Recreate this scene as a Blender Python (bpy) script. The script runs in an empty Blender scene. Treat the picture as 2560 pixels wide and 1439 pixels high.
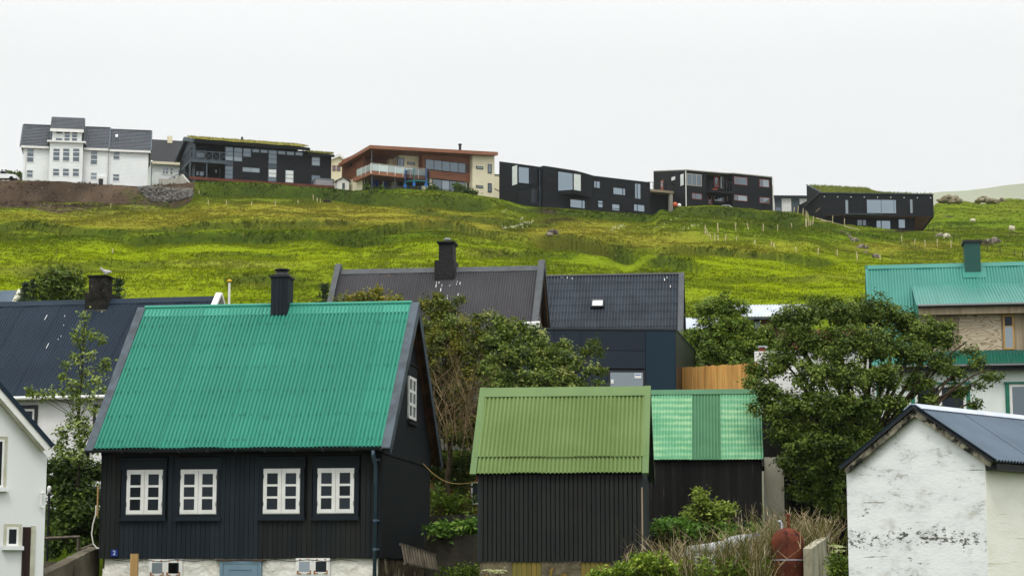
import bpy, bmesh, math, random
import numpy as np
from mathutils import Vector, Matrix

rnd = random.Random(7)
rng = np.random.default_rng(11)
C = bpy.context.scene.collection
SC = bpy.context.scene

# ------------------------------------------------------------------ camera
FPX = 5000.0                     # focal length in pixels of a 2560 wide picture
PITCH = math.atan(730.5 / FPX)   # the camera looks slightly uphill
CAMZ = 1.6
cam_d = bpy.data.cameras.new('camera')
cam_d.sensor_width = 36.0
cam_d.lens = 36.0 * FPX / 2560.0
cam_d.clip_start = 0.5
cam_d.clip_end = 16000.0
cam = bpy.data.objects.new('camera', cam_d)
cam.location = (0, 0, CAMZ)
cam.rotation_euler = (math.pi / 2 + PITCH, 0, 0)
C.objects.link(cam)
SC.camera = cam

# ------------------------------------------------------------------ light
SUN_EL, SUN_AZ = math.radians(60), math.radians(192)     # azimuth clockwise from +Y: behind the camera, a little left
SUN_STRENGTH, SUN_ANGLE = 1.5, 14.0
CLOUD_ZENITH, CLOUD_BASE = 2.5, .93
w = bpy.data.worlds.new('World')
SC.world = w
w.use_nodes = True
nt = w.node_tree
nt.nodes.clear()
nout = nt.nodes.new('ShaderNodeOutputWorld')
sky = nt.nodes.new('ShaderNodeTexSky')
sky.sky_type = 'NISHITA'
sky.sun_disc = False
sky.sun_elevation = SUN_EL
sky.sun_rotation = SUN_AZ
bg1 = nt.nodes.new('ShaderNodeBackground')
bg1.inputs[1].default_value = 0.004
nt.links.new(sky.outputs[0], bg1.inputs[0])
# the cloud layer of an overcast sky: even low down, brightest overhead
tc = nt.nodes.new('ShaderNodeTexCoord')
sep = nt.nodes.new('ShaderNodeSeparateXYZ')
nt.links.new(tc.outputs['Generated'], sep.inputs[0])
mr = nt.nodes.new('ShaderNodeMapRange')
mr.inputs['From Min'].default_value = 0.25
mr.inputs['From Max'].default_value = 1.0
mr.inputs['To Min'].default_value = CLOUD_BASE
mr.inputs['To Max'].default_value = CLOUD_ZENITH
nt.links.new(sep.outputs['Z'], mr.inputs['Value'])
nz = nt.nodes.new('ShaderNodeTexNoise')
nz.inputs['Scale'].default_value = 3.0
nz.inputs['Detail'].default_value = 3.0
mp = nt.nodes.new('ShaderNodeMapping')
mp.inputs['Scale'].default_value = (1, 1, 4)
nt.links.new(tc.outputs['Generated'], mp.inputs[0])
nt.links.new(mp.outputs[0], nz.inputs[0])
mr2 = nt.nodes.new('ShaderNodeMapRange')
mr2.inputs['To Min'].default_value = 0.95
mr2.inputs['To Max'].default_value = 1.025
nt.links.new(nz.outputs[0], mr2.inputs['Value'])
mul = nt.nodes.new('ShaderNodeMath')
mul.operation = 'MULTIPLY'
nt.links.new(mr.outputs[0], mul.inputs[0])
nt.links.new(mr2.outputs[0], mul.inputs[1])
bg2 = nt.nodes.new('ShaderNodeBackground')
bg2.inputs[0].default_value = (0.985, 1.0, 0.99, 1)
nt.links.new(mul.outputs[0], bg2.inputs[1])
add = nt.nodes.new('ShaderNodeAddShader')
nt.links.new(bg1.outputs[0], add.inputs[0])
nt.links.new(bg2.outputs[0], add.inputs[1])
nt.links.new(add.outputs[0], nout.inputs[0])

sl = bpy.data.lights.new('sun', 'SUN')
sl.energy = SUN_STRENGTH
sl.angle = math.radians(SUN_ANGLE)
sl.color = (1.0, 0.96, 0.9)
so = bpy.data.objects.new('sun', sl)
C.objects.link(so)
sd = Vector((math.sin(SUN_AZ) * math.cos(SUN_EL), math.cos(SUN_AZ) * math.cos(SUN_EL), math.sin(SUN_EL)))
so.location = sd * 100
so.rotation_euler = (-sd).to_track_quat('-Z', 'Y').to_euler()

SC.render.engine = 'CYCLES'
SC.view_settings.view_transform = 'Standard'
SC.view_settings.look = 'None'
SC.view_settings.exposure = 0.0
SC.view_settings.gamma = 1.0
SC.view_settings.use_curve_mapping = False
SC.cycles.max_bounces = 6
SC.cycles.diffuse_bounces = 3
SC.cycles.glossy_bounces = 3
SC.cycles.transmission_bounces = 4
SC.cycles.transparent_max_bounces = 6
SC.cycles.volume_bounces = 0
SC.cycles.caustics_reflective = False
SC.cycles.caustics_refractive = False

# ------------------------------------------------------------------ measuring: bearings of the photograph to points of the place
ST, CT = math.sin(PITCH), math.cos(PITCH)
CAMP = Vector((0, 0, CAMZ))


def ray(u, v):
    dx, dz = (u - 1280) / FPX, (719.5 - v) / FPX
    return Vector((dx, CT - ST * dz, ST + CT * dz))


def pix(u, v, Y):
    d = ray(u, v)
    return CAMP + d * (Y / d.y)


def tel(v):
    dz = (719.5 - np.asarray(v, float)) / FPX
    return (ST + CT * dz) / (CT - ST * dz)


class Frame:
    """A building's own axes: x along its front, y into its depth, z up."""

    def __init__(s, O, yaw_deg):
        s.O = Vector(O)
        s.yaw = math.radians(yaw_deg)
        c, n = math.cos(s.yaw), math.sin(s.yaw)
        s.ex, s.ey = Vector((c, n, 0)), Vector((-n, c, 0))

    def front(s, u, v, y=0.0):
        d = ray(u, v)
        t = ((s.O + s.ey * y - CAMP).dot(s.ey)) / d.dot(s.ey)
        q = CAMP + d * t - s.O
        return q.dot(s.ex), q.z

    def side(s, u, v, x=0.0):
        d = ray(u, v)
        t = ((s.O + s.ex * x - CAMP).dot(s.ex)) / d.dot(s.ex)
        q = CAMP + d * t - s.O
        return q.dot(s.ey), q.z

    def fx(s, u, v=1200, y=0.0):
        return s.front(u, v, y)[0]

    def fz(s, u, v, y=0.0):
        return s.front(u, v, y)[1]

    def world(s, p):
        return s.O + s.ex * p[0] + s.ey * p[1] + Vector((0, 0, p[2]))


def frame_at(u, v, Y, yaw, zbase=None):
    P = pix(u, v, Y)
    if zbase is not None:
        P.z = zbase
    return Frame(P, yaw)


# ------------------------------------------------------------------ mesh building
class MB:
    def __init__(s):
        s.v, s.f = [], []

    def poly(s, pts):
        k = len(s.v)
        s.v += [tuple(p) for p in pts]
        s.f.append(tuple(range(k, k + len(pts))))
        return s

    def hexa(s, b, t):
        k = len(s.v)
        s.v += [tuple(p) for p in b] + [tuple(p) for p in t]
        s.f += [(k + 3, k + 2, k + 1, k), (k + 4, k + 5, k + 6, k + 7)]
        for i in range(4):
            j = (i + 1) % 4
            s.f.append((k + i, k + j, k + 4 + j, k + 4 + i))
        return s

    def box(s, x0, x1, y0, y1, z0, z1):
        return s.hexa([(x0, y0, z0), (x1, y0, z0), (x1, y1, z0), (x0, y1, z0)],
                      [(x0, y0, z1), (x1, y0, z1), (x1, y1, z1), (x0, y1, z1)])

    def obox(s, o, a, b, c):
        o, a, b, c = Vector(o), Vector(a), Vector(b), Vector(c)
        return s.hexa([o, o + a, o + a + b, o + b], [o + c, o + a + c, o + a + b + c, o + b + c])

    def prism(s, pts, d):
        """closed polygon pts swept by vector d"""
        n = len(pts)
        k = len(s.v)
        d = Vector(d)
        s.v += [tuple(p) for p in pts] + [tuple(Vector(p) + d) for p in pts]
        s.f += [tuple(range(k + n - 1, k - 1, -1)), tuple(range(k + n, k + 2 * n))]
        for i in range(n):
            j = (i + 1) % n
            s.f.append((k + i, k + j, k + n + j, k + n + i))
        return s

    def tube(s, pts, r, n=6, cap=True):
        pts = [Vector(p) for p in pts]
        rs = list(r) if hasattr(r, '__len__') else [r] * len(pts)
        k = len(s.v)
        prev = None
        for i, p in enumerate(pts):
            t = (pts[min(i + 1, len(pts) - 1)] - pts[max(i - 1, 0)])
            if t.length < 1e-9:
                t = Vector((0, 0, 1))
            t.normalize()
            a = prev if prev is not None else (Vector((1, 0, 0)) if abs(t.x) < .8 else Vector((0, 1, 0)))
            a = a - t * a.dot(t)
            if a.length < 1e-6:
                a = t.orthogonal()
            a.normalize()
            prev = a
            b = t.cross(a)
            for j in range(n):
                an = 2 * math.pi * j / n
                s.v.append(tuple(p + (a * math.cos(an) + b * math.sin(an)) * rs[i]))
        for i in range(len(pts) - 1):
            for j in range(n):
                j2 = (j + 1) % n
                s.f.append((k + i * n + j, k + i * n + j2, k + (i + 1) * n + j2, k + (i + 1) * n + j))
        if cap:
            s.f.append(tuple(range(k + n - 1, k - 1, -1)))
            e = k + (len(pts) - 1) * n
            s.f.append(tuple(range(e, e + n)))
        return s

    def lathe(s, o, prof, n=14):
        """prof: list of (r, z) going up"""
        k = len(s.v)
        for r, z in prof:
            for j in range(n):
                an = 2 * math.pi * j / n
                s.v.append((o[0] + r * math.cos(an), o[1] + r * math.sin(an), o[2] + z))
        for i in range(len(prof) - 1):
            for j in range(n):
                j2 = (j + 1) % n
                s.f.append((k + i * n + j, k + i * n + j2, k + (i + 1) * n + j2, k + (i + 1) * n + j))
        s.f.append(tuple(range(k + n - 1, k - 1, -1)))
        e = k + (len(prof) - 1) * n
        s.f.append(tuple(range(e, e + n)))
        return s

    def mesh(s, name, m, smooth=False):
        me = bpy.data.meshes.new(name)
        me.from_pydata(s.v, [], s.f)
        if m is not None:
            me.materials.append(m)
        if smooth:
            me.polygons.foreach_set('use_smooth', [True] * len(me.polygons))
        me.update()
        return me

    def build(s, name, m, parent=None, smooth=False):
        return link(name, s.mesh(name, m, smooth), parent)


def link(name, me, parent=None, loc=None):
    o = bpy.data.objects.new(name, me)
    C.objects.link(o)
    if parent is not None:
        o.parent = parent
    if loc is not None:
        o.location = loc
    return o


_ub = {}


def slab(name, m, parent, x0, x1, y0, y1, z0, z1):
    """a plain board: shared unit mesh, placed and sized as an object"""
    if m.name not in _ub:
        _ub[m.name] = MB().box(-.5, .5, -.5, .5, -.5, .5).mesh('board', m)
    o = link(name, _ub[m.name], parent, ((x0 + x1) / 2, (y0 + y1) / 2, (z0 + z1) / 2))
    o.scale = (abs(x1 - x0), abs(y1 - y0), abs(z1 - z0))
    return o


def tag(o, label=None, cat=None, group=None, kind=None):
    if label:
        o['label'] = label
    if cat:
        o['category'] = cat
    if group:
        o['group'] = group
    if kind:
        o['kind'] = kind
    return o


def thing(name, label, cat, loc=(0, 0, 0), yaw=0.0, group=None):
    o = bpy.data.objects.new(name, None)
    o.empty_display_size = .3
    C.objects.link(o)
    o.location = loc
    o.rotation_euler = (0, 0, yaw)
    return tag(o, label, cat, group)


def house(name, label, cat, F, group=None):
    return thing(name, label, cat, F.O, F.yaw, group)


def fast_mesh(name, verts, quads, m, cols=None, smooth=False):
    """numpy quads/tris to mesh with an optional colour per vertex"""
    me = bpy.data.meshes.new(name)
    nv, nf, k = len(verts), len(quads), quads.shape[1]
    me.vertices.add(nv)
    me.vertices.foreach_set('co', np.ascontiguousarray(verts, dtype=np.float32).ravel())
    me.loops.add(nf * k)
    me.loops.foreach_set('vertex_index', np.ascontiguousarray(quads, dtype=np.int32).ravel())
    me.polygons.add(nf)
    me.polygons.foreach_set('loop_start', np.arange(0, nf * k, k, dtype=np.int32))
    if smooth:
        me.polygons.foreach_set('use_smooth', np.ones(nf, dtype=bool))
    me.materials.append(m)
    me.update(calc_edges=True)
    if cols is not None:
        at = me.color_attributes.new('Col', 'FLOAT_COLOR', 'POINT')
        c4 = np.ones((nv, 4), dtype=np.float32)
        c4[:, :3] = cols
        at.data.foreach_set('color', c4.ravel())
    return me


# ------------------------------------------------------------------ materials
def srgb(r, g, b):
    def f(c):
        c /= 255.0
        return c / 12.92 if c <= .04045 else ((c + .055) / 1.055) ** 2.4
    return (f(r), f(g), f(b))


def pmat(name, c, c2=None, scale=2.0, rough=.8, spec=.3, bump=0.0, bscale=40.0, aniso=(1, 1, 1), var=0.0,
         metal=0.0, spots=(), detail=5.0):
    """painted or natural surface: two tones over noise, optional stains (colour, scale, threshold, softness, stretch),
    fine relief, and a slight difference from piece to piece"""
    m = bpy.data.materials.new(name)
    m.use_nodes = True
    t = m.node_tree
    N, L = t.nodes, t.links
    b = N['Principled BSDF']
    b.inputs['Roughness'].default_value = rough
    b.inputs['Specular IOR Level'].default_value = spec
    b.inputs['Metallic'].default_value = metal
    geo = N.new('ShaderNodeNewGeometry')

    def noise(sc, st, det=detail, ro=.5):
        mp = N.new('ShaderNodeMapping')
        mp.inputs['Scale'].default_value = (sc * st[0], sc * st[1], sc * st[2])
        L.new(geo.outputs['Position'], mp.inputs[0])
        n = N.new('ShaderNodeTexNoise')
        n.inputs['Scale'].default_value = 1.0
        n.inputs['Detail'].default_value = det
        n.inputs['Roughness'].default_value = ro
        L.new(mp.outputs[0], n.inputs[0])
        return n.outputs[0]

    def rgb(col):
        x = N.new('ShaderNodeRGB')
        x.outputs[0].default_value = (*col, 1)
        return x.outputs[0]

    def mix(fac, a, bb):
        x = N.new('ShaderNodeMix')
        x.data_type = 'RGBA'
        L.new(fac, x.inputs[0])
        L.new(a, x.inputs[6])
        L.new(bb, x.inputs[7])
        return x.outputs[2]

    def rampf(src, lo, hi):
        x = N.new('ShaderNodeMapRange')
        x.interpolation_type = 'SMOOTHSTEP'
        x.inputs['From Min'].default_value = lo
        x.inputs['From Max'].default_value = hi
        L.new(src, x.inputs[0])
        return x.outputs[0]

    col = rgb(c)
    if c2 is not None:
        col = mix(rampf(noise(scale, aniso), .3, .7), col, rgb(c2))
    for (sc_, ss, th, so_, st, *ro) in spots:
        col = mix(rampf(noise(ss, st, 10 if ro else detail, ro[0] if ro else .5), th, th + so_), col, rgb(sc_))
    if var:
        oi = N.new('ShaderNodeObjectInfo')
        mrr = N.new('ShaderNodeMapRange')
        mrr.inputs['To Min'].default_value = 1 - var
        mrr.inputs['To Max'].default_value = 1 + var
        L.new(oi.outputs['Random'], mrr.inputs[0])
        hv = N.new('ShaderNodeHueSaturation')
        L.new(mrr.outputs[0], hv.inputs['Value'])
        L.new(col, hv.inputs['Color'])
        col = hv.outputs[0]
    L.new(col, b.inputs['Base Color'])
    if bump:
        bp = N.new('ShaderNodeBump')
        bp.inputs['Strength'].default_value = 1.0
        bp.inputs['Distance'].default_value = bump
        L.new(noise(bscale, aniso, 4), bp.inputs['Height'])
        L.new(bp.outputs[0], b.inputs['Normal'])
    return m


def glassmat(name, c, refl=.1, rough=.03, var=.25):
    """a pane: the dim room behind it and the sky mirrored in it"""
    m = bpy.data.materials.new(name)
    m.use_nodes = True
    t = m.node_tree
    N, L = t.nodes, t.links
    b = N['Principled BSDF']
    b.inputs['Base Color'].default_value = (*c, 1)
    oi = N.new('ShaderNodeObjectInfo')
    mv = N.new('ShaderNodeMapRange')
    mv.inputs['To Min'].default_value = 1 - var
    mv.inputs['To Max'].default_value = 1 + var
    L.new(oi.outputs['Random'], mv.inputs[0])
    hv = N.new('ShaderNodeHueSaturation')
    hv.inputs['Color'].default_value = (*c, 1)
    L.new(mv.outputs[0], hv.inputs['Value'])
    L.new(hv.outputs[0], b.inputs['Base Color'])
    b.inputs['Roughness'].default_value = .6
    b.inputs['Specular IOR Level'].default_value = 0
    g = N.new('ShaderNodeBsdfGlossy')
    g.inputs['Roughness'].default_value = rough
    g.inputs['Color'].default_value = (.74, .88, 1, 1)
    lw = N.new('ShaderNodeFresnel')
    lw.inputs['IOR'].default_value = 1.5
    ad = N.new('ShaderNodeMath')
    ad.operation = 'ADD'
    ad.use_clamp = True
    ad.inputs[1].default_value = refl
    L.new(lw.outputs[0], ad.inputs[0])
    mx = N.new('ShaderNodeMixShader')
    L.new(ad.outputs[0], mx.inputs[0])
    L.new(b.outputs[0], mx.inputs[1])
    L.new(g.outputs[0], mx.inputs[2])
    L.new(mx.outputs[0], N['Material Output'].inputs[0])
    return m


def leafmat(name, trans=.3, rough=.5, spec=.35, noise_scale=0.0):
    """leaves and grass: the colour of each leaf from the mesh, some light through the blade"""
    m = bpy.data.materials.new(name)
    m.use_nodes = True
    t = m.node_tree
    N, L = t.nodes, t.links
    b = N['Principled BSDF']
    b.inputs['Roughness'].default_value = rough
    b.inputs['Specular IOR Level'].default_value = spec
    a = N.new('ShaderNodeAttribute')
    a.attribute_name = 'Col'
    src = a.outputs['Color']
    L.new(src, b.inputs['Base Color'])
    if trans > 0:
        tr = N.new('ShaderNodeBsdfTranslucent')
        L.new(src, tr.inputs[0])
        mx = N.new('ShaderNodeMixShader')
        mx.inputs[0].default_value = trans
        L.new(b.outputs[0], mx.inputs[1])
        L.new(tr.outputs[0], mx.inputs[2])
        L.new(mx.outputs[0], N['Material Output'].inputs[0])
    return m


M = {}
V1 = (1, 1, 1)
M['roof_green'] = pmat('green_roof_paint', srgb(44, 124, 104), srgb(39, 117, 98), .5, .5, .15, spots=[(srgb(26, 100, 82), 5, .56, .3, (1, 1, .12))], var=.06)
M['cap_green'] = pmat('green_cap_paint', srgb(44, 132, 110), srgb(52, 142, 120), 1.2, .45, .25)
M['trim_slate'] = pmat('slate_blue_trim', srgb(70, 82, 92), srgb(48, 56, 62), 2.2, .6, .3, bump=.004, spots=[(srgb(28, 32, 34), 5, .68, .1, V1)])
M['black_blue'] = pmat('blue_black_boards', srgb(28, 36, 43), srgb(33, 41, 47), 1.5, .65, .12, bump=.003, bscale=30, aniso=(1, 1, .1), var=.14)
M['black_brown'] = pmat('brown_black_boards', srgb(37, 38, 36), srgb(30, 34, 36), 1.5, .7, .12, bump=.003, bscale=30, aniso=(1, 1, .1), var=.14,
                        spots=[(srgb(88, 86, 76), 14, .74, .05, (1, 1, .2))])
M['black_gable'] = pmat('black_gable_boards', srgb(29, 32, 36), srgb(24, 29, 34), .8, .65, .12)
M['gutter_black'] = pmat('black_gutter', srgb(24, 30, 36), srgb(32, 38, 44), 3, .35, .5)
M['pipe_blue'] = pmat('blue_grey_pipe', srgb(60, 82, 98), srgb(72, 92, 106), 3, .4, .5)
M['white_paint'] = pmat('white_paint', srgb(226, 226, 222), srgb(214, 214, 210), 3, .5, .4)
M['soffit_brown'] = pmat('brown_wood', srgb(96, 66, 38), srgb(70, 46, 28), 4, .8, .2, aniso=(1, 1, .2))
M['lime_white'] = pmat('rough_limewash', srgb(238, 237, 230), srgb(220, 216, 204), 1.2, .9, .1, bump=.04, bscale=9, detail=9,
                       spots=[(srgb(132, 118, 88), 4.5, .68, .16, V1), (srgb(100, 88, 66), 12, .72, .08, (1, 1, .5))])
M['old_stone'] = pmat('old_render', srgb(92, 80, 58), srgb(50, 44, 34), 3, .95, .1, bump=.05, bscale=8, detail=9,
                      spots=[(srgb(168, 158, 128), 2.6, .58, .1, (1, 1, .6)), (srgb(40, 34, 28), 6, .62, .08, V1)])
M['door_blue'] = pmat('grey_blue_door', srgb(112, 138, 154), srgb(104, 130, 146), 2, .45, .4)
M['rust'] = pmat('rust', srgb(176, 116, 44), srgb(120, 70, 30), 30, .9, .1)
M['plate_blue'] = pmat('blue_enamel', srgb(8, 50, 140), None, 2, .3, .5)
M['post_wood'] = pmat('new_timber', srgb(190, 156, 104), srgb(164, 130, 84), 5, .8, .2, aniso=(1, 1, .12))
M['grey_wood'] = pmat('weathered_timber', srgb(112, 104, 90), srgb(70, 64, 56), 6, .9, .15, aniso=(1, 1, .2), var=.15)
M['olive'] = pmat('olive_roof_paint', srgb(102, 122, 72), srgb(93, 113, 64), .7, .65, .12, var=.03, spots=[(srgb(96, 118, 70), 8, .62, .2, (1, 1, .15)), (srgb(160, 134, 116), 9, .72, .05, (1, 1, .6))])
M['olive_cap'] = pmat('olive_cap_paint', srgb(100, 121, 76), srgb(90, 114, 71), 1.5, .6, .15)
M['shed_black'] = pmat('tarred_battens', srgb(34, 36, 35), srgb(28, 30, 30), 2, .7, .25, var=.15, spots=[(srgb(112, 100, 70), 16, .755, .04, (1, 1, .12))])
M['shed_gap'] = pmat('tarred_backing', srgb(12, 13, 13), None, 1, .9, .1)
M['shed_blueblack'] = pmat('blue_black_side', srgb(34, 40, 44), srgb(40, 46, 50), 1, .6, .3, aniso=(3, 3, .1))
M['stone_lichen'] = pmat('lichen_stone', srgb(118, 110, 88), srgb(78, 72, 58), 2.5, .95, .1, bump=.05, bscale=7, spots=[(srgb(150, 122, 52), 5, .6, .1, V1), (srgb(170, 164, 146), 8, .66, .08, V1)])
M['yellow_board'] = pmat('yellow_green_boards', srgb(128, 108, 52), srgb(106, 100, 50), 3, .8, .2, aniso=(1, 1, .15), var=.12)
M['patchy_light'] = pmat('faded_green_sheet', srgb(98, 154, 118), srgb(84, 144, 106), 2, .6, .15)
M['patchy_dark'] = pmat('deep_green_sheet', srgb(58, 110, 73), srgb(51, 101, 67), 2, .55, .35, spots=[(srgb(170, 190, 150), 14, .78, .04, V1)])
M['tar_wood'] = pmat('weathered_tar_boards', srgb(30, 29, 28), srgb(20, 20, 20), 2, .85, .15, bump=.004, aniso=(1, 1, .1), var=.25, spots=[(srgb(84, 80, 72), 5, .56, .2, (2.2, 2.2, .22), .7)])
M['concrete'] = pmat('old_concrete', srgb(112, 106, 92), srgb(82, 76, 64), 1.3, .95, .1, bump=.015, bscale=14, spots=[(srgb(44, 42, 36), 2.5, .6, .18, (1, 1, .4))])
M['concrete_dark'] = pmat('damp_concrete', srgb(74, 70, 60), srgb(52, 50, 44), 1.4, .95, .1, bump=.015, bscale=14, spots=[(srgb(28, 28, 24), 2.2, .55, .2, (1, 1, .5)), (srgb(96, 96, 40), 5, .7, .1, V1)])
M['concrete_pale'] = pmat('pale_concrete', srgb(196, 194, 178), srgb(172, 168, 150), 1.5, .95, .1, bump=.01, bscale=20, aniso=(1, 1, .4), spots=[(srgb(104, 98, 80), 2.4, .57, .12, (1, 1, .6), .75)])
M['house_white'] = pmat('white_render', srgb(222, 224, 223), srgb(213, 216, 215), .7, .85, .15, bump=.003, bscale=30, aniso=(1, 1, .3), spots=[(srgb(186, 190, 184), 3, .68, .2, (1, 1, .15))])
M['verge_cream'] = pmat('cream_verge', srgb(190, 190, 172), srgb(166, 164, 144), 3, .8, .2)
M['dark_blue_roof'] = pmat('dark_blue_sheet', srgb(32, 45, 58), srgb(26, 38, 50), .5, .6, .1, spots=[(srgb(26, 38, 50), 5, .6, .2, (1, 1, .1)), (srgb(196, 200, 204), 9, .79, .03, (1.5, 1.5, .35))])
M['white_corr'] = pmat('white_sheet', srgb(224, 222, 222), srgb(212, 212, 212), 1, .6, .3)
M['black_trim'] = pmat('black_trim', srgb(18, 21, 26), srgb(24, 27, 32), 2, .5, .4)
M['chimney_old'] = pmat('sooty_chimney', srgb(48, 46, 42), srgb(22, 22, 21), 4, .95, .1, bump=.02, bscale=14, spots=[(srgb(100, 96, 86), 7, .66, .1, V1), (srgb(84, 76, 30), 9, .72, .06, V1)])
M['tar_stone'] = pmat('tarred_stone', srgb(24, 25, 25), srgb(15, 16, 16), 5, .7, .3, bump=.03, bscale=8, spots=[(srgb(74, 74, 62), 9, .72, .06, V1)])
M['brown_roof'] = pmat('brown_black_sheet', srgb(64, 63, 66), srgb(55, 54, 57), .5, .6, .12, spots=[(srgb(88, 76, 70), 4, .62, .2, (1, 1, .1)), (srgb(206, 206, 204), 8, .79, .03, (1.2, 1.2, .5))])
M['brown_trim'] = pmat('grey_black_trim', srgb(66, 70, 74), srgb(54, 58, 62), 3, .55, .35)
M['tile_roof'] = pmat('slate_grey_tiles', srgb(62, 70, 79), srgb(50, 57, 65), 1.4, .5, .25, spots=[(srgb(92, 76, 70), 14, .66, .1, (1, 1, .2))], var=.05)
M['gable_grey'] = pmat('grey_render', srgb(104, 104, 98), srgb(92, 92, 86), 2, .9, .1)
M['panel_navy'] = pmat('navy_panel', srgb(28, 38, 50), srgb(31, 42, 54), .4, .5, .2, var=.1)
M['panel_teal'] = pmat('teal_blue_panel', srgb(20, 42, 56), srgb(22, 45, 59), .4, .5, .2)
M['panel_black'] = pmat('black_panel', srgb(34, 34, 36), srgb(30, 34, 34), .6, .35, .5)
M['fence_wood'] = pmat('honey_boards', srgb(212, 164, 96), srgb(190, 140, 78), 5, .75, .2, aniso=(1, 1, .1), var=.16, spots=[(srgb(110, 76, 42), 18, .74, .06, (1, 1, .5))])
M['teal_roof'] = pmat('teal_sheet', srgb(54, 124, 112), srgb(48, 116, 104), .5, .4, .2, spots=[(srgb(190, 200, 190), 12, .79, .03, (1, 1, .7))])
M['teal_dark'] = pmat('dark_teal_metal', srgb(12, 92, 74), srgb(10, 84, 68), 1, .35, .5)
M['chimney_green'] = pmat('bottle_green_metal', srgb(16, 74, 66), srgb(14, 68, 62), 1, .4, .4)
M['raw_board'] = pmat('raw_grey_boards', srgb(160, 146, 124), srgb(136, 122, 102), 4, .9, .1, aniso=(2, 2, .08), var=.08)
M['plywood'] = None
M['pine'] = pmat('yellow_pine', srgb(186, 150, 96), srgb(160, 124, 76), 6, .8, .2, aniso=(1, 1, .2))
M['wall_pale'] = pmat('pale_grey_sheet', srgb(220, 226, 222), srgb(206, 214, 210), .8, .6, .3)
M['green_trim'] = pmat('green_trim', srgb(22, 110, 88), srgb(18, 96, 78), 3, .5, .4)
M['shed_white'] = pmat('flaking_whitewash', srgb(234, 236, 236), srgb(222, 225, 226), 1.6, .9, .1, bump=.005, bscale=10, aniso=(1, 1, 2.2), detail=8,
                       spots=[(srgb(192, 190, 182), 2.2, .56, .25, (1, 1, 1.4)), (srgb(160, 158, 150), 1.6, .535, .13, (1, 1, 2.2), .8), (srgb(66, 62, 52), 1.1, .605, .035, (.8, .8, 2.0), .82), (srgb(128, 124, 112), 1.0, .655, .03, (.5, .5, 13), .6), (srgb(188, 140, 80), 7, .775, .03, (3, 3, .35))])
M['side_white'] = pmat('cream_whitewash', srgb(238, 238, 228), srgb(230, 229, 216), 1.2, .9, .1, bump=.004, bscale=10, aniso=(1, 1, 2.4), spots=[(srgb(196, 190, 168), 1.0, .62, .08, (.5, .5, 11), .6)])
M['shed_verge'] = pmat('flaking_verge', srgb(142, 138, 120), srgb(74, 70, 60), 7, .9, .1, aniso=(1, 1, 1), spots=[(srgb(30, 30, 28), 4, .5, .08, V1, .7)])
M['steel_roof'] = pmat('steel_blue_sheet', srgb(76, 92, 108), srgb(64, 80, 96), 1, .45, .25)
M['zinc'] = pmat('pale_zinc', srgb(176, 182, 196), srgb(160, 168, 184), 2, .4, .5)
M['old_wall'] = pmat('weathered_pale_wall', srgb(166, 162, 142), srgb(128, 122, 102), 1.8, .95, .1, bump=.02, bscale=12, aniso=(1, 1, .5), spots=[(srgb(70, 66, 54), 2.4, .56, .1, (1, 1, .4), .7)])
M['rust_red'] = pmat('rusty_red_tank', srgb(116, 64, 47), srgb(80, 44, 35), 2.2, .9, .05, bump=.004, spots=[(srgb(50, 32, 28), 2.6, .54, .06, (1.6, 1.6, .35), .65), (srgb(186, 112, 84), 10, .7, .08, V1)])
M['boat_grey'] = pmat('pale_grey_hull', srgb(176, 180, 182), srgb(156, 160, 164), 2, .5, .35)
M['boat_cap'] = pmat('slate_blue_cap', srgb(70, 92, 120), None, 1, .5, .3)
M['pane_near'] = glassmat('dark_window_pane', (.012, .015, .019), -.018, .02, .9)
M['pane_far'] = glassmat('sky_lit_window_pane', (.035, .045, .055), .13, .04)
M['pane_blue'] = glassmat('large_window_pane', (.05, .07, .09), .30, .03)
M['pane_white'] = pmat('opaque_white_pane', srgb(214, 218, 216), srgb(200, 206, 206), 1, .4, .5)  # opaque white; on the folded house's corner pane a painted reflection
M['pane_pale'] = glassmat('pale_window_pane', (.16, .18, .19), .16, .05)
M['frame_red'] = pmat('red_brown_frame', srgb(128, 64, 44), None, 1, .6, .3)
M['frame_beige'] = pmat('beige_frame', srgb(170, 162, 148), None, 1, .6, .3)
M['hill_white'] = pmat('white_clapboard', srgb(228, 231, 230), srgb(220, 224, 224), .5, .6, .3)
M['hill_black'] = pmat('black_clapboard', srgb(31, 33, 36), srgb(26, 28, 31), .6, .7, .1)
M['hill_black2'] = pmat('tarred_clapboard', srgb(29, 32, 36), srgb(24, 27, 30), .5, .7, .1, aniso=(.3, .3, 4))
M['hill_grey'] = pmat('blue_grey_timber', srgb(72, 84, 92), srgb(62, 73, 82), 1, .6, .3)
M['roof_slate'] = pmat('slate_pantiles', srgb(62, 68, 76), srgb(52, 57, 64), 1, .45, .4)
M['roof_felt'] = pmat('black_felt', srgb(34, 36, 40), None, 1, .7, .3)
M['concrete_wall'] = pmat('board_marked_concrete', srgb(168, 166, 156), srgb(150, 148, 138), .8, .9, .1, aniso=(2, 2, .2))
M['cream'] = pmat('cream_render', srgb(220, 212, 184), srgb(212, 204, 176), .6, .8, .2)
M['brown_clad'] = pmat('red_brown_cladding', srgb(130, 82, 56), srgb(112, 68, 46), .7, .6, .3, aniso=(.4, .4, 5))
M['brown_fascia'] = pmat('brown_fascia', srgb(140, 90, 64), srgb(128, 80, 56), 1, .5, .4)
M['brown_deck'] = pmat('red_brown_deck', srgb(104, 58, 42), srgb(84, 46, 34), 2, .7, .2)
M['rail_glass'] = glassmat('frosted_rail_glass', (.42, .47, .45), .10, .1)
M['beige_post'] = pmat('pale_stake', srgb(196, 184, 146), srgb(160, 148, 112), 3, .9, .1)
M['dark_post'] = pmat('dark_stake', srgb(62, 62, 50), srgb(48, 48, 40), 3, .9, .1)
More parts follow.
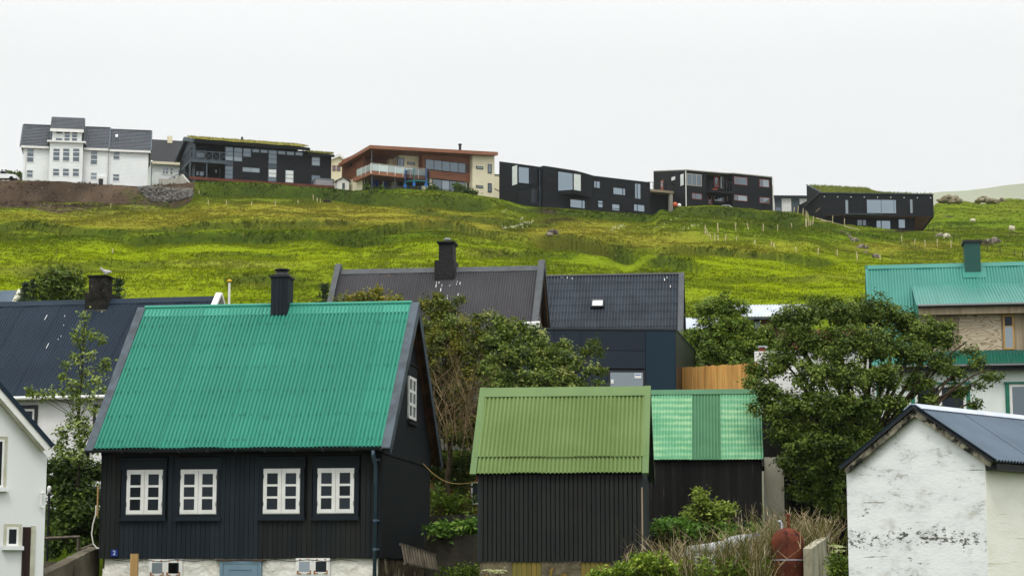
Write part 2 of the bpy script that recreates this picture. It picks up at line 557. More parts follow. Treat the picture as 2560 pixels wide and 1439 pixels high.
M['red_roof'] = pmat('red_sheet', srgb(190, 62, 50), None, 1, .6, .3)
M['blue_plastic'] = pmat('blue_plastic', srgb(24, 96, 170), None, 1, .5, .4)
M['teal_plastic'] = pmat('teal_foam', srgb(20, 110, 116), None, 1, .6, .3)
M['net'] = pmat('dark_net', srgb(40, 42, 40), None, 1, .9, .1)
M['navy_cloth'] = pmat('navy_cloth', srgb(20, 40, 96), srgb(30, 80, 170), 3, .9, .1)
M['red_cloth'] = pmat('dark_red_cloth', srgb(96, 24, 30), None, 1, .9, .1)
M['white_cloth'] = pmat('pale_cloth', srgb(200, 208, 220), None, 1, .9, .1)
M['tub'] = pmat('grey_tub_skirt', srgb(150, 148, 152), srgb(138, 134, 138), 1, .8, .2)
M['car_white'] = pmat('white_car_paint', srgb(226, 228, 230), None, 1, .25, .5)
M['tyre'] = pmat('black_rubber', srgb(20, 20, 20), None, 1, .9, .1)
M['orange'] = pmat('orange_plastic', srgb(180, 84, 52), None, 1, .5, .3)
M['rock'] = pmat('grey_rock', srgb(122, 114, 102), srgb(84, 78, 68), 2, .95, .1, spots=[(srgb(176, 170, 156), 5, .62, .1, V1)], var=.2)
M['rock_dark'] = pmat('dark_rock', srgb(52, 46, 38), srgb(36, 32, 28), 2, .95, .1, var=.2)
M['ruin'] = pmat('mossy_ruin_stone', srgb(142, 134, 116), srgb(104, 96, 72), .8, .95, .1, spots=[(srgb(96, 92, 40), 1.2, .55, .15, V1)])
M['wool'] = pmat('cream_wool', srgb(222, 214, 194), srgb(204, 194, 170), 9, .95, .05, bump=.02)
M['wool_grey'] = pmat('grey_wool', srgb(92, 86, 80), srgb(70, 66, 62), 9, .95, .05, bump=.02)
M['gull'] = pmat('gull_feathers', srgb(206, 204, 204), srgb(150, 148, 150), 14, .8, .2)
M['bark'] = pmat('grey_brown_bark', srgb(78, 68, 52), srgb(50, 44, 34), 9, .95, .1, bump=.01, bscale=30)
M['twig'] = pmat('dead_twigs', srgb(140, 122, 92), srgb(108, 92, 66), 5, .95, .1)
M['red_wall'] = pmat('red_brown_wall', srgb(112, 56, 34), srgb(88, 42, 26), 2, .8, .2, aniso=(6, 6, .2))
M['rope'] = pmat('yellow_rope', srgb(140, 122, 72), None, 1, .9, .1)
M['hose'] = pmat('white_hose', srgb(214, 212, 200), None, 1, .5, .3)
M['yellow'] = pmat('yellow_knob', srgb(226, 176, 30), None, 1, .5, .4)
M['door_brown'] = pmat('dark_brown_door', srgb(52, 32, 26), srgb(38, 24, 20), 8, .6, .3, aniso=(2, 2, .1))
M['brown_house'] = pmat('brown_boards', srgb(96, 68, 52), srgb(84, 58, 46), 2, .8, .2)
M['leaf'] = leafmat('leaf', .3, .55, .22)
M['grass'] = leafmat('grass_blade', .3, .9, .0)
M['flower'] = leafmat('flower_head', .2, .8, .1)
M['turf'] = leafmat('turf', .2, .9, .1)


def plywood_mat():
    m = pmat('figured_plywood', srgb(172, 158, 136), srgb(160, 146, 124), 2, .85, .15)
    t = m.node_tree
    N, L = t.nodes, t.links
    geo = N.new('ShaderNodeNewGeometry')
    mp = N.new('ShaderNodeMapping')
    mp.inputs['Scale'].default_value = (1.1, 1.1, 4.0)
    L.new(geo.outputs['Position'], mp.inputs[0])
    wv = N.new('ShaderNodeTexNoise')
    wv.inputs['Scale'].default_value = .9
    wv.inputs['Detail'].default_value = 1.5
    L.new(mp.outputs[0], wv.inputs[0])
    mu = N.new('ShaderNodeMath')
    mu.operation = 'MULTIPLY'
    mu.inputs[1].default_value = 70
    L.new(wv.outputs[0], mu.inputs[0])
    sn = N.new('ShaderNodeMath')
    sn.operation = 'SINE'
    L.new(mu.outputs[0], sn.inputs[0])
    mr_ = N.new('ShaderNodeMapRange')
    mr_.inputs['From Min'].default_value = .2
    mr_.inputs['From Max'].default_value = 1
    L.new(sn.outputs[0], mr_.inputs[0])
    mx = N.new('ShaderNodeMix')
    mx.data_type = 'RGBA'
    L.new(mr_.outputs[0], mx.inputs[0])
    mx.inputs[6].default_value = (*srgb(184, 172, 150), 1)
    mx.inputs[7].default_value = (*srgb(130, 108, 82), 1)
    L.new(mx.outputs[2], N['Principled BSDF'].inputs['Base Color'])
    return m


M['plywood'] = plywood_mat()


def faded_rows(m):
    """paint worn away in rows along the purlins, more at some places than others"""
    t = m.node_tree
    N, L = t.nodes, t.links
    b = N['Principled BSDF']
    src = b.inputs['Base Color'].links[0].from_socket
    geo = N.new('ShaderNodeNewGeometry')
    sp = N.new('ShaderNodeSeparateXYZ')
    L.new(geo.outputs['Position'], sp.inputs[0])

    def noise(sc):
        mp = N.new('ShaderNodeMapping')
        mp.inputs['Scale'].default_value = sc
        L.new(geo.outputs['Position'], mp.inputs[0])
        n = N.new('ShaderNodeTexNoise')
        n.inputs['Scale'].default_value = 1
        n.inputs['Detail'].default_value = 6
        n.inputs['Roughness'].default_value = .65
        L.new(mp.outputs[0], n.inputs[0])
        return n.outputs[0]

    def op(o, a, c):
        x = N.new('ShaderNodeMath')
        x.operation = o
        for k, q in ((0, a), (1, c)):
            if isinstance(q, (int, float)):
                x.inputs[k].default_value = q
            else:
                L.new(q, x.inputs[k])
        return x.outputs[0]
    row = op('SINE', op('ADD', op('MULTIPLY', sp.outputs['Z'], 6.283 / .178), op('MULTIPLY', noise((.5, .5, 1)), 5.0)), 0)
    val = op('ADD', op('MULTIPLY', op('ADD', row, 1.0), .16), op('ADD', op('MULTIPLY', noise((1.1, 1.1, 1.4)), .95), op('MULTIPLY', noise((9, 9, 5)), .5)))
    mr_ = N.new('ShaderNodeMapRange')
    mr_.inputs['From Min'].default_value = .80
    mr_.inputs['From Max'].default_value = 1.18
    mr_.inputs['To Max'].default_value = .55
    L.new(val, mr_.inputs[0])
    mx = N.new('ShaderNodeMix')
    mx.data_type = 'RGBA'
    L.new(mr_.outputs[0], mx.inputs[0])
    L.new(src, mx.inputs[6])
    mx.inputs[7].default_value = (*srgb(176, 200, 156), 1)
    L.new(mx.outputs[2], b.inputs['Base Color'])


faded_rows(M['patchy_light'])


def mould_band(m, z0, w_):
    """black mould that has settled in a wavering course along the wall"""
    t = m.node_tree
    N, L = t.nodes, t.links
    b = N['Principled BSDF']
    src = b.inputs['Base Color'].links[0].from_socket
    geo = N.new('ShaderNodeNewGeometry')
    sp = N.new('ShaderNodeSeparateXYZ')
    L.new(geo.outputs['Position'], sp.inputs[0])

    def noise(sc, ro):
        mp = N.new('ShaderNodeMapping')
        mp.inputs['Scale'].default_value = sc
        L.new(geo.outputs['Position'], mp.inputs[0])
        n = N.new('ShaderNodeTexNoise')
        n.inputs['Scale'].default_value = 1
        n.inputs['Detail'].default_value = 9
        n.inputs['Roughness'].default_value = ro
        L.new(mp.outputs[0], n.inputs[0])
        return n.outputs[0]

    def op(o, a, c):
        x = N.new('ShaderNodeMath')
        x.operation = o
        for k, q in ((0, a), (1, c)):
            if isinstance(q, (int, float)):
                x.inputs[k].default_value = q
            else:
                L.new(q, x.inputs[k])
        return x.outputs[0]
    d = op('DIVIDE', op('SUBTRACT', op('ADD', sp.outputs['Z'], op('MULTIPLY', noise((.9, .9, .3), .5), .7)), z0 + .35), w_)
    band = op('MULTIPLY', op('MAXIMUM', op('SUBTRACT', 1.0, op('MULTIPLY', d, d)), 0.0), .15)
    val = op('ADD', noise((7, 7, 13), .75), band)
    mr_ = N.new('ShaderNodeMapRange')
    mr_.inputs['From Min'].default_value = .66
    mr_.inputs['From Max'].default_value = .70
    mr_.inputs['To Max'].default_value = .92
    L.new(val, mr_.inputs[0])
    mx = N.new('ShaderNodeMix')
    mx.data_type = 'RGBA'
    L.new(mr_.outputs[0], mx.inputs[0])
    L.new(src, mx.inputs[6])
    mx.inputs[7].default_value = (*srgb(58, 56, 48), 1)
    L.new(mx.outputs[2], b.inputs['Base Color'])


mould_band(M['shed_white'], 2.42, .26)


# ------------------------------------------------------------------ building helpers
def window(root, x0, x1, z0, z1, y, cols, rows, fm, gm, fw=.06, mw=.04, d=.06, name='window', label=None, panes=None, back=.02):
    """a glazed frame standing d proud of the plane y; cols and rows are fractions; each pane is a piece of its own"""
    if x0 > x1:
        x0, x1 = x1, x0
    if z0 > z1:
        z0, z1 = z1, z0
    if isinstance(cols, int):
        cols = [1] * cols
    if isinstance(rows, int):
        rows = [1] * rows
    f = MB()
    f.box(x0, x0 + fw, y - d, y + back, z0, z1)
    f.box(x1 - fw, x1, y - d, y + back, z0, z1)
    f.box(x0 + fw, x1 - fw, y - d, y + back, z1 - fw, z1)
    f.box(x0 + fw, x1 - fw, y - d, y + back, z0, z0 + fw)
    W, H = x1 - x0 - 2 * fw, z1 - z0 - 2 * fw
    xs, zs = [x0 + fw], [z0 + fw]
    for c in cols:
        xs.append(xs[-1] + W * c / sum(cols))
    for r in rows[::-1]:
        zs.append(zs[-1] + H * r / sum(rows))
    for x in xs[1:-1]:
        f.box(x - mw / 2, x + mw / 2, y - d * .96, y + back, z0 + fw, z1 - fw)
    for z in zs[1:-1]:
        for i in range(len(cols)):
            a = xs[i] + (mw / 2 if i else 0)
            b = xs[i + 1] - (mw / 2 if i < len(cols) - 1 else 0)
            f.box(a, b, y - d * .93, y + back, z - mw / 2, z + mw / 2)
    wo = f.build(name, fm, root)
    if label:
        wo['label'] = label
    k = 0
    for j in range(len(rows)):
        for i in range(len(cols)):
            g = gm if panes is None else (panes.get(k, gm))
            MB().box(xs[i], xs[i + 1], y - d * .88, y - d * .72, zs[j], zs[j + 1]).build('pane', g, wo)
            k += 1
    return wo


def fwin(root, F, px, y=0.0, cols=1, rows=1, fm=None, gm=None, **k):
    """the same, measured on the wall plane y from a box (left, top, right, bottom)"""
    x0, z1 = F.front(px[0], px[1], y)
    x1, z0 = F.front(px[2], px[3], y)
    return window(root, x0, x1, z0, z1, y, cols, rows, fm or M['white_paint'], gm or M['pane_far'], **k)


def clap(x0, x1, z0, z1, y, pitch=.2, lap=.03, mb=None):
    """lapped horizontal boards on the plane y facing -y"""
    mb = mb or MB()
    z = z0
    while z < z1 - 1e-4:
        zt = min(z + pitch, z1)
        mb.poly([(x0, y - lap, z), (x1, y - lap, z), (x1, y, zt), (x0, y, zt)])
        mb.poly([(x0, y, z), (x1, y, z), (x1, y - lap, z), (x0, y - lap, z)])
        z = zt
    return mb


def clap_poly(pts_top, x0, x1, z0, y, pitch=.2, lap=.03, mb=None):
    """lapped boards below a broken top line given as [(x, z)...] from left to right"""
    mb = mb or MB()
    xs = [p[0] for p in pts_top]
    zs = [p[1] for p in pts_top]
    zmax = max(zs)
    n = max(8, int((x1 - x0) / .5))
    gx = np.linspace(x0, x1, n + 1)
    gz = np.interp(gx, xs, zs)
    z = z0
    while z < zmax:
        zt = z + pitch
        for i in range(n):
            a, b = gz[i], gz[i + 1]
            za, zb = min(zt, a), min(zt, b)
            if za <= z and zb <= z:
                continue
            za, zb = max(za, z), max(zb, z)
            fa, fb = lap * (1 - (za - z) / pitch), lap * (1 - (zb - z) / pitch)
            mb.poly([(gx[i], y - lap, z), (gx[i + 1], y - lap, z), (gx[i + 1], y - fb, zb), (gx[i], y - fa, za)])
            mb.poly([(gx[i], y, z), (gx[i + 1], y, z), (gx[i + 1], y - lap, z), (gx[i], y - lap, z)])
        z = zt
    return mb


def corr_mesh(name, m, width, ux, uy, n, length, pitch, amp, seg=6, rows=2, wob=0.0, prof='round'):
    """a corrugated sheet starting at the origin: width along ux, length along uy"""
    ux, uy, n = Vector(ux), Vector(uy), Vector(n)
    nw = max(1, int(round(width / pitch)))
    N = nw * seg
    mb = MB()
    for j in range(rows + 1):
        for i in range(N + 1):
            ph = (i / seg) * 2 * math.pi
            h = .5 + .5 * math.cos(ph)
            if prof == 'flat':
                h = 1 - (1 - h) ** 3.0
            p = ux * (width * i / N) + uy * (length * j / rows) + n * (amp * h + (rnd.uniform(-wob, wob) if wob else 0))
            mb.v.append(tuple(p))
    for j in range(rows):
        for i in range(N):
            a = j * (N + 1) + i
            mb.f.append((a, a + 1, a + N + 2, a + N + 1))
    return mb.mesh(name, m, True)


def corr_roof(root, m, x0, x1, y0, z0, y1, z1, pitch=.1, amp=.018, nsheet=9, name='roof_sheet', seg=6, lift=.012, prof='flat', skip=None, mats=None):
    """overlapping corrugated sheets on a slope from the eave (y0, z0) up to (y1, z1); sheets share their mesh"""
    up = Vector((0, y1 - y0, z1 - z0))
    ln = up.length
    up.normalize()
    nrm = Vector((1, 0, 0)).cross(up)
    if nrm.z < 0:
        nrm = -nrm
    wd = (x1 - x0) / nsheet
    k = max(1, round(wd / pitch))
    p = wd / k
    meshes = {}
    out = []
    for i in range(nsheet):
        mm = m if mats is None else mats[i]
        if mm.name not in meshes:
            meshes[mm.name] = corr_mesh(name, mm, wd + p, (1, 0, 0), up, nrm, ln, p, amp, seg, 2, 0, prof)
        o = link(name, meshes[mm.name], root)
        off = nrm * (lift * (i % 2) + rnd.uniform(0, .003)) + up * rnd.uniform(-.012, .012)
        o.location = Vector((x0 + i * wd - p * .5, y0, z0)) + off
        out.append(o)
    return out


def screws(root, m, x0, x1, y0, z0, y1, z1, fr, pitch, amp, s=.012):
    up = Vector((0, y1 - y0, z1 - z0))
    nrm = Vector((1, 0, 0)).cross(up).normalized()
    mb = MB()
    for f in fr:
        x = x0 + pitch
        k = 0
        while x < x1:
            p = Vector((x, y0, z0)) + up * f + nrm * amp + Vector((0, rnd.uniform(-.01, .01), 0))
            mb.box(p.x - s, p.x + s, p.y - s, p.y + s, p.z - s, p.z + s * 1.4)
            x += pitch * (2 if k % 3 else 1)
            k += 1
    o = mb.build('screws', m, root)
    o['kind'] = 'stuff'
    return o


def slope_slab(mb, x0, x1, ya, za, yb, zb, t0, t1):
    """a slab lying on the slope (ya, za)-(yb, zb), from t0 to t1 along its normal"""
    d = Vector((0, yb - ya, zb - za))
    n = Vector((0, -d.z, d.y)).normalized()
    if n.z < 0:
        n = -n
    a, b = Vector((0, ya, za)), Vector((0, yb, zb))
    p = [a + n * t0, b + n * t0, b + n * t1, a + n * t1]
    mb.prism([(x0, q.y, q.z) for q in p], (x1 - x0, 0, 0))
    return mb


def tile_rows(root, m, x0, x1, y0, z0, y1, z1, nrow, tw, amp=.03, step=.035, name='tile_row', seg=4, joined=False):
    """courses of pantiles up a slope, each course lapping over the one below"""
    up = Vector((0, y1 - y0, z1 - z0))
    ln = up.length
    up.normalize()
    nrm = Vector((1, 0, 0)).cross(up)
    n = int((x1 - x0) / tw)
    p = (x1 - x0) / n
    L = ln / nrow
    mb = MB()
    for j in range(2):
        for k in range(2):
            pass
    N = n * seg

    def course(mb, base):
        kk = len(mb.v)
        for (s, h) in ((0, -.01), (0, step), (L * 1.0, 0.0)):
            for i in range(N + 1):
                w_ = .5 + .5 * math.cos(2 * math.pi * i / seg)
                q = base + Vector((p * i / seg, 0, 0)) + up * s + nrm * (h + (amp * w_ if h > -.005 else 0))
                mb.v.append(tuple(q))
        for r in range(2):
            for i in range(N):
                a = kk + r * (N + 1) + i
                mb.f.append((a, a + 1, a + N + 2, a + N + 1))
    if joined:
        for j in range(nrow):
            course(mb, Vector((x0, y0, z0)) + up * (L * j))
        return mb.build(name, m, root)
    course(mb, Vector((0, 0, 0)))
    me = mb.mesh(name, m, False)
    for j in range(nrow):
        link(name, me, root, Vector((x0, y0, z0)) + up * (L * j))


def copy_tree(o, parent=None):
    c = o.copy()
    C.objects.link(c)
    if parent is not None:
        c.parent = parent
    for ch in [q for q in bpy.data.objects if q.parent == o]:
        copy_tree(ch, c)
    return c


def skin_mesh(name, verts, edges, radii, m, sub=2):
    """one continuous body grown over a skeleton"""
    me = bpy.data.meshes.new(name)
    me.from_pydata(verts, edges, [])
    o = bpy.data.objects.new(name, me)
    C.objects.link(o)
    md = o.modifiers.new('skin', 'SKIN')
    sv = me.skin_vertices[0].data
    for i, r in enumerate(radii):
        sv[i].radius = (r, r) if not hasattr(r, '__len__') else r
        sv[i].use_root = (i == 0)
    md2 = o.modifiers.new('sub', 'SUBSURF')
    md2.levels = md2.render_levels = sub
    dg = bpy.context.evaluated_depsgraph_get()
    me2 = bpy.data.meshes.new_from_object(o.evaluated_get(dg))
    me2.materials.clear()
    me2.materials.append(m)
    me2.polygons.foreach_set('use_smooth', [True] * len(me2.polygons))
    bpy.data.objects.remove(o)
    me2.name = name
    return me2


def rock_mesh(name, m, seed, sq=.7):
    r = random.Random(seed)
    bm = bmesh.new()
    bmesh.ops.create_icosphere(bm, subdivisions=1, radius=1)
    for v in bm.verts:
        v.co *= r.uniform(.72, 1.15)
        v.co.z *= sq
    me = bpy.data.meshes.new(name)
    bm.to_mesh(me)
    bm.free()
    me.materials.append(m)
    return me


# value noise used for the ground and the plants
_lat = rng.random((256, 256))


def vnoise(x, y):
    x, y = np.asarray(x, float), np.asarray(y, float)
    xi, yi = np.floor(x).astype(int), np.floor(y).astype(int)
    fx, fy = x - xi, y - yi
    fx, fy = fx * fx * (3 - 2 * fx), fy * fy * (3 - 2 * fy)
    g = lambda a, b: _lat[a % 256, b % 256]
    return ((g(xi, yi) * (1 - fx) + g(xi + 1, yi) * fx) * (1 - fy) + (g(xi, yi + 1) * (1 - fx) + g(xi + 1, yi + 1) * fx) * fy) * 2 - 1


def fbm(x, y, o=4):
    s, a = 0, 1.0
    for i in range(o):
        s = s + a * vnoise(x * 2 ** i + 17 * i, y * 2 ** i + 31 * i)
        a *= .5
    return s


def sstep(t):
    t = np.clip(t, 0, 1)
    return t * t * (3 - 2 * t)

# ================================================================== GROUND
Y0, Y1 = 112.0, 280.0
ZLOW = CAMZ + Y0 * float(tel(770))
UT = np.array([-900, -300, 0, 60, 370, 450, 510, 640, 830, 880, 1000, 1240, 1300, 1400, 1636, 1652, 1800, 1930, 2010, 2100, 2200, 2300, 2345, 2450, 2560, 2900, 3600], float)
VT = np.array([446, 449, 453, 456, 463, 463, 457, 460, 470, 478, 477, 492, 509, 519, 535, 516, 515, 525, 534, 560, 570, 579, 582, 586, 588, 590, 590], float)
KU = 5000 * .9846


def u_of(X, Y):
    return 1280 + KU * X / np.maximum(Y, 20.0)


def ztop(u):
    return CAMZ + Y1 * tel(np.interp(u, UT, VT))


def y_on_hill(u, v):
    """depth at which the sight line (u, v) meets the plain hillside"""
    k = (ztop(u) - ZLOW) / (Y1 - Y0)
    t = tel(v)
    return (ZLOW - Y0 * k - CAMZ) / (t - k)


NEAR_Y = np.array([-60, 52, 55, 58, 62, 67, 73, 80, 90, 100, 112], float)
NEAR_Z = np.array([0, 0, .5, 1.3, 2.6, 4.2, 5.6, 7.2, 9.5, 12.6, ZLOW], float)

BANKS = [  # crest line in (u, v), height of the face, run of the face, length over which the ground below recovers
    ([(470, 463), (510, 459), (600, 461), (760, 468), (900, 482), (1010, 488), (1240, 500)], 2.2, 4.5, 16),
    ([(-80, 457), (0, 458), (60, 459), (250, 464), (370, 467), (476, 474)], 3.0, 9.0, 24),
    ([(320, 566), (420, 561), (560, 557), (700, 556), (820, 555), (905, 552)], .7, 1.1, 8),
    ([(310, 592), (420, 584), (520, 580), (640, 582), (760, 580), (860, 582), (1000, 586)], 1.0, 1.2, 10),
    ([(820, 582), (900, 574), (1000, 560), (1070, 549), (1130, 551), (1200, 566), (1262, 586)], 1.1, 1.5, 10),
    ([(1330, 584), (1420, 587), (1500, 603), (1560, 620), (1596, 634)], 2.1, 2.8, 14),
    ([(1640, 628), (1680, 610), (1780, 614), (1900, 626), (2010, 640), (2095, 649)], .9, 1.2, 9),
    ([(1610, 648), (1660, 640), (1720, 646), (1770, 662)], .9, 1.8, 8),
    ([(-60, 562), (60, 558), (200, 566), (330, 584)], .7, 2.2, 10),
    ([(1010, 516), (1130, 534), (1260, 550), (1400, 556)], .8, 2.2, 8),
    ([(1240, 498), (1330, 518), (1480, 530), (1640, 541)], 1.0, 3.0, 12),
    ([(1640, 519), (1700, 518), (1800, 520), (1900, 528), (2010, 548)], 2.0, 5.0, 14),
    ([(1900, 562), (2060, 560), (2200, 590), (2380, 634)], .6, 2.0, 8),
    ([(40, 668), (140, 658), (300, 646), (420, 642)], .4, 2.0, 8),
    ([(560, 702), (700, 686), (800, 696)], .4, 1.6, 8),
    ([(1180, 636), (1330, 626), (1450, 636)], .4, 1.6, 8),
    ([(60, 700), (170, 694), (300, 700)], .3, 1.6, 8),
    ([(470, 626), (600, 620), (760, 624)], .25, 1.6, 8),
    ([(1750, 690), (1900, 684), (2050, 694)], .3, 1.6, 8),
]


def ground_z(X, Y, bumps=True):
    X, Y = np.asarray(X, float), np.asarray(Y, float)
    u = u_of(X, Y)
    zt = ztop(u)
    q = (Y - Y0) / (Y1 - Y0)
    hill = ZLOW + (zt - ZLOW) * q
    near = np.interp(Y, NEAR_Y, NEAR_Z)
    # behind the houses: nearly level on the left, rising on to a ridge at the right
    wr = sstep((u - 2180) / 170)
    zr = CAMZ + 470 * tel(505 + 6 * vnoise(u / 60, 0 * u))
    k2 = .03 * (1 - wr) + wr * (zr - zt) / (470 - Y1)
    beh = zt + k2 * (np.minimum(Y, 470) - Y1) - .12 * np.clip(Y - 470, 0, 250)
    z = np.where(Y < Y0, near, np.where(Y < Y1, hill, beh))
    out_ = np.where(Y > 800, np.maximum(z, 40.0) * 0 + 40.0, z)
    z = np.where(Y > 720, out_, z)
    if bumps:
        for pts, h, run, tread in BANKS:
            pu = np.array([p[0] for p in pts], float)
            pv = np.array([p[1] for p in pts], float)
            yb = y_on_hill(pu, pv)
            Yb = np.interp(u, pu, yb) + 1.0 * vnoise(u / 22.0, u * 0 + pu[0]) 
            wu = sstep((u - pu[0] + 20) / 60) * sstep((pu[-1] + 20 - u) / 60)
            t = Y - Yb
            z = z - h * wu * (1 - sstep(t / run + 1)) * np.exp(-np.clip(-t - run, 0, None) / tread)
        wb = sstep((Y - 95) / 20)
        z = z + wb * (.32 * vnoise(X / 9 + 3, Y / 11) + .13 * vnoise(X / 3.1, Y / 4.2 + 9) + .05 * vnoise(X / 1.3, Y / 1.5) + .025 * vnoise(X / .6, Y / .8))
        z = z + .05 * (1 - wb) * vnoise(X, Y)
    return z


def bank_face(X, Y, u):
    """faces of the steep little banks: rank grass, darkened further in place of shade"""
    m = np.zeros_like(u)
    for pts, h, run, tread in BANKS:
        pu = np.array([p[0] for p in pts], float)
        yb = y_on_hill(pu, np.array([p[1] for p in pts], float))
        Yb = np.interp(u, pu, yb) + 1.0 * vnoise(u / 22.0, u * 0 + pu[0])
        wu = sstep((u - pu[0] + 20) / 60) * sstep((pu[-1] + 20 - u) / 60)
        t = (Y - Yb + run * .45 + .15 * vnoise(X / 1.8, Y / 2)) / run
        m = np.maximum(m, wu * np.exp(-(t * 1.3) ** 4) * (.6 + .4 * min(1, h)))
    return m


G_LIME, G_GREEN, G_TAN, G_DARK, G_SOIL, G_PINK = [np.array(c) for c in
    ((.170, .216, .005), (.094, .146, .008), (.215, .186, .026), (.044, .072, .008), (.055, .038, .026), (.165, .142, .050))]
PATCH = [  # where which grass grows: u, v, spread u, spread v, kind, weight
    (300, 650, 330, 40, 'l', .9), (700, 625, 330, 34, 'l', .9), (150, 720, 220, 26, 'l', .8), (600, 720, 300, 40, 'l', .55), (1000, 640, 260, 24, 'l', .8), (500, 690, 90, 20, 'l', .8),
    (1960, 700, 220, 46, 'l', 1.1), (1750, 660, 200, 22, 'l', .8), (1280, 650, 160, 26, 'l', .7), (2080, 655, 120, 20, 'l', .6), (1500, 700, 120, 40, 'l', .5),
    (800, 530, 330, 20, 't', .9), (1080, 545, 170, 14, 't', .8), (560, 540, 160, 14, 't', .55), (150, 545, 160, 12, 't', .6), (330, 548, 120, 10, 't', .6),
    (1380, 575, 160, 12, 't', .75), (1620, 600, 210, 14, 't', .75), (1880, 622, 160, 10, 't', .5), (2260, 615, 120, 14, 't', .8), (1480, 556, 100, 8, 't', .5),
    (560, 652, 120, 8, 'p', .8), (1210, 630, 70, 8, 'p', .6), (180, 668, 140, 9, 'p', .7), (640, 700, 60, 8, 'p', .5), (950, 632, 80, 8, 'p', .6), (2050, 690, 60, 8, 'p', .4),
    (640, 478, 180, 14, 'd', .5), (1760, 540, 140, 18, 'd', .6), (1900, 550, 100, 14, 'd', .6), (1120, 515, 140, 18, 'd', .45), (1500, 545, 220, 10, 'd', .6),
    (640, 575, 320, 6, 'g', .6), (1080, 572, 150, 12, 'd', .3), (1480, 612, 110, 14, 'd', .5), (1660, 668, 50, 22, 'd', .8), (1560, 640, 40, 14, 'd', .6),
    (1700, 680, 70, 26, 'd', .7), (200, 590, 180, 14, 'd', .55), (740, 720, 70, 30, 'd', .5), (1400, 650, 120, 22, 'g', .6), (1400, 530, 200, 12, 'g', .4), (1730, 730, 30, 24, 'd', .6),
    (1950, 590, 250, 16, 'g', .6), (2150, 600, 120, 16, 'g', .5), (2450, 560, 120, 30, 'g', .4), (2050, 575, 60, 10, 'd', .5), (2300, 560, 60, 10, 'd', .3),
]


def ground_col(X, Y):
    X, Y = np.asarray(X, float), np.asarray(Y, float)
    u = u_of(X, Y)
    z = ground_z(X, Y, False)
    v = 719.5 - FPX * np.tan(np.arctan((z - CAMZ) / np.maximum(Y, 20)) - PITCH)
    n1 = fbm(X / 14, Y / 22 + 5)
    n2 = fbm(X / 8, Y / 13 + 50)
    n3 = fbm(X / 3, Y / 5 + 90, 5)
    uu = u + 60 * n1 + 20 * n2
    vv = v + 7 * n1 + 4 * n2
    W = {k: np.zeros_like(u) for k in 'lgtdp'}
    W['g'] += .55 + .25 * n2
    W['l'] += np.clip(.10 + .32 * n1, 0, 1)
    W['t'] += np.clip(.12 + .30 * n2, 0, 1)
    W['d'] += np.clip(.06 + .24 * n2, 0, 1)
    for (pu, pv, su, sv, k, wt) in PATCH:
        W[k] += 2.6 * wt * np.exp(-((uu - pu) / su) ** 2 - ((vv - pv) / sv) ** 2)
    tot = sum(np.clip(W[k], 0, None) for k in W) + 1e-6
    col = sum((np.clip(W[k], 0, None) / tot)[..., None] * c for k, c in zip('lgtdp', (G_LIME, G_GREEN, G_TAN, G_DARK, G_PINK)))
    n4 = fbm(X / 3.4 + 7, Y / 6 + 3)
    tus = .34 * sstep((n4 - .45 - .25 * n1) / .3)[..., None]
    col = col * (1 - tus) + np.array((.050, .082, .008)) * tus
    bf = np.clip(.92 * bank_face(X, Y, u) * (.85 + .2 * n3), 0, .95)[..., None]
    col = col * (1 - bf) + np.array((.028, .045, .008)) * bf  # dark tone is rank grass plus painted shade of the bank face
    nb_ = sstep((Y - 84) / 26)[..., None]
    col = col * nb_ + G_GREEN * .32 * (1 - nb_)
    # bare soil of the new bank under the white house
    top = np.interp(u, [-200, 480], [440, 440])
    bot = np.interp(u, [-200, 0, 120, 250, 340, 420, 480, 484], [512, 516, 522, 531, 522, 503, 494, 430]) + 5 * n2
    soil = sstep((u + 260) / 60) * sstep((bot - v) / 5) * sstep((v - top) / 4) * (Y < 290)
    weeds = sstep((n2 - .55 + .5 * sstep((u - 120) / 120) * sstep((v - 470) / 30)) / .35)
    soil = soil * (1 - .7 * weeds)
    sc_ = G_SOIL * (1 + .35 * n3)[..., None]
    col = col * (1 - soil[..., None]) + sc_ * soil[..., None]
    # trodden earth scars
    for (pu, pv, su, sv) in ((1395, 552, 34, 3.0), (1660, 632, 20, 4), (2460, 605, 26, 3), (1360, 524, 26, 4), (2240, 576, 60, 2.2), (2370, 541, 8, 3), (2540, 586, 30, 3)):
        g = np.exp(-((u - pu + 8 * n3) / su) ** 2 - ((v - pv + 2 * n3) / sv) ** 2)
        g = np.clip(1.5 * g, 0, .9)[..., None]
        col = col * (1 - g) + np.array((.05, .04, .025)) * g
    col = col * (1 + .13 * n3 + .08 * n2)[..., None]
    return np.clip(col, .004, 1), soil, u, v


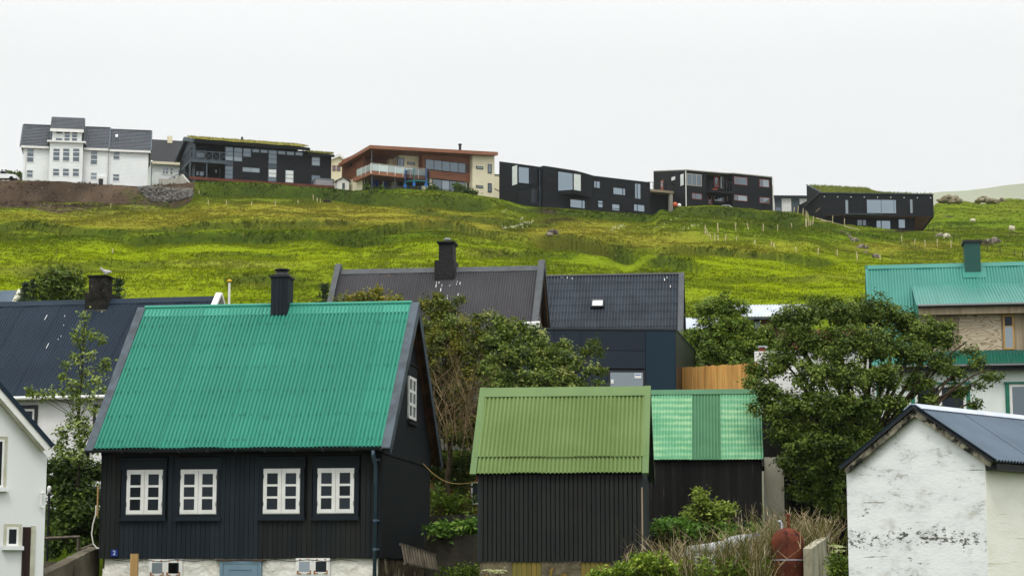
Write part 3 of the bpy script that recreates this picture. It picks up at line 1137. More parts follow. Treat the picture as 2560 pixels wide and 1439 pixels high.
def ground_mat():
    m = leafmat('meadow', 0.0, .95, .0)
    t = m.node_tree
    N, L = t.nodes, t.links
    b = N['Principled BSDF']
    geo = N.new('ShaderNodeNewGeometry')
    n = N.new('ShaderNodeTexNoise')
    n.inputs['Scale'].default_value = 2.2
    n.inputs['Detail'].default_value = 6
    L.new(geo.outputs['Position'], n.inputs[0])
    a = [x for x in N if x.bl_idname == 'ShaderNodeAttribute'][0]
    hv = N.new('ShaderNodeHueSaturation')
    mr_ = N.new('ShaderNodeMapRange')
    mr_.inputs['From Min'].default_value = .3
    mr_.inputs['From Max'].default_value = .7
    mr_.inputs['To Min'].default_value = .84
    mr_.inputs['To Max'].default_value = 1.16
    L.new(n.outputs[0], mr_.inputs[0])
    L.new(mr_.outputs[0], hv.inputs['Value'])
    L.new(a.outputs[0], hv.inputs['Color'])
    L.new(hv.outputs[0], b.inputs['Base Color'])
    bp = N.new('ShaderNodeBump')
    bp.inputs['Distance'].default_value = .04
    L.new(n.outputs[0], bp.inputs['Height'])
    L.new(bp.outputs[0], b.inputs['Normal'])
    return m


M['meadow'] = ground_mat()
ay = np.concatenate([np.linspace(-60, 100, 50), np.linspace(100.5, 300, 380), np.linspace(303, 500, 60), np.linspace(520, 760, 12), np.linspace(900, 5600, 8)])
aa = np.concatenate([-np.linspace(1.2, .3, 10), np.linspace(-.29, .29, 430), np.linspace(.3, 1.2, 10)])
GX = aa[None, :] * (ay[:, None] + 90.0)
GY = np.repeat(ay[:, None], len(aa), 1)
GZ = ground_z(GX, GY)
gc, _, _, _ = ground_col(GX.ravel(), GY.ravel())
nr, ncol = GX.shape
ii = (np.arange(nr - 1)[:, None] * ncol + np.arange(ncol - 1)[None, :]).ravel()
gq = np.stack([ii, ii + 1, ii + ncol + 1, ii + ncol], 1)
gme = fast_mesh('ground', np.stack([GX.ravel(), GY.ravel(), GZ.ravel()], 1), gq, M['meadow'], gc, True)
tag(link('ground', gme), kind='structure')

# grass on the hillside, blade by blade
NT = 150000
sa = rng.uniform(-.36, .36, NT)
sy = 104 + (302 - 104) * rng.random(NT) ** .8
sx = sa * sy
far_r = int(NT * .07)
sy[:far_r] = rng.uniform(300, 480, far_r)
sx[:far_r] = rng.uniform(.185, .36, far_r) * sy[:far_r]
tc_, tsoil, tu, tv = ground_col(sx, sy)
keep = (rng.random(NT) > tsoil * .93)
sx, sy, tc_, tu, tv = sx[keep], sy[keep], tc_[keep], tu[keep], tv[keep]
tall = np.clip(.75 + .5 * fbm(sx / 5, sy / 8 + 7), .35, 1.5)
lum = tc_ @ np.array((.3, .6, .1))
tall *= np.interp(lum, [.05, .1, .18], [1.35, 1.0, .7])
NB = 6
n = len(sx)
bx = np.repeat(sx, NB) + rng.normal(0, .16, n * NB)
by = np.repeat(sy, NB) + rng.normal(0, .16, n * NB)
bz = ground_z(bx, by) - .03
hh = np.repeat(tall, NB) * rng.uniform(.10, .28, n * NB)
dist = np.repeat(sy, NB)
wd = rng.uniform(.018, .04, n * NB) * (1 + dist / 160)
an = rng.uniform(0, 2 * np.pi, n * NB)
lean = rng.normal(0, .7, (n * NB, 2)) * hh[:, None]
lean[:, 0] += .5 * hh
p0 = np.stack([bx - wd * np.cos(an), by - wd * np.sin(an), bz], 1)
p1 = np.stack([bx + wd * np.cos(an), by + wd * np.sin(an), bz], 1)
p2 = np.stack([bx + lean[:, 0], by + lean[:, 1], bz + hh], 1)
gv = np.stack([p0, p1, p2], 1).reshape(-1, 3)
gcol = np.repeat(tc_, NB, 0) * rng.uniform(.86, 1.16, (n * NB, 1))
straw = rng.random(n * NB) < .06
gcol[straw] = np.array((.26, .22, .07)) * rng.uniform(.7, 1.2, (straw.sum(), 1))
gcol = np.repeat(gcol, 3, 0)
gme2 = fast_mesh('hillside_grass', gv, np.arange(len(gv)).reshape(-1, 3), M['grass'], gcol)
tag(link('hillside_grass', gme2), kind='stuff')


def on_hill(u, v):
    """the point of the hillside on the bearing (u, v)"""
    lo, hi = 105.0, 480.0
    d = ray(u, v)
    ys = np.linspace(lo, hi, 900)
    xs = d.x / d.y * ys
    zr_ = CAMZ + d.z / d.y * ys
    zg = ground_z(xs, ys)
    hit = np.nonzero(zg >= zr_)[0]
    y = ys[hit[0]] if len(hit) else 280.0
    x = d.x / d.y * y
    return Vector((x, y, float(ground_z(np.array([x]), np.array([y]))[0])))


def gz(x, y):
    return float(ground_z(np.array([x]), np.array([y]))[0])


# far fell at the right, its colour paled to carry part of the haze
hu = np.linspace(1500, 3900, 90)
hv = np.interp(hu, [1500, 2100, 2280, 2340, 2420, 2500, 2560, 2700, 3000, 3900], [560, 508, 484, 480, 476, 466, 458, 446, 430, 470]) + 1.6 * vnoise(hu / 40, hu * 0) + .8 * vnoise(hu / 14, hu * 0 + 5)
rows_ = [(3600, 0.0), (3750, .35), (3900, .7), (4100, .9), (4300, 1.0), (4500, .98), (5200, .6)]
fv, fc = [], []
for (yy, fr) in rows_:
    for k_, (a_, b_) in enumerate(zip(hu, hv)):
        zt_ = CAMZ + 4300 * float(tel(b_))
        x_ = (a_ - 1280) / KU * 4300
        z_ = 20 + (zt_ - 20) * fr + (20 * vnoise(np.array(x_ / 150), np.array(yy / 150)) if fr < 1 else 0)
        fv.append((x_, yy, float(z_)))
        g_ = .5 + .5 * float(fbm(np.array(x_ / 200), np.array(yy / 150)))
        fc.append((.19 + .08 * g_, .21 + .07 * g_, .13 + .05 * g_))  # pale tone holds haze as well as bleached grass
nn = len(hu)
fq = np.array([(r * nn + c, r * nn + c + 1, (r + 1) * nn + c + 1, (r + 1) * nn + c) for r in range(len(rows_) - 1) for c in range(nn - 1)])
tag(link('hills', fast_mesh('hills', np.array(fv), fq, M['meadow'], np.array(fc), True)), kind='structure')

# haze: the pale air that thinly veils the far fell
hz = bpy.data.materials.new('haze_air')
hz.use_nodes = True
hz.node_tree.nodes.clear()
ho = hz.node_tree.nodes.new('ShaderNodeOutputMaterial')
hp = hz.node_tree.nodes.new('ShaderNodeVolumePrincipled')
hp.inputs['Color'].default_value = (.96, .98, 1, 1)
hp.inputs['Density'].default_value = HAZE_DENSITY = .00007
hp.inputs['Anisotropy'].default_value = .3
hz.node_tree.links.new(hp.outputs[0], ho.inputs['Volume'])
if HAZE_DENSITY > 0:
    tag(MB().box(-7200, 7200, -70, 5800, -1.5, 960).build('haze', hz), kind='stuff')

# ================================================================== NEAR HOUSES
def text_mesh(body, size, m, depth=.004):
    cu = bpy.data.curves.new('lettering', 'FONT')
    cu.body = body
    cu.size = size
    cu.extrude = depth
    cu.align_x = 'CENTER'
    cu.align_y = 'CENTER'
    o = bpy.data.objects.new('lettering', cu)
    C.objects.link(o)
    me = bpy.data.meshes.new_from_object(o.evaluated_get(bpy.context.evaluated_depsgraph_get()))
    bpy.data.objects.remove(o)
    me.materials.clear()
    me.materials.append(m)
    return me


def verge(root, m, x0, x1, ye, ze, yr, zr, D, up=.05, down=.2, name='barge_board', rear=True):
    """barge boards at one end of a gabled roof, over both slopes"""
    mb = MB()
    slope_slab(mb, x0, x1, ye, ze, yr, zr, -down, up)
    o = mb.build(name, m, root)
    if rear:
        mb = MB()
        slope_slab(mb, x0, x1, D - ye, ze, yr + .001, zr, -down, up)
        mb.build(name, m, root)
    return o


# ------------------------------------------------------------------ the black house under the green roof
F = frame_at(250, 1395, 51.0, -7.8, 0.0)
H = house('green_roofed_house', 'black timber house with bright green corrugated roof and four white windows', 'house', F)
L = F.fx(950, 1393)
zb = F.fz(250, 1395)
D = F.side(1072, 1300, L)[0]
ye = -.34
ze = F.fz(600, 1114, ye)
yr = D / 2
zr = F.fz(690, 768, yr)
zt = F.fz(300, 1138)
tanr = (zr - ze) / (yr - ye)
mb = MB()
mb.box(.02, L - .02, .03, D - .02, zb, zt + .25)
mb.build('wall', M['shed_gap'], H)
# gable ends
for xg in (0, L):
    s = 1 if xg else -1
    mb = MB()
    mb.box(xg - .02, xg + .02, .0, D, zb, zt)
    zz = lambda y: ze + (min(y, D - y) - ye) * tanr - .12
    mb.prism([(xg - .02, 0, zt), (xg - .02, D, zt), (xg - .02, D, zz(D)), (xg - .02, yr, zz(yr)), (xg - .02, 0, zz(0))], (.04 + s * .03 if s > 0 else .04, 0, 0))
    n = int(D / .12)
    for i in range(n):
        y = (i + .5) * D / n
        mb.box(xg + s * .02, xg + s * .03, y - .05, y + .05, zb + .01, zt - .03)
        mb.box(xg + s * .05, xg + s * .058, y - .05, y + .05, zt + .01, zz(y) - .12)
    mb.build('gable_wall', M['black_gable'], H)
# boards on the front, one by one
cas = []
for (u0, u1, w0, w1, v0, v1) in ((305, 416, 319, 409, 1174, 1286), (442, 553, 453, 544, 1173, 1285), (649, 762, 660, 752, 1171, 1284), (783, 898, 795, 887, 1170, 1283)):
    cas.append((F.fx(u0), F.fx(u1), F.fx(w0), F.fx(w1), F.fz(w0, v0), F.fz(w1, v1)))
zs_sill = F.fz(500, 1298)
zc_top = F.fz(500, 1148)
xb0, xb1 = F.fx(305), F.fx(648)
nb = int(round(L / .124))
for i in range(nb):
    x0, x1 = i * L / nb, (i + 1) * L / nb
    xm = (x0 + x1) / 2
    top = zt + .02
    for c in cas:
        if c[0] - .02 < xm < c[1] + .02:
            top = zs_sill
    mt = M['black_blue'] if xb0 < xm < xb1 else M['black_brown']
    slab('wall_board', mt, H, x0 + .005, x1 - .005, -.022 - rnd.uniform(0, .004), .03, zb - rnd.uniform(0, .015), top)
slab('base_rail', M['black_brown'], H, -.03, 0.0, -.03, .1, zb, zt)
slab('frieze', M['black_brown'], H, -.02, L + .02, -.03, .03, zt - .02, zt + .1)
for k, c in enumerate(cas):
    cm = M['black_blue']
    slab('window_casing', cm, H, c[0] + .005, c[2] - .002, -.045, .03, zs_sill + .06, zc_top - .12)
    slab('window_casing', cm, H, c[3] + .002, c[1] - .005, -.045, .03, zs_sill + .06, zc_top - .12)
    slab('window_head', M['trim_slate'] if False else cm, H, c[0] - .02, c[1] + .02, -.06, .03, c[4] + .003, zc_top + .02)
    slab('head_moulding', cm, H, c[0] - .035, c[1] + .035, -.075, .03, zc_top + .023, zc_top + .06)
    slab('window_sill', cm, H, c[0] - .03, c[1] + .03, -.10, .03, zs_sill - .03, zs_sill + .05)
    slab('window_apron', cm, H, c[0] + .01, c[1] - .01, -.05, .03, zs_sill + .053, c[5] - .002)
    xm = (c[2] + c[3]) / 2
    for (a, b) in ((c[2], xm), (xm, c[3])):
        window(H, a + .004, b - .004, c[5] + .02, c[4] - .02, -.045, 1, 3, M['white_paint'], M['pane_near'], fw=.095, mw=.055, d=.035, name='casement')
    mb = MB()
    for s in (c[2] + .004, c[3] - .016):
        for zq in (.18, .78):
            zc = c[5] + (c[4] - c[5]) * zq
            mb.box(s, s + .012, -.092, -.078, zc, zc + .11)
    mb.build('hinge', M['trim_slate'], H)
    mb = MB()
    mb.box(c[2], c[3], -.055, -.01, c[5], c[5] + .022)
    mb.box(c[2], c[3], -.055, -.01, c[4] - .022, c[4])
    mb.build('window_frame', M['white_paint'], H)
# soffit, fascia and gutter
ov = .32
slab('fascia', M['black_trim'], H, -ov, L + ov, ye + .02, ye + .07, zt + .08, ze - .03)
mb = MB()
mb.box(-ov, L + ov, ye + .07, .05, zt + .101, zt + .13)
mb.build('soffit', M['black_trim'], H)
zg_ = F.fz(500, 1122, ye)
mb = MB()
gp = [(ye - .005 + .075 * math.cos(a) - .07, zg_ + .075 * math.sin(a)) for a in np.linspace(math.pi, 2 * math.pi, 8)]
gi = [(ye - .005 + .065 * math.cos(a) - .07, zg_ + .065 * math.sin(a)) for a in np.linspace(2 * math.pi, math.pi, 8)]
mb.prism([(-ov, p[0], p[1]) for p in gp + gi], (L + 2 * ov, 0, 0))
mb.build('gutter', M['gutter_black'], H)
for i in range(11):
    x = -.1 + i * (L + .2) / 10
    mb = MB()
    mb.box(x - .012, x + .012, ye - .16, ye + .02, zg_ - .09, zg_ - .078)
    mb.box(x - .012, x + .012, ye - .165, ye - .155, zg_ - .09, zg_ + .02)
    mb.build('gutter_bracket', M['gutter_black'], H)
xd = F.fx(938, 1250, -.1)
mb = MB()
mb.tube([(xd, ye - .07, zg_ - .06), (xd, ye - .06, zg_ - .2), (xd, -.1, zg_ - .42), (xd, -.1, .2)], .048, 10)
dp = mb.build('downpipe', M['pipe_blue'], H, True)
for v in (1148, 1300, 1372):
    zc = F.fz(938, v, -.1)
    mb = MB()
    mb.tube([(xd, -.1, zc - .03), (xd, -.1, zc + .03)], .058, 10)
    mb.box(xd + .05, xd + .10, -.11, -.02, zc - .02, zc + .02)
    mb.build('pipe_collar', M['pipe_blue'], dp)
# roof
xr0, xr1 = -.12, L + .12
corr_roof(H, M['roof_green'], xr0, xr1, ye - .06, ze - .06 * tanr, yr, zr, .0995, .052, 9, seg=8)
screws(H, M['teal_dark'], xr0, xr1, ye, ze, yr, zr, (.03, .2, .37, .54, .71, .86), .0995, .058)
mb = MB()
slope_slab(mb, xr0, xr1, ye, ze, yr, zr, -.12, -.012)
slope_slab(mb, xr0, xr1, D - ye, ze, yr + .001, zr, -.12, 0)
mb.build('roof_deck', M['soffit_brown'], H)
mb = MB()
slope_slab(mb, xr0, xr1, yr - .24, zr - .24 * tanr, yr - .02, zr - .02 * tanr, .036, .046)
mb.tube([(xr0, yr, zr + .06), (xr1, yr, zr + .06)], .055, 10)
slope_slab(mb, xr0, xr1, yr + .24, zr - .24 * tanr, yr + .02, zr - .02 * tanr, .036, .046)
mb.build('ridge_cap', M['cap_green'], H)
for (a, b) in ((-ov, -.10), (L + .10, L + ov)):
    s = 1 if a > 0 else -1
    verge(H, M['trim_slate'], a, b, ye - .12, ze - .12 * tanr, yr, zr + .03, D, .055, .0)
    for q in (0, 1):
        mb = MB()
        xx = b - .03 if s > 0 else a
        if q == 0:
            slope_slab(mb, xx, xx + .03, ye - .10, ze - .10 * tanr, yr, zr, -.2, -.001)
        else:
            slope_slab(mb, xx, xx + .03, D - ye + .1, ze - .1 * tanr, yr + .002, zr, -.2, -.001)
        mb.build('verge_board', M['trim_slate'], H)
mb = MB()
slope_slab(mb, L + .062, L + ov - .032, D - ye + .05, ze - .05 * tanr, yr + .05, zr - .05 * tanr, -.06, -.002)
mb.build('verge_soffit', M['soffit_brown'], H)
# chimney clad with boards
xc0, xc1 = F.fx(677, 740, yr - .3), F.fx(718, 740, yr - .3)
yc0, yc1 = yr - .30, yr + .30
zc0, zc1 = F.fz(697, 784, yc0) - .05, F.fz(697, 692, yc0)
mb = MB()
mb.box(xc0 + .01, xc1 - .01, yc0 + .01, yc1, zc0, zc1)
ch = mb.build('chimney', M['shed_gap'], H)
for i in range(4):
    a = xc0 + (xc1 - xc0) * i / 4
    MB().box(a + .006, a + (xc1 - xc0) / 4 - .006, yc0 - .012, yc0 + .01, zc0 + .02, zc1).build('chimney_board', M['trim_slate'] if False else M['black_blue'], ch)
for i in range(5):
    a = yc0 + (yc1 - yc0) * i / 5
    MB().box(xc1 - .01, xc1 + .012, a + .005, a + (yc1 - yc0) / 5 - .005, zc0 + .02, zc1).build('chimney_board', M['black_blue'], ch)
mb = MB()
mb.box(xc0 - .05, xc1 + .05, yc0 - .05, yc1 + .05, zc1, zc1 + .05)
mb.build('chimney_cap', M['black_trim'], ch)
xm, ym = (xc0 + xc1) / 2, (yc0 + yc1) / 2
mb = MB()
mb.lathe((xm, ym, zc1 + .05), [(.22, 0), (.20, .07), (.16, .09), (.16, .16), (.21, .17), (.21, .20), (.15, .21)], 18)
mb.build('chimney_cowl', M['black_trim'], ch, True)
# gable window
y0_, z1_ = F.side(1014, 938, L)
y1_, z0_ = F.side(1031, 1052, L)
wq = MB()
ya, yb = min(y0_, y1_), max(y0_, y1_)
xg = L + .05
yb = ya + max(.75, yb - ya)
for (p, q, r, s) in ((ya, ya + .08, z0_, z1_), (yb - .08, yb, z0_, z1_), ((ya + yb) / 2 - .06, (ya + yb) / 2 + .06, z0_, z1_)):
    wq.box(xg, xg + .06, p, q, r, s)
for k in range(4):
    zq = z0_ + (z1_ - z0_ - .08) * k / 3
    wq.box(xg, xg + .055, ya, yb, zq, zq + .08)
gw = wq.build('gable_window', M['white_paint'], H)
for k in range(3):
    for (p, q) in ((ya + .08, (ya + yb) / 2 - .06), ((ya + yb) / 2 + .06, yb - .08)):
        zq = z0_ + (z1_ - z0_ - .08) * k / 3 + .08
        MB().box(xg + .01, xg + .03, p, q, zq, zq + (z1_ - z0_ - .08) / 3 - .08).build('pane', M['pane_near'], gw)
mb = MB()
mb.box(xg - .02, xg + .05, ya - .1, yb + .1, z1_ + .01, z1_ + .3)
mb.box(xg - .02, xg + .09, ya - .1, yb + .1, z1_ + .31, z1_ + .35)
mb.box(xg - .02, xg + .10, ya - .1, yb + .1, z0_ - .16, z0_ - .08)
mb.build('gable_window_casing', M['black_gable'], H)
# rough basement
nx, nz_ = 110, 34
vb, fb = [], []
for j in range(nz_ + 1):
    for i in range(nx + 1):
        x = .06 + (L - .10) * i / nx
        z = zb * j / nz_
        y = .05 - .05 * float(fbm(np.array(x * 2.2), np.array(z * 3.0))) * .6
        vb.append((x, y, z))
for j in range(nz_):
    for i in range(nx):
        a = j * (nx + 1) + i
        fb.append((a, a + 1, a + nx + 2, a + nx + 1))
q = MB()
q.v, q.f = vb, fb
q.build('basement_wall', M['lime_white'], H, True)
for xs_ in (L - .06, .06):
    MB().box(xs_, xs_ + .04, .06, D - .05, 0, zb).build('basement_side', M['old_stone'], H)
for (u0, v0, u1, v1) in ((376, 1400, 453, 1438), (743, 1397, 822, 1434)):
    x0, z1 = F.front(u0, v0, -.02)
    x1, z0 = F.front(u1, v1, -.02)
    xm = (x0 + x1) / 2
    mb = MB()
    mb.box(x0 - .03, x1 + .03, -.05, .08, z0 - .04, z0)
    mb.box(x0 - .03, x1 + .03, -.05, .08, z1, z1 + .03)
    mb.box(x0 - .03, x0, -.05, .08, z0, z1)
    mb.box(x1, x1 + .03, -.05, .08, z0, z1)
    mb.box(xm - .02, xm + .02, -.05, .08, z0, z1)
    bw = mb.build('basement_window', M['white_paint'], H)
    for k, (a, b) in enumerate(((x0, xm - .02), (xm + .02, x1))):
        s = window(bw, a, b, z0, z1, -.03, 1, 1, M['white_paint'], M['pane_near'] if k else M['pane_pale'], fw=.055, d=.03, name='sash')
        for c in s.children:
            c.parent = bw
        mb = MB()
        mb.box(a + .01, a + .05, -.068, -.06, z0 + .01, z0 + .09)
        mb.box(a + .01, a + .12, -.068, -.06, z0 + .01, z0 + .03)
        mb.box(b - .05, b - .02, -.068, -.06, z0 + .01, z0 + .10)
        mb.box(b - .12, b - .02, -.068, -.06, z0 + .01, z0 + .03)
        mb.box(a + .06, a + .11, -.068, -.06, z1 - .02, z1 + .005)
        mb.box(b - .11, b - .06, -.068, -.06, z1 - .02, z1 + .005)
        mb.build('rusty_hinge', M['rust'], bw)
x0, z1 = F.front(550, 1401, -.02)
x1, _ = F.front(654, 1401, -.02)
mb = MB()
mb.box(x0, x0 + .08, -.04, .08, .02, z1)
mb.box(x1 - .08, x1, -.04, .08, .02, z1)
mb.box(x0 + .08, x1 - .08, -.04, .08, z1 - .07, z1)
dr = mb.build('door_frame', M['door_blue'], H)
mb = MB()
mb.box(x0 + .085, x1 - .085, -.02, .03, .03, z1 - .075)
for (a, b, c_, d_) in ((.1, .24, .03, z1 - .08), (x1 - x0 - .24, x1 - x0 - .1, .03, z1 - .08), (.24, x1 - x0 - .24, z1 - .22, z1 - .08)):
    mb.box(x0 + a, x0 + b, -.032, -.0205, c_, d_)
mb.build('door', M['door_blue'], dr)
slab('door_lintel', M['soffit_brown'], H, x0 - .10, x1 + .10, -.04, .06, z1 + .004, z1 + .03)
# black cable under the boards, lamp hook and house number
mb = MB()
mb.tube([(.35 + i * .42, -.06, zb - .03 - .05 * math.sin(i * 1.57) ** 2) for i in range(16)], .008, 5)
mb.build('cable', M['black_trim'], H)
xn, zn = F.front(286, 1381, -.03)
mb = MB()
mb.box(xn - .083, xn + .083, -.045, -.032, zn - .083, zn + .083)
pl = mb.build('house_number_plate', M['plate_blue'], H)
me = text_mesh('2', .16, M['white_paint'])
o = link('numeral', me, pl, (xn, -.047, zn))
o.rotation_euler = (math.pi / 2, 0, 0)
MAIN = F

# ------------------------------------------------------------------ olive-roofed shed
F = frame_at(1197, 1402, 48.0, -6.2, 0.0)
S = house('olive_roofed_shed', 'small tarred batten shed with olive green corrugated roof and stone footing', 'shed', F)
L = F.fx(1605, 1402)
zb = F.fz(1400, 1402)
D = 3.6
ye, yr = -.12, D / 2
ze, zr = F.fz(1400, 1181, ye), F.fz(1420, 972, yr)
tanr = (zr - ze) / (yr - ye)
mb = MB()
mb.box(.01, L - .01, .02, D, zb, ze - .02)
mb.build('wall', M['shed_gap'], S)
nb = 36
for i in range(nb):
    a = i * L / nb
    slab('wall_batten', M['shed_black'], S, a + .012, a + L / nb - .012, -.025 - rnd.uniform(0, .006), .02, zb - rnd.uniform(0, .02), ze - .02)
zz = lambda y: ze + (min(y, D - y) - ye) * tanr - .03
for xg in (0, L):
    mb = MB()
    mb.prism([(xg - .03, 0, zb), (xg - .03, D, zb), (xg - .03, D, zz(D)), (xg - .03, yr, zz(yr)), (xg - .03, 0, zz(0))], (.06, 0, 0))
    for i in range(28):
        y = (i + .5) * D / 28
        mb.box(xg + .03, xg + .037, y - .055, y + .055, zb + .01, ze - .06)
    mb.build('gable_wall', M['shed_blueblack'], S)
slab('corner_board', M['raw_board'], S, L + .0, L + .035, -.045, -.02, zb + .1, ze - .35)
x0, x1 = -.08, L + .06
p = Vector((0, yr - ye, zr - ze)).normalized()
corr_roof(S, M['olive'], x0, x1, ye + p.y * .44, ze + p.z * .44 + .045, yr, zr + .01, .1, .045, 5, seg=8)
corr_roof(S, M['olive'], x0 + .03, x1 - .03, ye - .02, ze - .02 * tanr, ye + p.y * .55, ze + p.z * .55, .1, .045, 5, lift=.004, seg=8)
mb = MB()
slope_slab(mb, x0, x1, ye + .02, ze + .02 * tanr, yr, zr, -.10, -.01)
slope_slab(mb, x0, x1, D - ye, ze, yr + .001, zr, -.10, .02)
mb.build('roof_deck', M['shed_gap'], S)
mb = MB()
slope_slab(mb, x0, x1, yr - .22, zr - .22 * tanr, yr, zr, .062, .075)
slope_slab(mb, x0, x1, yr + .22, zr - .22 * tanr, yr, zr, .062, .075)
mb.build('ridge_cap', M['olive_cap'], S)
for (a, b) in ((x0 - .12, x0 + .03), (x1 - .03, x1 + .12)):
    verge(S, M['olive_cap'], a, b, ye - .05, ze - .05 * tanr, yr, zr + .02, D, .06, .0)
mb = MB()
slope_slab(mb, x1 + .09, x1 + .12, ye - .05, ze - .05 * tanr, yr, zr, -.16, -.002)
slope_slab(mb, x1 + .09, x1 + .12, D - ye + .05, ze - .05 * tanr, yr + .001, zr, -.16, -.002)
mb.build('verge_board', M['black_trim'], S)
# footing with two boarded hatches
h = [(F.fx(1280), F.fx(1353)), (F.fx(1451), F.fx(1523))]
xs = [.02] + [q for p_ in h for q in p_] + [L - .02]
for k in range(0, 6, 2):
    a, b = xs[k], xs[k + 1]
    n1, n2 = max(4, int((b - a) / .08)), 16
    q = MB()
    for j in range(n2 + 1):
        for i in range(n1 + 1):
            x, z = a + (b - a) * i / n1, zb * j / n2
            q.v.append((x, .0 - .05 * float(fbm(np.array(x * 3), np.array(z * 3 + 7))) * .7, z))
    for j in range(n2):
        for i in range(n1):
            e = j * (n1 + 1) + i
            q.f.append((e, e + 1, e + n1 + 2, e + n1 + 1))
    q.build('stone_footing', M['stone_lichen'], S, True)
mb = MB()
mb.box(L - .06, L - .02, .05, D, 0, zb)
mb.box(.02, L - .02, .12, .16, 0, zb)
mb.build('footing_core', M['concrete_dark'], S)
for (a, b) in h:
    for i in range(6):
        w_ = (b - a) / 6
        slab('hatch_board', M['yellow_board'], S, a + i * w_ + .004, a + (i + 1) * w_ - .004, .01 + rnd.uniform(0, .006), .05, .05, zb - .02)
SHED = F

# ------------------------------------------------------------------ patchy green shed behind it
F = frame_at(1628, 1300, 54.0, -6.0, 1.2)
S = house('patchy_roofed_shed', 'weathered black board shed with faded patchy green corrugated roof', 'shed', F)
L = F.fx(1903, 1290)
xl = F.fx(1560, 1290)
D = 3.4
ye, yr = -.12, D / 2
ze, zr = F.fz(1760, 1149, ye), F.fz(1760, 976, yr)
tanr = (zr - ze) / (yr - ye)
mb = MB()
mb.box(xl, L - .02, .02, D, -.4, ze - .02)
mb.build('wall', M['shed_gap'], S)
n = int((L - xl) / .155)
for i in range(n):
    a = xl + i * (L - xl) / n
    slab('wall_board', M['tar_wood'], S, a + .005, a + (L - xl) / n - .005, -.012 - rnd.uniform(0, .008), .02, -.4, ze)
zz = lambda y: ze + (min(y, D - y) - ye) * tanr - .03
mb = MB()
mb.prism([(L - .03, 0, -.4), (L - .03, D, -.4), (L - .03, D, zz(D)), (L - .03, yr, zz(yr)), (L - .03, 0, zz(0))], (.06, 0, 0))
mb.build('gable_wall', M['tar_wood'], S)
xa, xb_ = F.fx(1726, 1060, .8), F.fx(1806, 1060, .8)
x1 = F.fx(1901, 1060, .8)
x0 = xa - (xb_ - xa) * 1.9
for (a, b, mm, ns) in ((x0, xa, 'patchy_light', 2), (xa, xb_, 'patchy_dark', 1), (xb_, x1, 'patchy_light', 1)):
    corr_roof(S, M[mm], a, b, ye, ze, yr, zr, .085, .03, ns, lift=.004, seg=8)
mb = MB()
slope_slab(mb, x0, x1, ye + .02, ze + .02 * tanr, yr, zr, -.10, -.01)
slope_slab(mb, x0, x1, D - ye, ze, yr + .001, zr, -.10, .02)
mb.build('roof_deck', M['shed_gap'], S)
mb = MB()
slope_slab(mb, x0, x1, yr - .13, zr - .13 * tanr, yr, zr, .03, .05)
slope_slab(mb, x0, x1, yr + .2, zr - .2 * tanr, yr, zr, .03, .05)
mb.build('ridge_cap', M['patchy_dark'], S)
mb = MB()
slope_slab(mb, x1, x1 + .07, ye - .18, ze - .18 * tanr, yr, zr, -.16, .01)
slope_slab(mb, x1, x1 + .07, D - ye + .18, ze - .18 * tanr, yr + .001, zr, -.16, .01)
mb.build('verge_board', M['tar_wood'], S)

# ------------------------------------------------------------------ white rendered house at the left edge
F = frame_at(108, 1430, 46.5, 33.0, 0.0)
W = house('white_gabled_house', 'white rendered house gable at the left edge with dark blue roof edge and brown door', 'house', F)
xR = 0.0
zE = F.fz(112, 1160)                       # top of wall at the right corner
xo, zo = F.front(130, 1117, -.25)          # lower end of the verge
xt, zt_ = F.front(0, 967, -.25)
sl_ = (zt_ - zo) / (xo - xt)
xa = xt - 1.6
za = zo + sl_ * (xo - xa)
DP = 8.0
xl2 = 2 * xa - 0
wall_pts = [(xl2, 0, -.2), (0, 0, -.2), (0, 0, zo + sl_ * (xo - 0) - .22), (xa, 0, za - .22), (xl2, 0, zo + sl_ * (xo - 0) - .22)]
mb = MB()
mb.prism(wall_pts, (0, DP, 0))
mb.build('wall', M['house_white'], W)
q = Vector((xo - xa, 0, zo - za))
nn_ = Vector((-q.z, 0, q.x)).normalized()
for s in (1, -1):
    o_ = Vector((xa, -.28, za))
    qq = Vector((q.x * s, 0, q.z))
    n2 = Vector((nn_.x * s, 0, nn_.z))
    mb = MB()
    mb.obox(o_ - n2 * .02, qq, (0, DP + .5, 0), n2 * .10)
    mb.build('roof', M['dark_blue_roof'], W)
    mb = MB()
    mb.obox(o_ + Vector((0, .03, 0)) - n2 * .16, qq * .995, (0, .05, 0), n2 * .14)
    mb.build('barge_board', M['white_paint'], W)
    mb = MB()
    mb.obox(o_ + Vector((0, .08, 0)) - n2 * .20, qq * .985, (0, .22, 0), n2 * .05)
    mb.build('verge_soffit', M['verge_cream'], W)


def inset_window(root, F, px, y=0.0, fm=None, gm=None):
    x0, z1 = F.front(px[0], px[1], y)
    x1, z0 = F.front(px[2], px[3], y)
    mb = MB()
    mb.box(x0 - .07, x0, y - .012, y + .02, z0, z1 + .07)
    mb.box(x1, x1 + .07, y - .012, y + .02, z0, z1 + .07)
    mb.box(x0, x1, y - .012, y + .02, z1, z1 + .07)
    mb.build('window_surround', M['verge_cream'], root)
    wn = window(root, x0, x1, z0, z1, y, 1, 1, fm or M['white_paint'], gm or M['pane_near'], fw=.05, d=.02)
    mb = MB()
    mb.box(x0 - .1, x1 + .1, y - .12, y + .02, z0 - .09, z0)
    mb.build('window_sill', M['house_white'], root)
    return wn


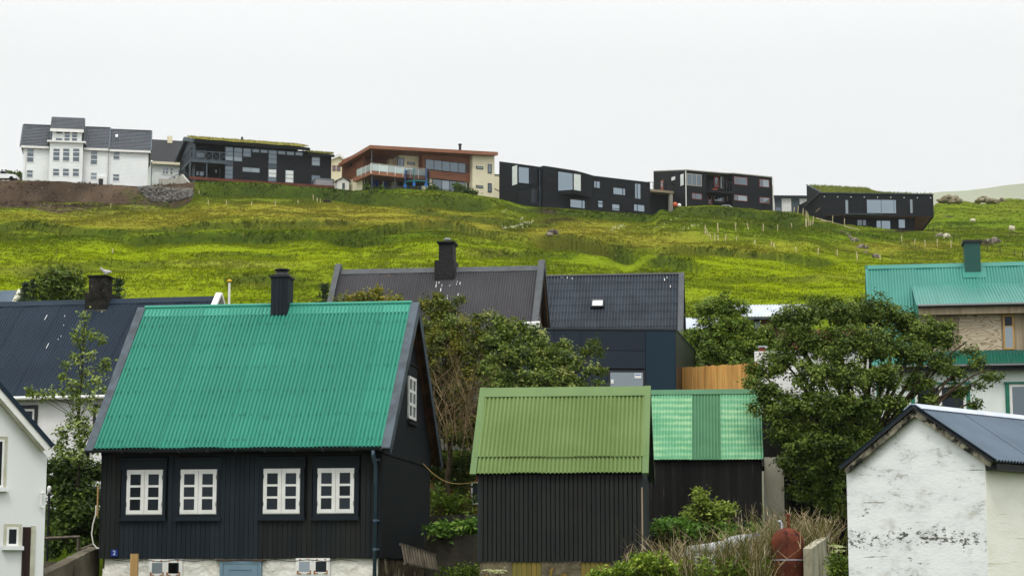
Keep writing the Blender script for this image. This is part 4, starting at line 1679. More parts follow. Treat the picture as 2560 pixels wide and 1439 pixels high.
inset_window(W, F, (17, 1316, 45, 1364))
inset_window(W, F, (-60, 1095, 7, 1218))
x0, z1 = F.front(57, 1316, 0)
x1, _ = F.front(86, 1316, 0)
mb = MB()
mb.box(x0, x1, -.012, .02, 0, z1)
d_ = mb.build('door', M['door_brown'], W)
for i in range(5):
    a = x0 + (x1 - x0) * .7 * i / 5
    MB().box(a + .01, a + (x1 - x0) * .7 / 5 - .01, -.03, -.0125, 0, z1 - .03).build('door_board', M['door_brown'], d_)
mb = MB()
mb.box(x1 - (x1 - x0) * .3, x1 + .02, -.034, -.0125, 0, z1 + .03)
mb.build('door_jamb', M['verge_cream'], d_)
xp, zp = F.front(108, 1232, -.05)
mb = MB()
mb.tube([(xp - .05, -.06, zp), (xp - .05, -.06, zp - .32)], .02, 6)
mb.tube([(xp - .05, -.06, zp), (xp + .02, -.06, zp + .01)], .03, 6)
mb.tube([(xp - .05, -.06, zp - .32), (xp + .02, -.06, zp - .32)], .02, 6)
mb.build('pipe_stub', M['white_paint'], W)

# ------------------------------------------------------------------ long house with the dark blue roof
F = frame_at(165, 1000, 66.0, -10.5, 4.0)
B = house('blue_roofed_house', 'long white house with dark blue corrugated roof and sooty chimney', 'house', F)
xL_, xR_ = F.fx(-160, 1000), F.fx(600, 900)
D = 7.4
ye, yr = -.3, D / 2
ze, zr = F.fz(150, 992, ye), F.fz(120, 754, yr)
xR_ = F.fx(541, 745, yr)
tanr = (zr - ze) / (yr - ye)
mb = MB()
mb.box(xL_, xR_ - .3, 0, D, -1.5, ze - .02)
zz = lambda y: ze + (min(y, D - y) - ye) * tanr - .03
mb.prism([(xR_ - .36, 0, ze - .02), (xR_ - .36, D, ze - .02), (xR_ - .36, D, zz(D)), (xR_ - .36, yr, zz(yr)), (xR_ - .36, 0, zz(0))], (.06, 0, 0))
mb.build('wall', M['white_corr'], B)
link('wall_cladding', corr_mesh('wall_cladding', M['white_corr'], xR_ - .3 - xL_, (1, 0, 0), (0, 0, 1), (0, -1, 0), ze + 1.5, .10, .015, 4, 1), B, (xL_, -.01, -1.5))
corr_roof(B, M['dark_blue_roof'], xL_, xR_ - .02, ye, ze, yr, zr, .1, .034, 12, seg=8)
mb = MB()
slope_slab(mb, xL_, xR_, ye + .02, ze + .02 * tanr, yr, zr, -.10, -.01)
slope_slab(mb, xL_, xR_, D - ye, ze, yr + .001, zr, -.10, .02)
mb.build('roof_deck', M['black_trim'], B)
mb = MB()
slope_slab(mb, xL_, xR_, yr - .22, zr - .22 * tanr, yr, zr, .034, .055)
slope_slab(mb, xL_, xR_, yr + .22, zr - .22 * tanr, yr, zr, .034, .055)
mb.build('ridge_cap', M['dark_blue_roof'], B)
for (p_, q_) in ((ye, yr), (D - ye, yr + .001)):
    mb = MB()
    slope_slab(mb, xR_, xR_ + .2, p_, ze, q_, zr + .1, -.02, .08)
    mb.build('barge_board', M['white_paint'], B)
mb = MB()
mb.tube([(xL_, ye - .06, ze - .02), (xR_, ye - .06, ze - .02)], .065, 8)
gt = mb.build('gutter', M['white_paint'], B)
for i in range(9):
    x = xL_ + (xR_ - xL_) * (i + .5) / 16
    MB().box(x - .014, x + .014, ye - .13, ye - .0, ze - .10, ze - .086).build('gutter_bracket', M['black_trim'], gt)
for px in ((30, 1013, 92, 1120), (235, 1010, 300, 1112)):
    x0, z1 = F.front(px[0], px[1], 0)
    x1, z0 = F.front(px[2], px[3], 0)
    mb = MB()
    mb.box(x0, x0 + .1, -.07, .02, z0, z1)
    mb.box(x1 - .1, x1, -.07, .02, z0, z1)
    mb.box(x0 + .1, x1 - .1, -.07, .02, z1 - .12, z1)
    mb.build('window_surround', M['black_trim'], B)
    window(B, x0 + .1, x1 - .1, z0, z1 - .12, -.01, 1, 1, M['white_paint'], M['pane_near'] if px[0] < 100 else M['pane_pale'], fw=.08, d=.03)
mb = MB()
for i in range(9):
    x = xL_ + rnd.choice([rnd.uniform(1.5, 3.6), rnd.uniform(2.0, 6.5)])
    y = yr - rnd.uniform(.3, 2.2)
    zc_ = ze + (y - ye) * tanr
    L_ = rnd.choice([.05, .05, .08, .3])
    slope_slab(mb, x - .009, x + .009, y - L_ * .7, zc_ - L_ * .7 * tanr, y, zc_, .036, .042)
mb.build('bird_droppings', M['white_corr'], B)['kind'] = 'stuff'
# sooty chimney
yf = yr - .45
xc0, xc1 = F.fx(213, 740, yf), F.fx(264, 740, yf)
z0 = F.fz(240, 778, yf) - .1
zs = F.fz(240, 731, yf)
z2 = F.fz(240, 690, yf)
mb = MB()
mb.box(xc0, xc1 + .05, yf, yr + .45, z0, zs)
ch = mb.build('chimney', M['chimney_old'], B)
mb = MB()
a, b = F.fx(220, 710, yf), F.fx(257, 710, yf)
mb.box(a, b + .06, yf + .08, yr + .3, zs, z2)
mb.build('chimney_shaft', M['chimney_old'], ch)
mb = MB()
mb.box(a - .06, b + .12, yf + .02, yr + .36, z2, z2 + .05)
mb.build('chimney_slab', M['chimney_old'], ch)
top_b = F.world((b + .0, yf + .2, z2 + .05))
mb = MB()
mb.box(xc0 - .02, xc1 + .05, yf - .06, yf, z0 - .1, z0 + .14)
mb.build('mossy_flashing', M['stone_lichen'], ch)
# gull on the chimney
me = skin_mesh('gull', [(0, 0, .12), (.12, 0, .13), (.22, 0, .13), (-.10, 0, .17), (-.14, 0, .24), (-.20, 0, .245), (.02, .04, .04), (.02, .04, 0), (.02, -.04, .04), (.02, -.04, 0)],
               [(0, 1), (1, 2), (0, 3), (3, 4), (4, 5), (0, 6), (6, 7), (0, 8), (8, 9)], [.075, .06, .02, .055, .045, .012, .012, .008, .012, .008], M['gull'], 2)
g = link('gull', me, None, top_b)
g.rotation_euler = (0, 0, .2)
tag(g, 'gull resting on the sooty chimney of the blue roofed house', 'gull')

# ------------------------------------------------------------------ brown-black roofed house in the middle
F = frame_at(820, 830, 78.0, -7.3, 5.0)
B = house('brown_roofed_house', 'house with brown black corrugated roof, bird droppings and tarred stone chimney', 'house', F)
D = 7.2
ye, yr = -.3, D / 2
zr = F.fz(1100, 671, yr)
x0, x1 = F.fx(852, 672, yr), F.fx(1349, 664, yr)
zE = F.fz(1322, 818, 0)
yfr = None
ze = zr - (yr - ye) * math.tan(math.radians(49))
tanr = (zr - ze) / (yr - ye)
mb = MB()
mb.box(x0 + .2, x1 - .12, 0, D, -2, ze)
zz = lambda y: ze + (min(y, D - y) - ye) * tanr - .03
mb.build('wall', M['gable_grey'], B)
for xg in (x0 + .2, x1 - .15):
    mb = MB()
    mb.prism([(xg - .03, 0, ze - 1), (xg - .03, D, ze - 1), (xg - .03, D, zz(D)), (xg - .03, yr, zz(yr)), (xg - .03, 0, zz(0))], (.06, 0, 0))
    mb.build('gable_wall', M['gable_grey'], B)
mb = MB()
for f_ in (.35, .68):
    yy = yr + .1 + f_ * .4
    zq = zr - .5 - f_ * 2.2
    mb.obox((x1 - .11, yr - .9 * f_ - .1, zq + .25), (.08, 0, 0), (0, .14, 0), (0, 0, .14))
    mb.obox((x1 - .11, yr - 1.5 * f_, zq + .05 + .5 * f_), (.1, 0, 0), (0, 3.0 * f_, -1.5 * f_), (0, 0, .13))
mb.build('gable_trim', M['frame_beige'], B)
corr_roof(B, M['brown_roof'], x0, x1, ye, ze, yr, zr, .1, .034, 10, seg=8)
mb = MB()
slope_slab(mb, x0, x1, ye + .02, ze + .02 * tanr, yr, zr, -.10, -.01)
slope_slab(mb, x0, x1, D - ye, ze, yr + .001, zr, -.10, .02)
mb.build('roof_deck', M['soffit_brown'], B)
mb = MB()
slope_slab(mb, x0, x1, yr - .2, zr - .2 * tanr, yr, zr, .034, .055)
slope_slab(mb, x0, x1, yr + .2, zr - .2 * tanr, yr, zr, .034, .055)
mb.build('ridge_cap', M['brown_trim'], B)
for (a, b) in ((x0 - .2, x0 + .03), (x1 - .03, x1 + .22)):
    mb = MB()
    slope_slab(mb, a, b, ye - .1, ze - .1 * tanr, yr, zr + .16, -.1, .16)
    mb.build('barge_board', M['brown_trim'], B)
    mb = MB()
    slope_slab(mb, a, b, D - ye + .1, ze - .1 * tanr, yr + .002, zr + .16, -.1, .16)
    mb.build('barge_board', M['brown_trim'], B)
mb = MB()
slope_slab(mb, x1 + .10, x1 + .16, D - ye, ze, yr + .2, zr - .2, -.24, -.11)
mb.build('verge_soffit', M['soffit_brown'], B)
yf = yr - .55
a, b = F.fx(1086, 670, yf), F.fx(1136, 670, yf)
z0, zs = F.fz(1110, 692, yf) - .1, F.fz(1110, 650, yf)
mb = MB()
mb.box(a, b, yf, yr + .5, z0, zs)
ch = mb.build('chimney', M['tar_stone'], B)
a2, b2 = F.fx(1096, 620, yf), F.fx(1132, 620, yf)
z2 = F.fz(1110, 606, yf)
mb = MB()
mb.prism([(a2 - .0, yf + .1, zs), (b2, yf + .1, zs), (b2, yr + .3, zs), (a2, yr + .3, zs)], (0, 0, z2 - zs))
mb.build('chimney_shaft', M['tar_stone'], ch)
mb = MB()
mb.hexa([(a2, yf + .1, z2 - .08), (b2, yf + .1, z2 - .08), (b2, yr + .3, z2 - .08), (a2, yr + .3, z2 - .08)],
        [(a2 - .07, yf, z2), (b2 + .07, yf, z2), (b2 + .07, yr + .38, z2), (a2 - .07, yr + .38, z2)])
mb.box(a2 - .07, b2 + .07, yf, yr + .38, z2 + .001, z2 + .07)
mb.build('chimney_slab', M['tar_stone'], ch)
mb = MB()
mb.lathe(((a2 + b2) / 2, yr - .1, z2 + .07), [(.08, 0), (.07, .1), (.13, .12), (.13, .16), (.05, .18)], 12)
mb.build('chimney_cowl', M['zinc'], ch, True)
# bird droppings on the sheets below the chimney
mb = MB()
for i in range(20):
    x = rnd.uniform(a - .2, b + .3)
    s = rnd.uniform(.0, 1.0) ** 1.6 * 1.0 + .02
    y = yf - s
    zc = ze + (y - ye) * tanr
    L_ = rnd.uniform(.06, .26)
    wv = rnd.uniform(.006, .016)
    slope_slab(mb, x - wv, x + wv, y - L_ * .5, zc - L_ * .5 * tanr, y, zc, .036, .044)
o = mb.build('bird_droppings', M['white_corr'], B)
o['kind'] = 'stuff'

# ------------------------------------------------------------------ tiled house
F = frame_at(1500, 830, 84.0, -6.6, 6.0)
T = house('tiled_house', 'house with dark grey pantiled roof and one small skylight', 'house', F)
D = 7.4
ye, yr = -.3, D / 2
zr = F.fz(1540, 690, yr)
x0, x1 = F.fx(1356, 692, yr), F.fx(1698, 687, yr)
ze = zr - (yr - ye) * math.tan(math.radians(50))
tanr = (zr - ze) / (yr - ye)
mb = MB()
mb.box(x0 + .2, x1 - .05, 0, D, -2, ze)
mb.build('wall', M['gable_grey'], T)
zz = lambda y: ze + (min(y, D - y) - ye) * tanr - .03
mb = MB()
mb.prism([(x1 - .1, 0, ze - 1), (x1 - .1, D, ze - 1), (x1 - .1, D, zz(D)), (x1 - .1, yr, zz(yr)), (x1 - .1, 0, zz(0))], (.06, 0, 0))
mb.build('gable_wall', M['gable_grey'], T)
tile_rows(T, M['tile_roof'], x0, x1, ye, ze, yr, zr, 13, .135, .075, .02, seg=6)
mb = MB()
slope_slab(mb, x0, x1, ye + .02, ze + .02 * tanr, yr, zr, -.12, -.02)
slope_slab(mb, x0, x1, D - ye, ze, yr + .001, zr, -.12, .02)
mb.build('roof_deck', M['black_trim'], T)
mb = MB()
mb.tube([(x0, yr, zr + .03), (x1 + .1, yr, zr + .03)], .08, 8)
mb.build('ridge_cap', M['black_trim'], T)
mb = MB()
slope_slab(mb, x1 - .02, x1 + .22, ye, ze, yr, zr + .05, -.02, .09)
slope_slab(mb, x1 - .02, x1 + .22, D - ye, ze, yr + .002, zr + .05, -.02, .09)
mb.build('barge_board', M['brown_trim'], T)
# gable window with pale green frame
mb = MB()
mb.box(x1 - .04, x1 + .0, yr + .3, yr + 1.5, zr - 3.4, zr - 1.9)
gw = mb.build('gable_window', pmat('pale_green_frame', srgb(150, 190, 168), None, 1, .6, .3), T)
for i in range(3):
    MB().box(x1 + .0, x1 + .01, yr + .36 + i * .38, yr + .66 + i * .38, zr - 3.3, zr - 2.0).build('pane', M['pane_pale'], gw)
# skylight
xs0, xs1 = F.fx(1480, 763, yr - 1.7), F.fx(1505, 763, yr - 1.7)


def roof_yz(F, u, v, ye, ze, tanr):
    """meet a sight line with a roof slope"""
    lo, hi = -1.0, 6.0
    for _ in range(40):
        m_ = (lo + hi) / 2
        if F.fz(u, v, m_) > ze + (m_ - ye) * tanr:
            lo = m_
        else:
            hi = m_
    return lo


ya, yb = roof_yz(F, 1490, 774, ye, ze, tanr), roof_yz(F, 1490, 754, ye, ze, tanr)
za, zb2 = ze + (ya - ye) * tanr, ze + (yb - ye) * tanr
mb = MB()
slope_slab(mb, xs0 - .06, xs0, ya, za, yb, zb2, .0, .2)
slope_slab(mb, xs1, xs1 + .06, ya, za, yb, zb2, .0, .2)
slope_slab(mb, xs0, xs1, ya, za, ya + .05, za + .05 * tanr, .0, .2)
slope_slab(mb, xs0, xs1, yb - .05, zb2 - .05 * tanr, yb, zb2, .0, .2)
sk = mb.build('skylight', M['black_trim'], T)
mb = MB()
slope_slab(mb, xs0, xs1, ya + .05, za + .05 * tanr, yb - .05, zb2 - .05 * tanr, .12, .17)
mb.build('pane', glassmat('skylight_pane', (.7, .72, .72), .3, .05), sk)
mb = MB()
for i in range(7):
    x = rnd.choice([rnd.uniform(x1 - 1.3, x1), rnd.uniform(x0, x1)])
    y = yr - rnd.uniform(.05, .5)
    zc = ze + (y - ye) * tanr
    L_ = rnd.uniform(.06, .22)
    slope_slab(mb, x - .012, x + .012, y - L_ * .4, zc - L_ * .4 * tanr, y, zc, .085, .095)
o = mb.build('bird_droppings', M['white_corr'], T)
o['kind'] = 'stuff'

# ------------------------------------------------------------------ flat navy extension in front of both
F = frame_at(1690, 1000, 72.0, 2.5, 4.2)
E = house('panel_extension', 'flat roofed navy panelled extension with one wide sticker marked window', 'building', F)
zt = F.fz(1600, 822)
xl = F.fx(1255, 900)
side_dir = Vector((math.sin(math.radians(13.4)), math.cos(math.radians(13.4)), 0)) * 7.6
pts = [(xl, 0.02, -1.5), (-.01, 0.02, -1.5), (side_dir.x - .01, side_dir.y, -1.5), (xl, 7.6, -1.5)]
mb = MB()
mb.prism(pts, (0, 0, zt + 1.5 - .02))
mb.build('wall', M['shed_gap'], E)
xj = [xl, F.fx(1385, 850), F.fx(1452, 850), F.fx(1613, 850), 0]
zj1, zj0 = F.fz(1560, 876), F.fz(1560, 921)
zw0 = F.fz(1560, 1004)
ztop_ = zt - .05
pan = []
for (a, b) in zip(xj[:-1], xj[1:]):
    if abs(b) < 1e-6:
        pan.append((a, b, -1.5, ztop_, 'panel_teal'))
    else:
        pan += [(a, b, zj1, ztop_, 'panel_navy'), (a, b, zj0, zj1, 'panel_navy')]
        if not (abs(a - xj[2]) < 1e-6):
            pan.append((a, b, -1.5, zj0, 'panel_navy'))
for (a, b, c_, d_, mm) in pan:
    slab('wall_panel', M[mm], E, a + .008, b - .008, -.02, .02, c_ + .008, d_ - .008)
# side panels: green-black and black
for (f0, f1, mm) in ((0, .5, 'panel_black'), (.5, 1, 'panel_black')):
    mb = MB()
    o_ = side_dir * (f0 + .004)
    mb.obox((o_.x + .0, o_.y, -1.5), (.02, -.004, 0), side_dir * (f1 - f0 - .008), (0, 0, zt + 1.45))
    mb.build('wall_panel', M[mm], E)
mb = MB()
mb.prism([(xl, -.05, zt - .04), (.04, -.05, zt - .04), (side_dir.x + .05, side_dir.y, zt - .04), (xl, 7.6, zt - .04)], (0, 0, .06))
mb.build('parapet_cap', M['gutter_black'], E)
# wide window
x0, z1 = F.front(1519, 924, 0)
x1, _ = F.front(1613, 924, 0)
mb = MB()
mb.box(xj[2] + .01, x0, -.02, .02, -1.5, zj0 - .01)
mb.build('wall_panel', M['panel_navy'], E)
wn = window(E, x0, x1, zw0, z1, -.01, 1, 1, M['black_trim'], M['pane_pale'], fw=.09, d=.05)
for (px, mm) in (((1586, 933, 1603, 945), 'white_paint'), ((1527, 948, 1534, 958), 'white_paint')):
    a, b1 = F.front(px[0], px[1], -.05)
    c_, d1 = F.front(px[2], px[3], -.05)
    MB().box(a, c_, -.066, -.058, d1, b1).build('sticker', M[mm], wn)
    if px[0] > 1550:
        MB().box(a + .02, c_ - .02, -.071, -.0665, (d1 + b1) / 2 + .02, b1 - .03).build('sticker_band', M['blue_plastic'], wn)
x0, z1 = F.front(1392, 882, 0)
x1, z0 = F.front(1442, 921, 0)
wn2 = window(E, x0, x1, z0, z1, -.01, 1, 1, M['black_trim'], M['pane_pale'], fw=.07, d=.05)
# white board lying on the flat roof
P = F.world((F.fx(1322, 812, 1.2), 1.2, zt + .03))
o = MB().obox((-.4, 0, 0), (.8, 0, .05), (0, .5, .1), (0, -.03, .3)).build('white_board', M['white_paint'])
o.location = P
tag(o, 'white board lying on the roof of the navy extension', 'board')

# ------------------------------------------------------------------ honey coloured board fence
P0, P1 = pix(1701, 918, 74.0), pix(1892, 908, 70.0)
zb_ = pix(1800, 990, 72).z
FN = thing('board_fence', 'honey coloured vertical board fence beside the navy extension', 'fence', (P0.x, P0.y, zb_), math.atan2(P1.y - P0.y, P1.x - P0.x))
Lf = math.hypot(P1.x - P0.x, P1.y - P0.y)
n = 22
for i in range(n):
    a, b = Lf * i / n, Lf * (i + 1) / n
    f_ = (i + .5) / n
    zt = (P0.z * (1 - f_) + P1.z * f_) - zb_
    dd = .0 if i % 2 else .02
    if i % 7 == 3:
        dd = .05
    slab('fence_board', M['fence_wood'], FN, a + .004, b - .004, -.02 - dd, .01 - dd, 0, zt + rnd.uniform(-.02, .02))
slab('fence_rail', M['fence_wood'], FN, 0, Lf, .012, .06, .4, .5)
slab('fence_rail', M['fence_wood'], FN, 0, Lf, .012, .06, P0.z - zb_ - .35, P0.z - zb_ - .25)

# ------------------------------------------------------------------ teal roofed house on the right
F = frame_at(2190, 1000, 66.0, -9.1, 3.0)
T = house('teal_roofed_house', 'pale house with teal corrugated roof, boarded up dormer and bottle green chimney', 'house', F)
D = 9.0
ye, yr = -.35, D / 2
ze, zr = F.fz(2500, 911, ye), F.fz(2400, 661, yr)
x0, x1 = F.fx(2167, 665, yr), F.fx(2760, 900)
tanr = (zr - ze) / (yr - ye)
mb = MB()
mb.box(x0 + .15, x1, 0, D, -1.5, ze + .05)
zz = lambda y: ze + (min(y, D - y) - ye) * tanr - .03
mb.prism([(x0 + .15, 0, ze), (x0 + .15, D, ze), (x0 + .15, D, zz(D)), (x0 + .15, yr, zz(yr)), (x0 + .15, 0, zz(0))], (.06, 0, 0))
mb.build('wall', M['wall_pale'], T)
link('wall_cladding', corr_mesh('wall_cladding', M['wall_pale'], x1 - x0 - .15, (1, 0, 0), (0, 0, 1), (0, -1, 0), ze + 1.5, .10, .015, 4, 1), T, (x0 + .15, -.01, -1.5))
slab('corner_board', M['green_trim'], T, x0 + .12, x0 + .22, -.06, .02, -1.5, ze)
# roof: full sheets at the left, short ones above and below the dormer
xd = F.fx(2290, 760, 1.2)
yd = .25                                    # dormer front stands just behind the wall
ydt = roof_yz(F, 2400, 715, ye, ze, tanr)   # where the dormer roof meets the slope
corr_roof(T, M['teal_roof'], x0, xd + .1, ye, ze, yr, zr, .1, .036, 2, seg=8)
corr_roof(T, M['teal_roof'], xd + .1, x1, ydt - .3, ze + (ydt - .3 - ye) * tanr, yr, zr, .1, .036, 8, seg=8)
corr_roof(T, M['teal_dark'], xd + .1, x1, ye, ze, yd, ze + (yd - ye) * tanr, .1, .036, 8, seg=8)
slab('apron_flashing', M['teal_dark'], T, xd + .1, x1, yd - .16, yd - .05, ze + (yd - ye) * tanr - .10, ze + (yd - ye) * tanr + .02)
mb = MB()
slope_slab(mb, x0, xd, ye + .02, ze + .02 * tanr, yr, zr, -.10, -.01)
slope_slab(mb, xd, x1, 1.5, ze + (1.5 - ye) * tanr, yr, zr, -.10, -.01)
slope_slab(mb, x0, x1, D - ye, ze, yr + .001, zr, -.10, .02)
mb.build('roof_deck', M['teal_dark'], T)
mb = MB()
slope_slab(mb, x0 - .05, x1, yr - .2, zr - .2 * tanr, yr, zr, .036, .06)
slope_slab(mb, x0 - .05, x1, yr + .2, zr - .2 * tanr, yr, zr, .036, .06)
mb.build('ridge_cap', M['teal_roof'], T)
mb = MB()
slope_slab(mb, x0 - .06, x0 + .02, ye, ze, yr, zr, -.1, .06)
slope_slab(mb, x0 - .06, x0 + .02, D - ye, ze, yr, zr, -.1, .06)
mb.build('barge_board', M['teal_roof'], T)
mb = MB()
mb.tube([(x0, ye - .07, ze - .03), (x1, ye - .07, ze - .03)], .07, 8)
mb.build('gutter', M['gutter_black'], T)
slab('fascia', M['black_trim'], T, x0, x1, ye, ye + .03, ze - .2, ze - .01)
mb = MB()
mb.box(x0, x1, ye + .03, 0, ze - .12, ze - .10)
mb.build('soffit', M['white_corr'], T)
# dormer
zde = F.fz(2500, 760, yd - .35)
ztd = ze + (ydt - ye) * tanr
corr_roof(T, M['teal_roof'], xd, x1, yd - .38, zde, ydt, ztd + .02, .1, .036, 8, seg=8)
mb = MB()
slope_slab(mb, xd, x1, yd - .36, zde, ydt, ztd + .02, -.1, -.01)
mb.build('dormer_deck', M['teal_dark'], T)
mb = MB()
mb.prism([(xd + .02, yd, ze + (yd - ye) * tanr), (xd + .02, yd, zde + .02), (xd + .02, ydt, ztd)], (.05, 0, 0))
mb.build('dormer_cheek', M['teal_roof'], T)
mb = MB()
mb.tube([(xd, yd - .43, zde - .02), (x1, yd - .43, zde - .02)], .06, 8)
mb.build('dormer_gutter', M['gutter_black'], T)
slab('dormer_fascia', M['raw_board'], T, xd + .02, x1, yd - .34, yd - .3, zde - .30, zde - .06)
slab('dormer_soffit', M['grey_wood'], T, xd + .02, x1, yd - .3, yd, zde - .25, zde - .22)
zlo = ze + (yd - ye) * tanr
mb = MB()
mb.box(xd + .05, x1, yd + .02, yd + .1, zlo, zde - .22)
mb.build('dormer_wall', M['grey_wood'], T)
n = int((x1 - xd) / .14)
for i in range(n):
    a = xd + .05 + i * (x1 - xd - .05) / n
    slab('dormer_board', M['raw_board'], T, a + .004, a + (x1 - xd - .05) / n - .004, yd - rnd.uniform(0, .008), yd + .02, zlo, zde - .22)
p0 = F.front(2396, 788, yd - .02)
p1 = F.front(2505, 874, yd - .02)
pw = slab('plywood_sheet', M['plywood'], T, p0[0], p1[0], yd - .035, yd - .012, p1[1], p0[1])
w0 = F.front(2506, 787, yd)
w1 = F.front(2537, 873, yd)
wn = window(T, w0[0], w1[0], w1[1], w0[1], yd - .02, 1, [1, 2.2], M['pine'], M['pane_pale'], fw=.06, mw=.03, d=.05, panes={1: M['pane_near']})
slab('dormer_sill', M['pine'], T, F.fx(2390, 880, yd), F.fx(2542, 880, yd), yd - .09, yd - .04, F.fz(2500, 880, yd), F.fz(2500, 876, yd))
slab('dormer_head', M['pine'], T, F.fx(2390, 785, yd), F.fx(2542, 785, yd), yd - .05, yd - .01, F.fz(2500, 786, yd), F.fz(2500, 781, yd))
# ground floor windows with green surrounds
for px in ((2276, 962, 2428, 1075), (2512, 960, 2680, 1075)):
    x_0, z1 = F.front(px[0], px[1], 0)
    x_1, z0 = F.front(px[2], px[3], 0)
    mb = MB()
    mb.box(x_0, x_0 + .13, -.09, .02, z0, z1)
    mb.box(x_1 - .13, x_1, -.09, .02, z0, z1)
    mb.box(x_0 - .04, x_1 + .04, -.10, .02, z1, z1 + .07)
    mb.build('window_surround', M['green_trim'], T)
    window(T, x_0 + .13, x_1 - .13, z0, z1, -.02, 2 if px[0] < 2400 else 1, 1, M['white_paint'], M['pane_near'] if px[0] < 2400 else M['pane_far'], fw=.09, mw=.09, d=.04)
yf = yr - .5
a, b = F.fx(2412, 640, yf), F.fx(2451, 640, yf)
z0, z2 = F.fz(2430, 673, yf) - .1, F.fz(2430, 606, yf)
ch = MB().box(a, b, yf, yr + .3, z0, z2).build('chimney', M['chimney_green'], T)
MB().box(a - .06, b + .06, yf - .06, yr + .36, z2, z2 + .09).build('chimney_cap', M['black_trim'], ch)
mb = MB()
slope_slab(mb, a - .1, b + .14, yf - .25, ze + (yf - .25 - ye) * tanr, yf + .3, ze + (yf + .3 - ye) * tanr, .04, .05)
mb.build('chimney_flashing', M['teal_roof'], ch)

# ------------------------------------------------------------------ white concrete shed at the right
F = frame_at(2122, 1430, 41.0, -45.0, 0.0)
S = house('whitewashed_shed', 'flaking whitewashed concrete shed with steel blue corrugated roof', 'shed', F)
L = F.fx(2466, 1300)
xA, zA = F.front(2286, 1018, -.12)
xa0, za0 = F.front(2106, 1170, -.12)
xa1, za1 = F.front(2484, 1152, -.12)
DP = 9.0
xA = (xa0 + xa1) / 2
zEv = (za0 + za1) / 2
tan_ = (zA - zEv) / (xA - xa0)
zc = lambda x: zA - abs(x - xA) * tan_ - .10
mb = MB()
mb.prism([(0, 0, -.3), (L, 0, -.3), (L, 0, zc(L)), (xA, 0, zc(xA)), (0, 0, zc(0))], (0, DP, 0))
mb.build('wall', M['shed_white'], S)
slab('side_wall', M['side_white'], S, L + .0, L + .012, .0, DP, -.3, zc(L) + .02)
for (s, xe) in ((-1, xa0), (1, xa1)):
    o_ = Vector((xA, -.12, zA))
    q = Vector((xe - xA, 0, zEv - zA))
    n2 = Vector((q.z * s, 0, abs(q.x))).normalized()
    n2 = Vector((-q.z, 0, q.x)).normalized() if s > 0 else Vector((q.z, 0, -q.x)).normalized()
    if n2.z < 0:
        n2 = -n2
    mb = MB()
    mb.obox(o_ - n2 * .145, q * .99, (0, .04, 0), n2 * .115)
    mb.build('barge_board', M['shed_verge'], S)
    mb = MB()
    mb.obox(o_ - n2 * .015 + Vector((0, -.03, 0)), q, (0, DP + .1, 0), n2 * .03)
    mb.build('roof_deck', M['black_trim'], S)
    # corrugated sheets: width along y, length down the slope
    u_ = q.normalized()
    ns = 6
    me = corr_mesh('roof_sheet', M['steel_roof'], DP / ns + .08, (0, 1, 0), u_, n2, q.length + .06, .115, .055, 8, 1, 0, 'flat')
    for i in range(ns):
        link('roof_sheet', me, S, o_ + n2 * (.018 + .003 * (i % 2)) + Vector((0, -.04 + i * DP / ns, 0)))
    mb = MB()
    mb.obox(o_ + n2 * .076 + Vector((0, -.05, 0)), u_ * .2, (0, DP, 0), n2 * .016)
    mb.build('ridge_cap', M['zinc'], S)
mb = MB()
mb.box(L + .02, xa1 - .02, .02, DP, zEv - .16, zEv - .03)
mb.build('eave_fascia', M['black_trim'], S)
slab('plinth_kerb', M['concrete_pale'], S, -.02, L + .02, -.03, 0, -.3, .02)

# ------------------------------------------------------------------ bits of buildings glimpsed between the near ones
F = frame_at(1912, 1290, 57.0, -6.0, 1.0)
O = house('old_boathouse', 'old building with dark boards over a bare white concrete base behind the tree', 'building', F)
zm, zt = F.fz(1930, 1142), F.fz(1930, 1010)
L = F.fx(2140, 1200)
MB().box(0, F.fx(1960, 1200), 0, 3, -.5, zm).build('concrete_base', M['concrete_pale'], O)
MB().box(F.fx(1962, 1200), L, .2, 3, -.5, zm).build('dark_base', M['shed_gap'], O)
n = 16
for i in range(n):
    slab('wall_board', M['tar_wood'], O, L * i / n + .006, L * (i + 1) / n - .006, .05 - rnd.uniform(0, .01), .1, zm, zt)
MB().box(.02, L - .02, .1, 3, zm, zt).build('wall', M['shed_gap'], O)

F = frame_at(1888, 1000, 72.0, -8.0, 4.0)
O = house('white_shed_behind_tree', 'white walled building with a rusty roof edge half hidden by the large tree', 'building', F)
zt = F.fz(2000, 876)
L = F.fx(2190, 950)
MB().box(0, L, 0, 4, -.5, zt).build('wall', M['white_corr'], O)
mb = MB()
slope_slab(mb, F.fx(1990, 870), L + .1, -.15, zt + .02, 4, zt + 1.2, 0, .06)
mb.build('roof', M['rust_red'], O)
a = F.fx(1897, 870)
MB().box(a, a + .22, .1, .32, zt, zt + .16).build('vent_pipe', M['rust_red'], O)
MB().box(a - .03, a + .3, .06, .36, zt + .16, zt + .2).build('vent_cap', M['zinc'], O)

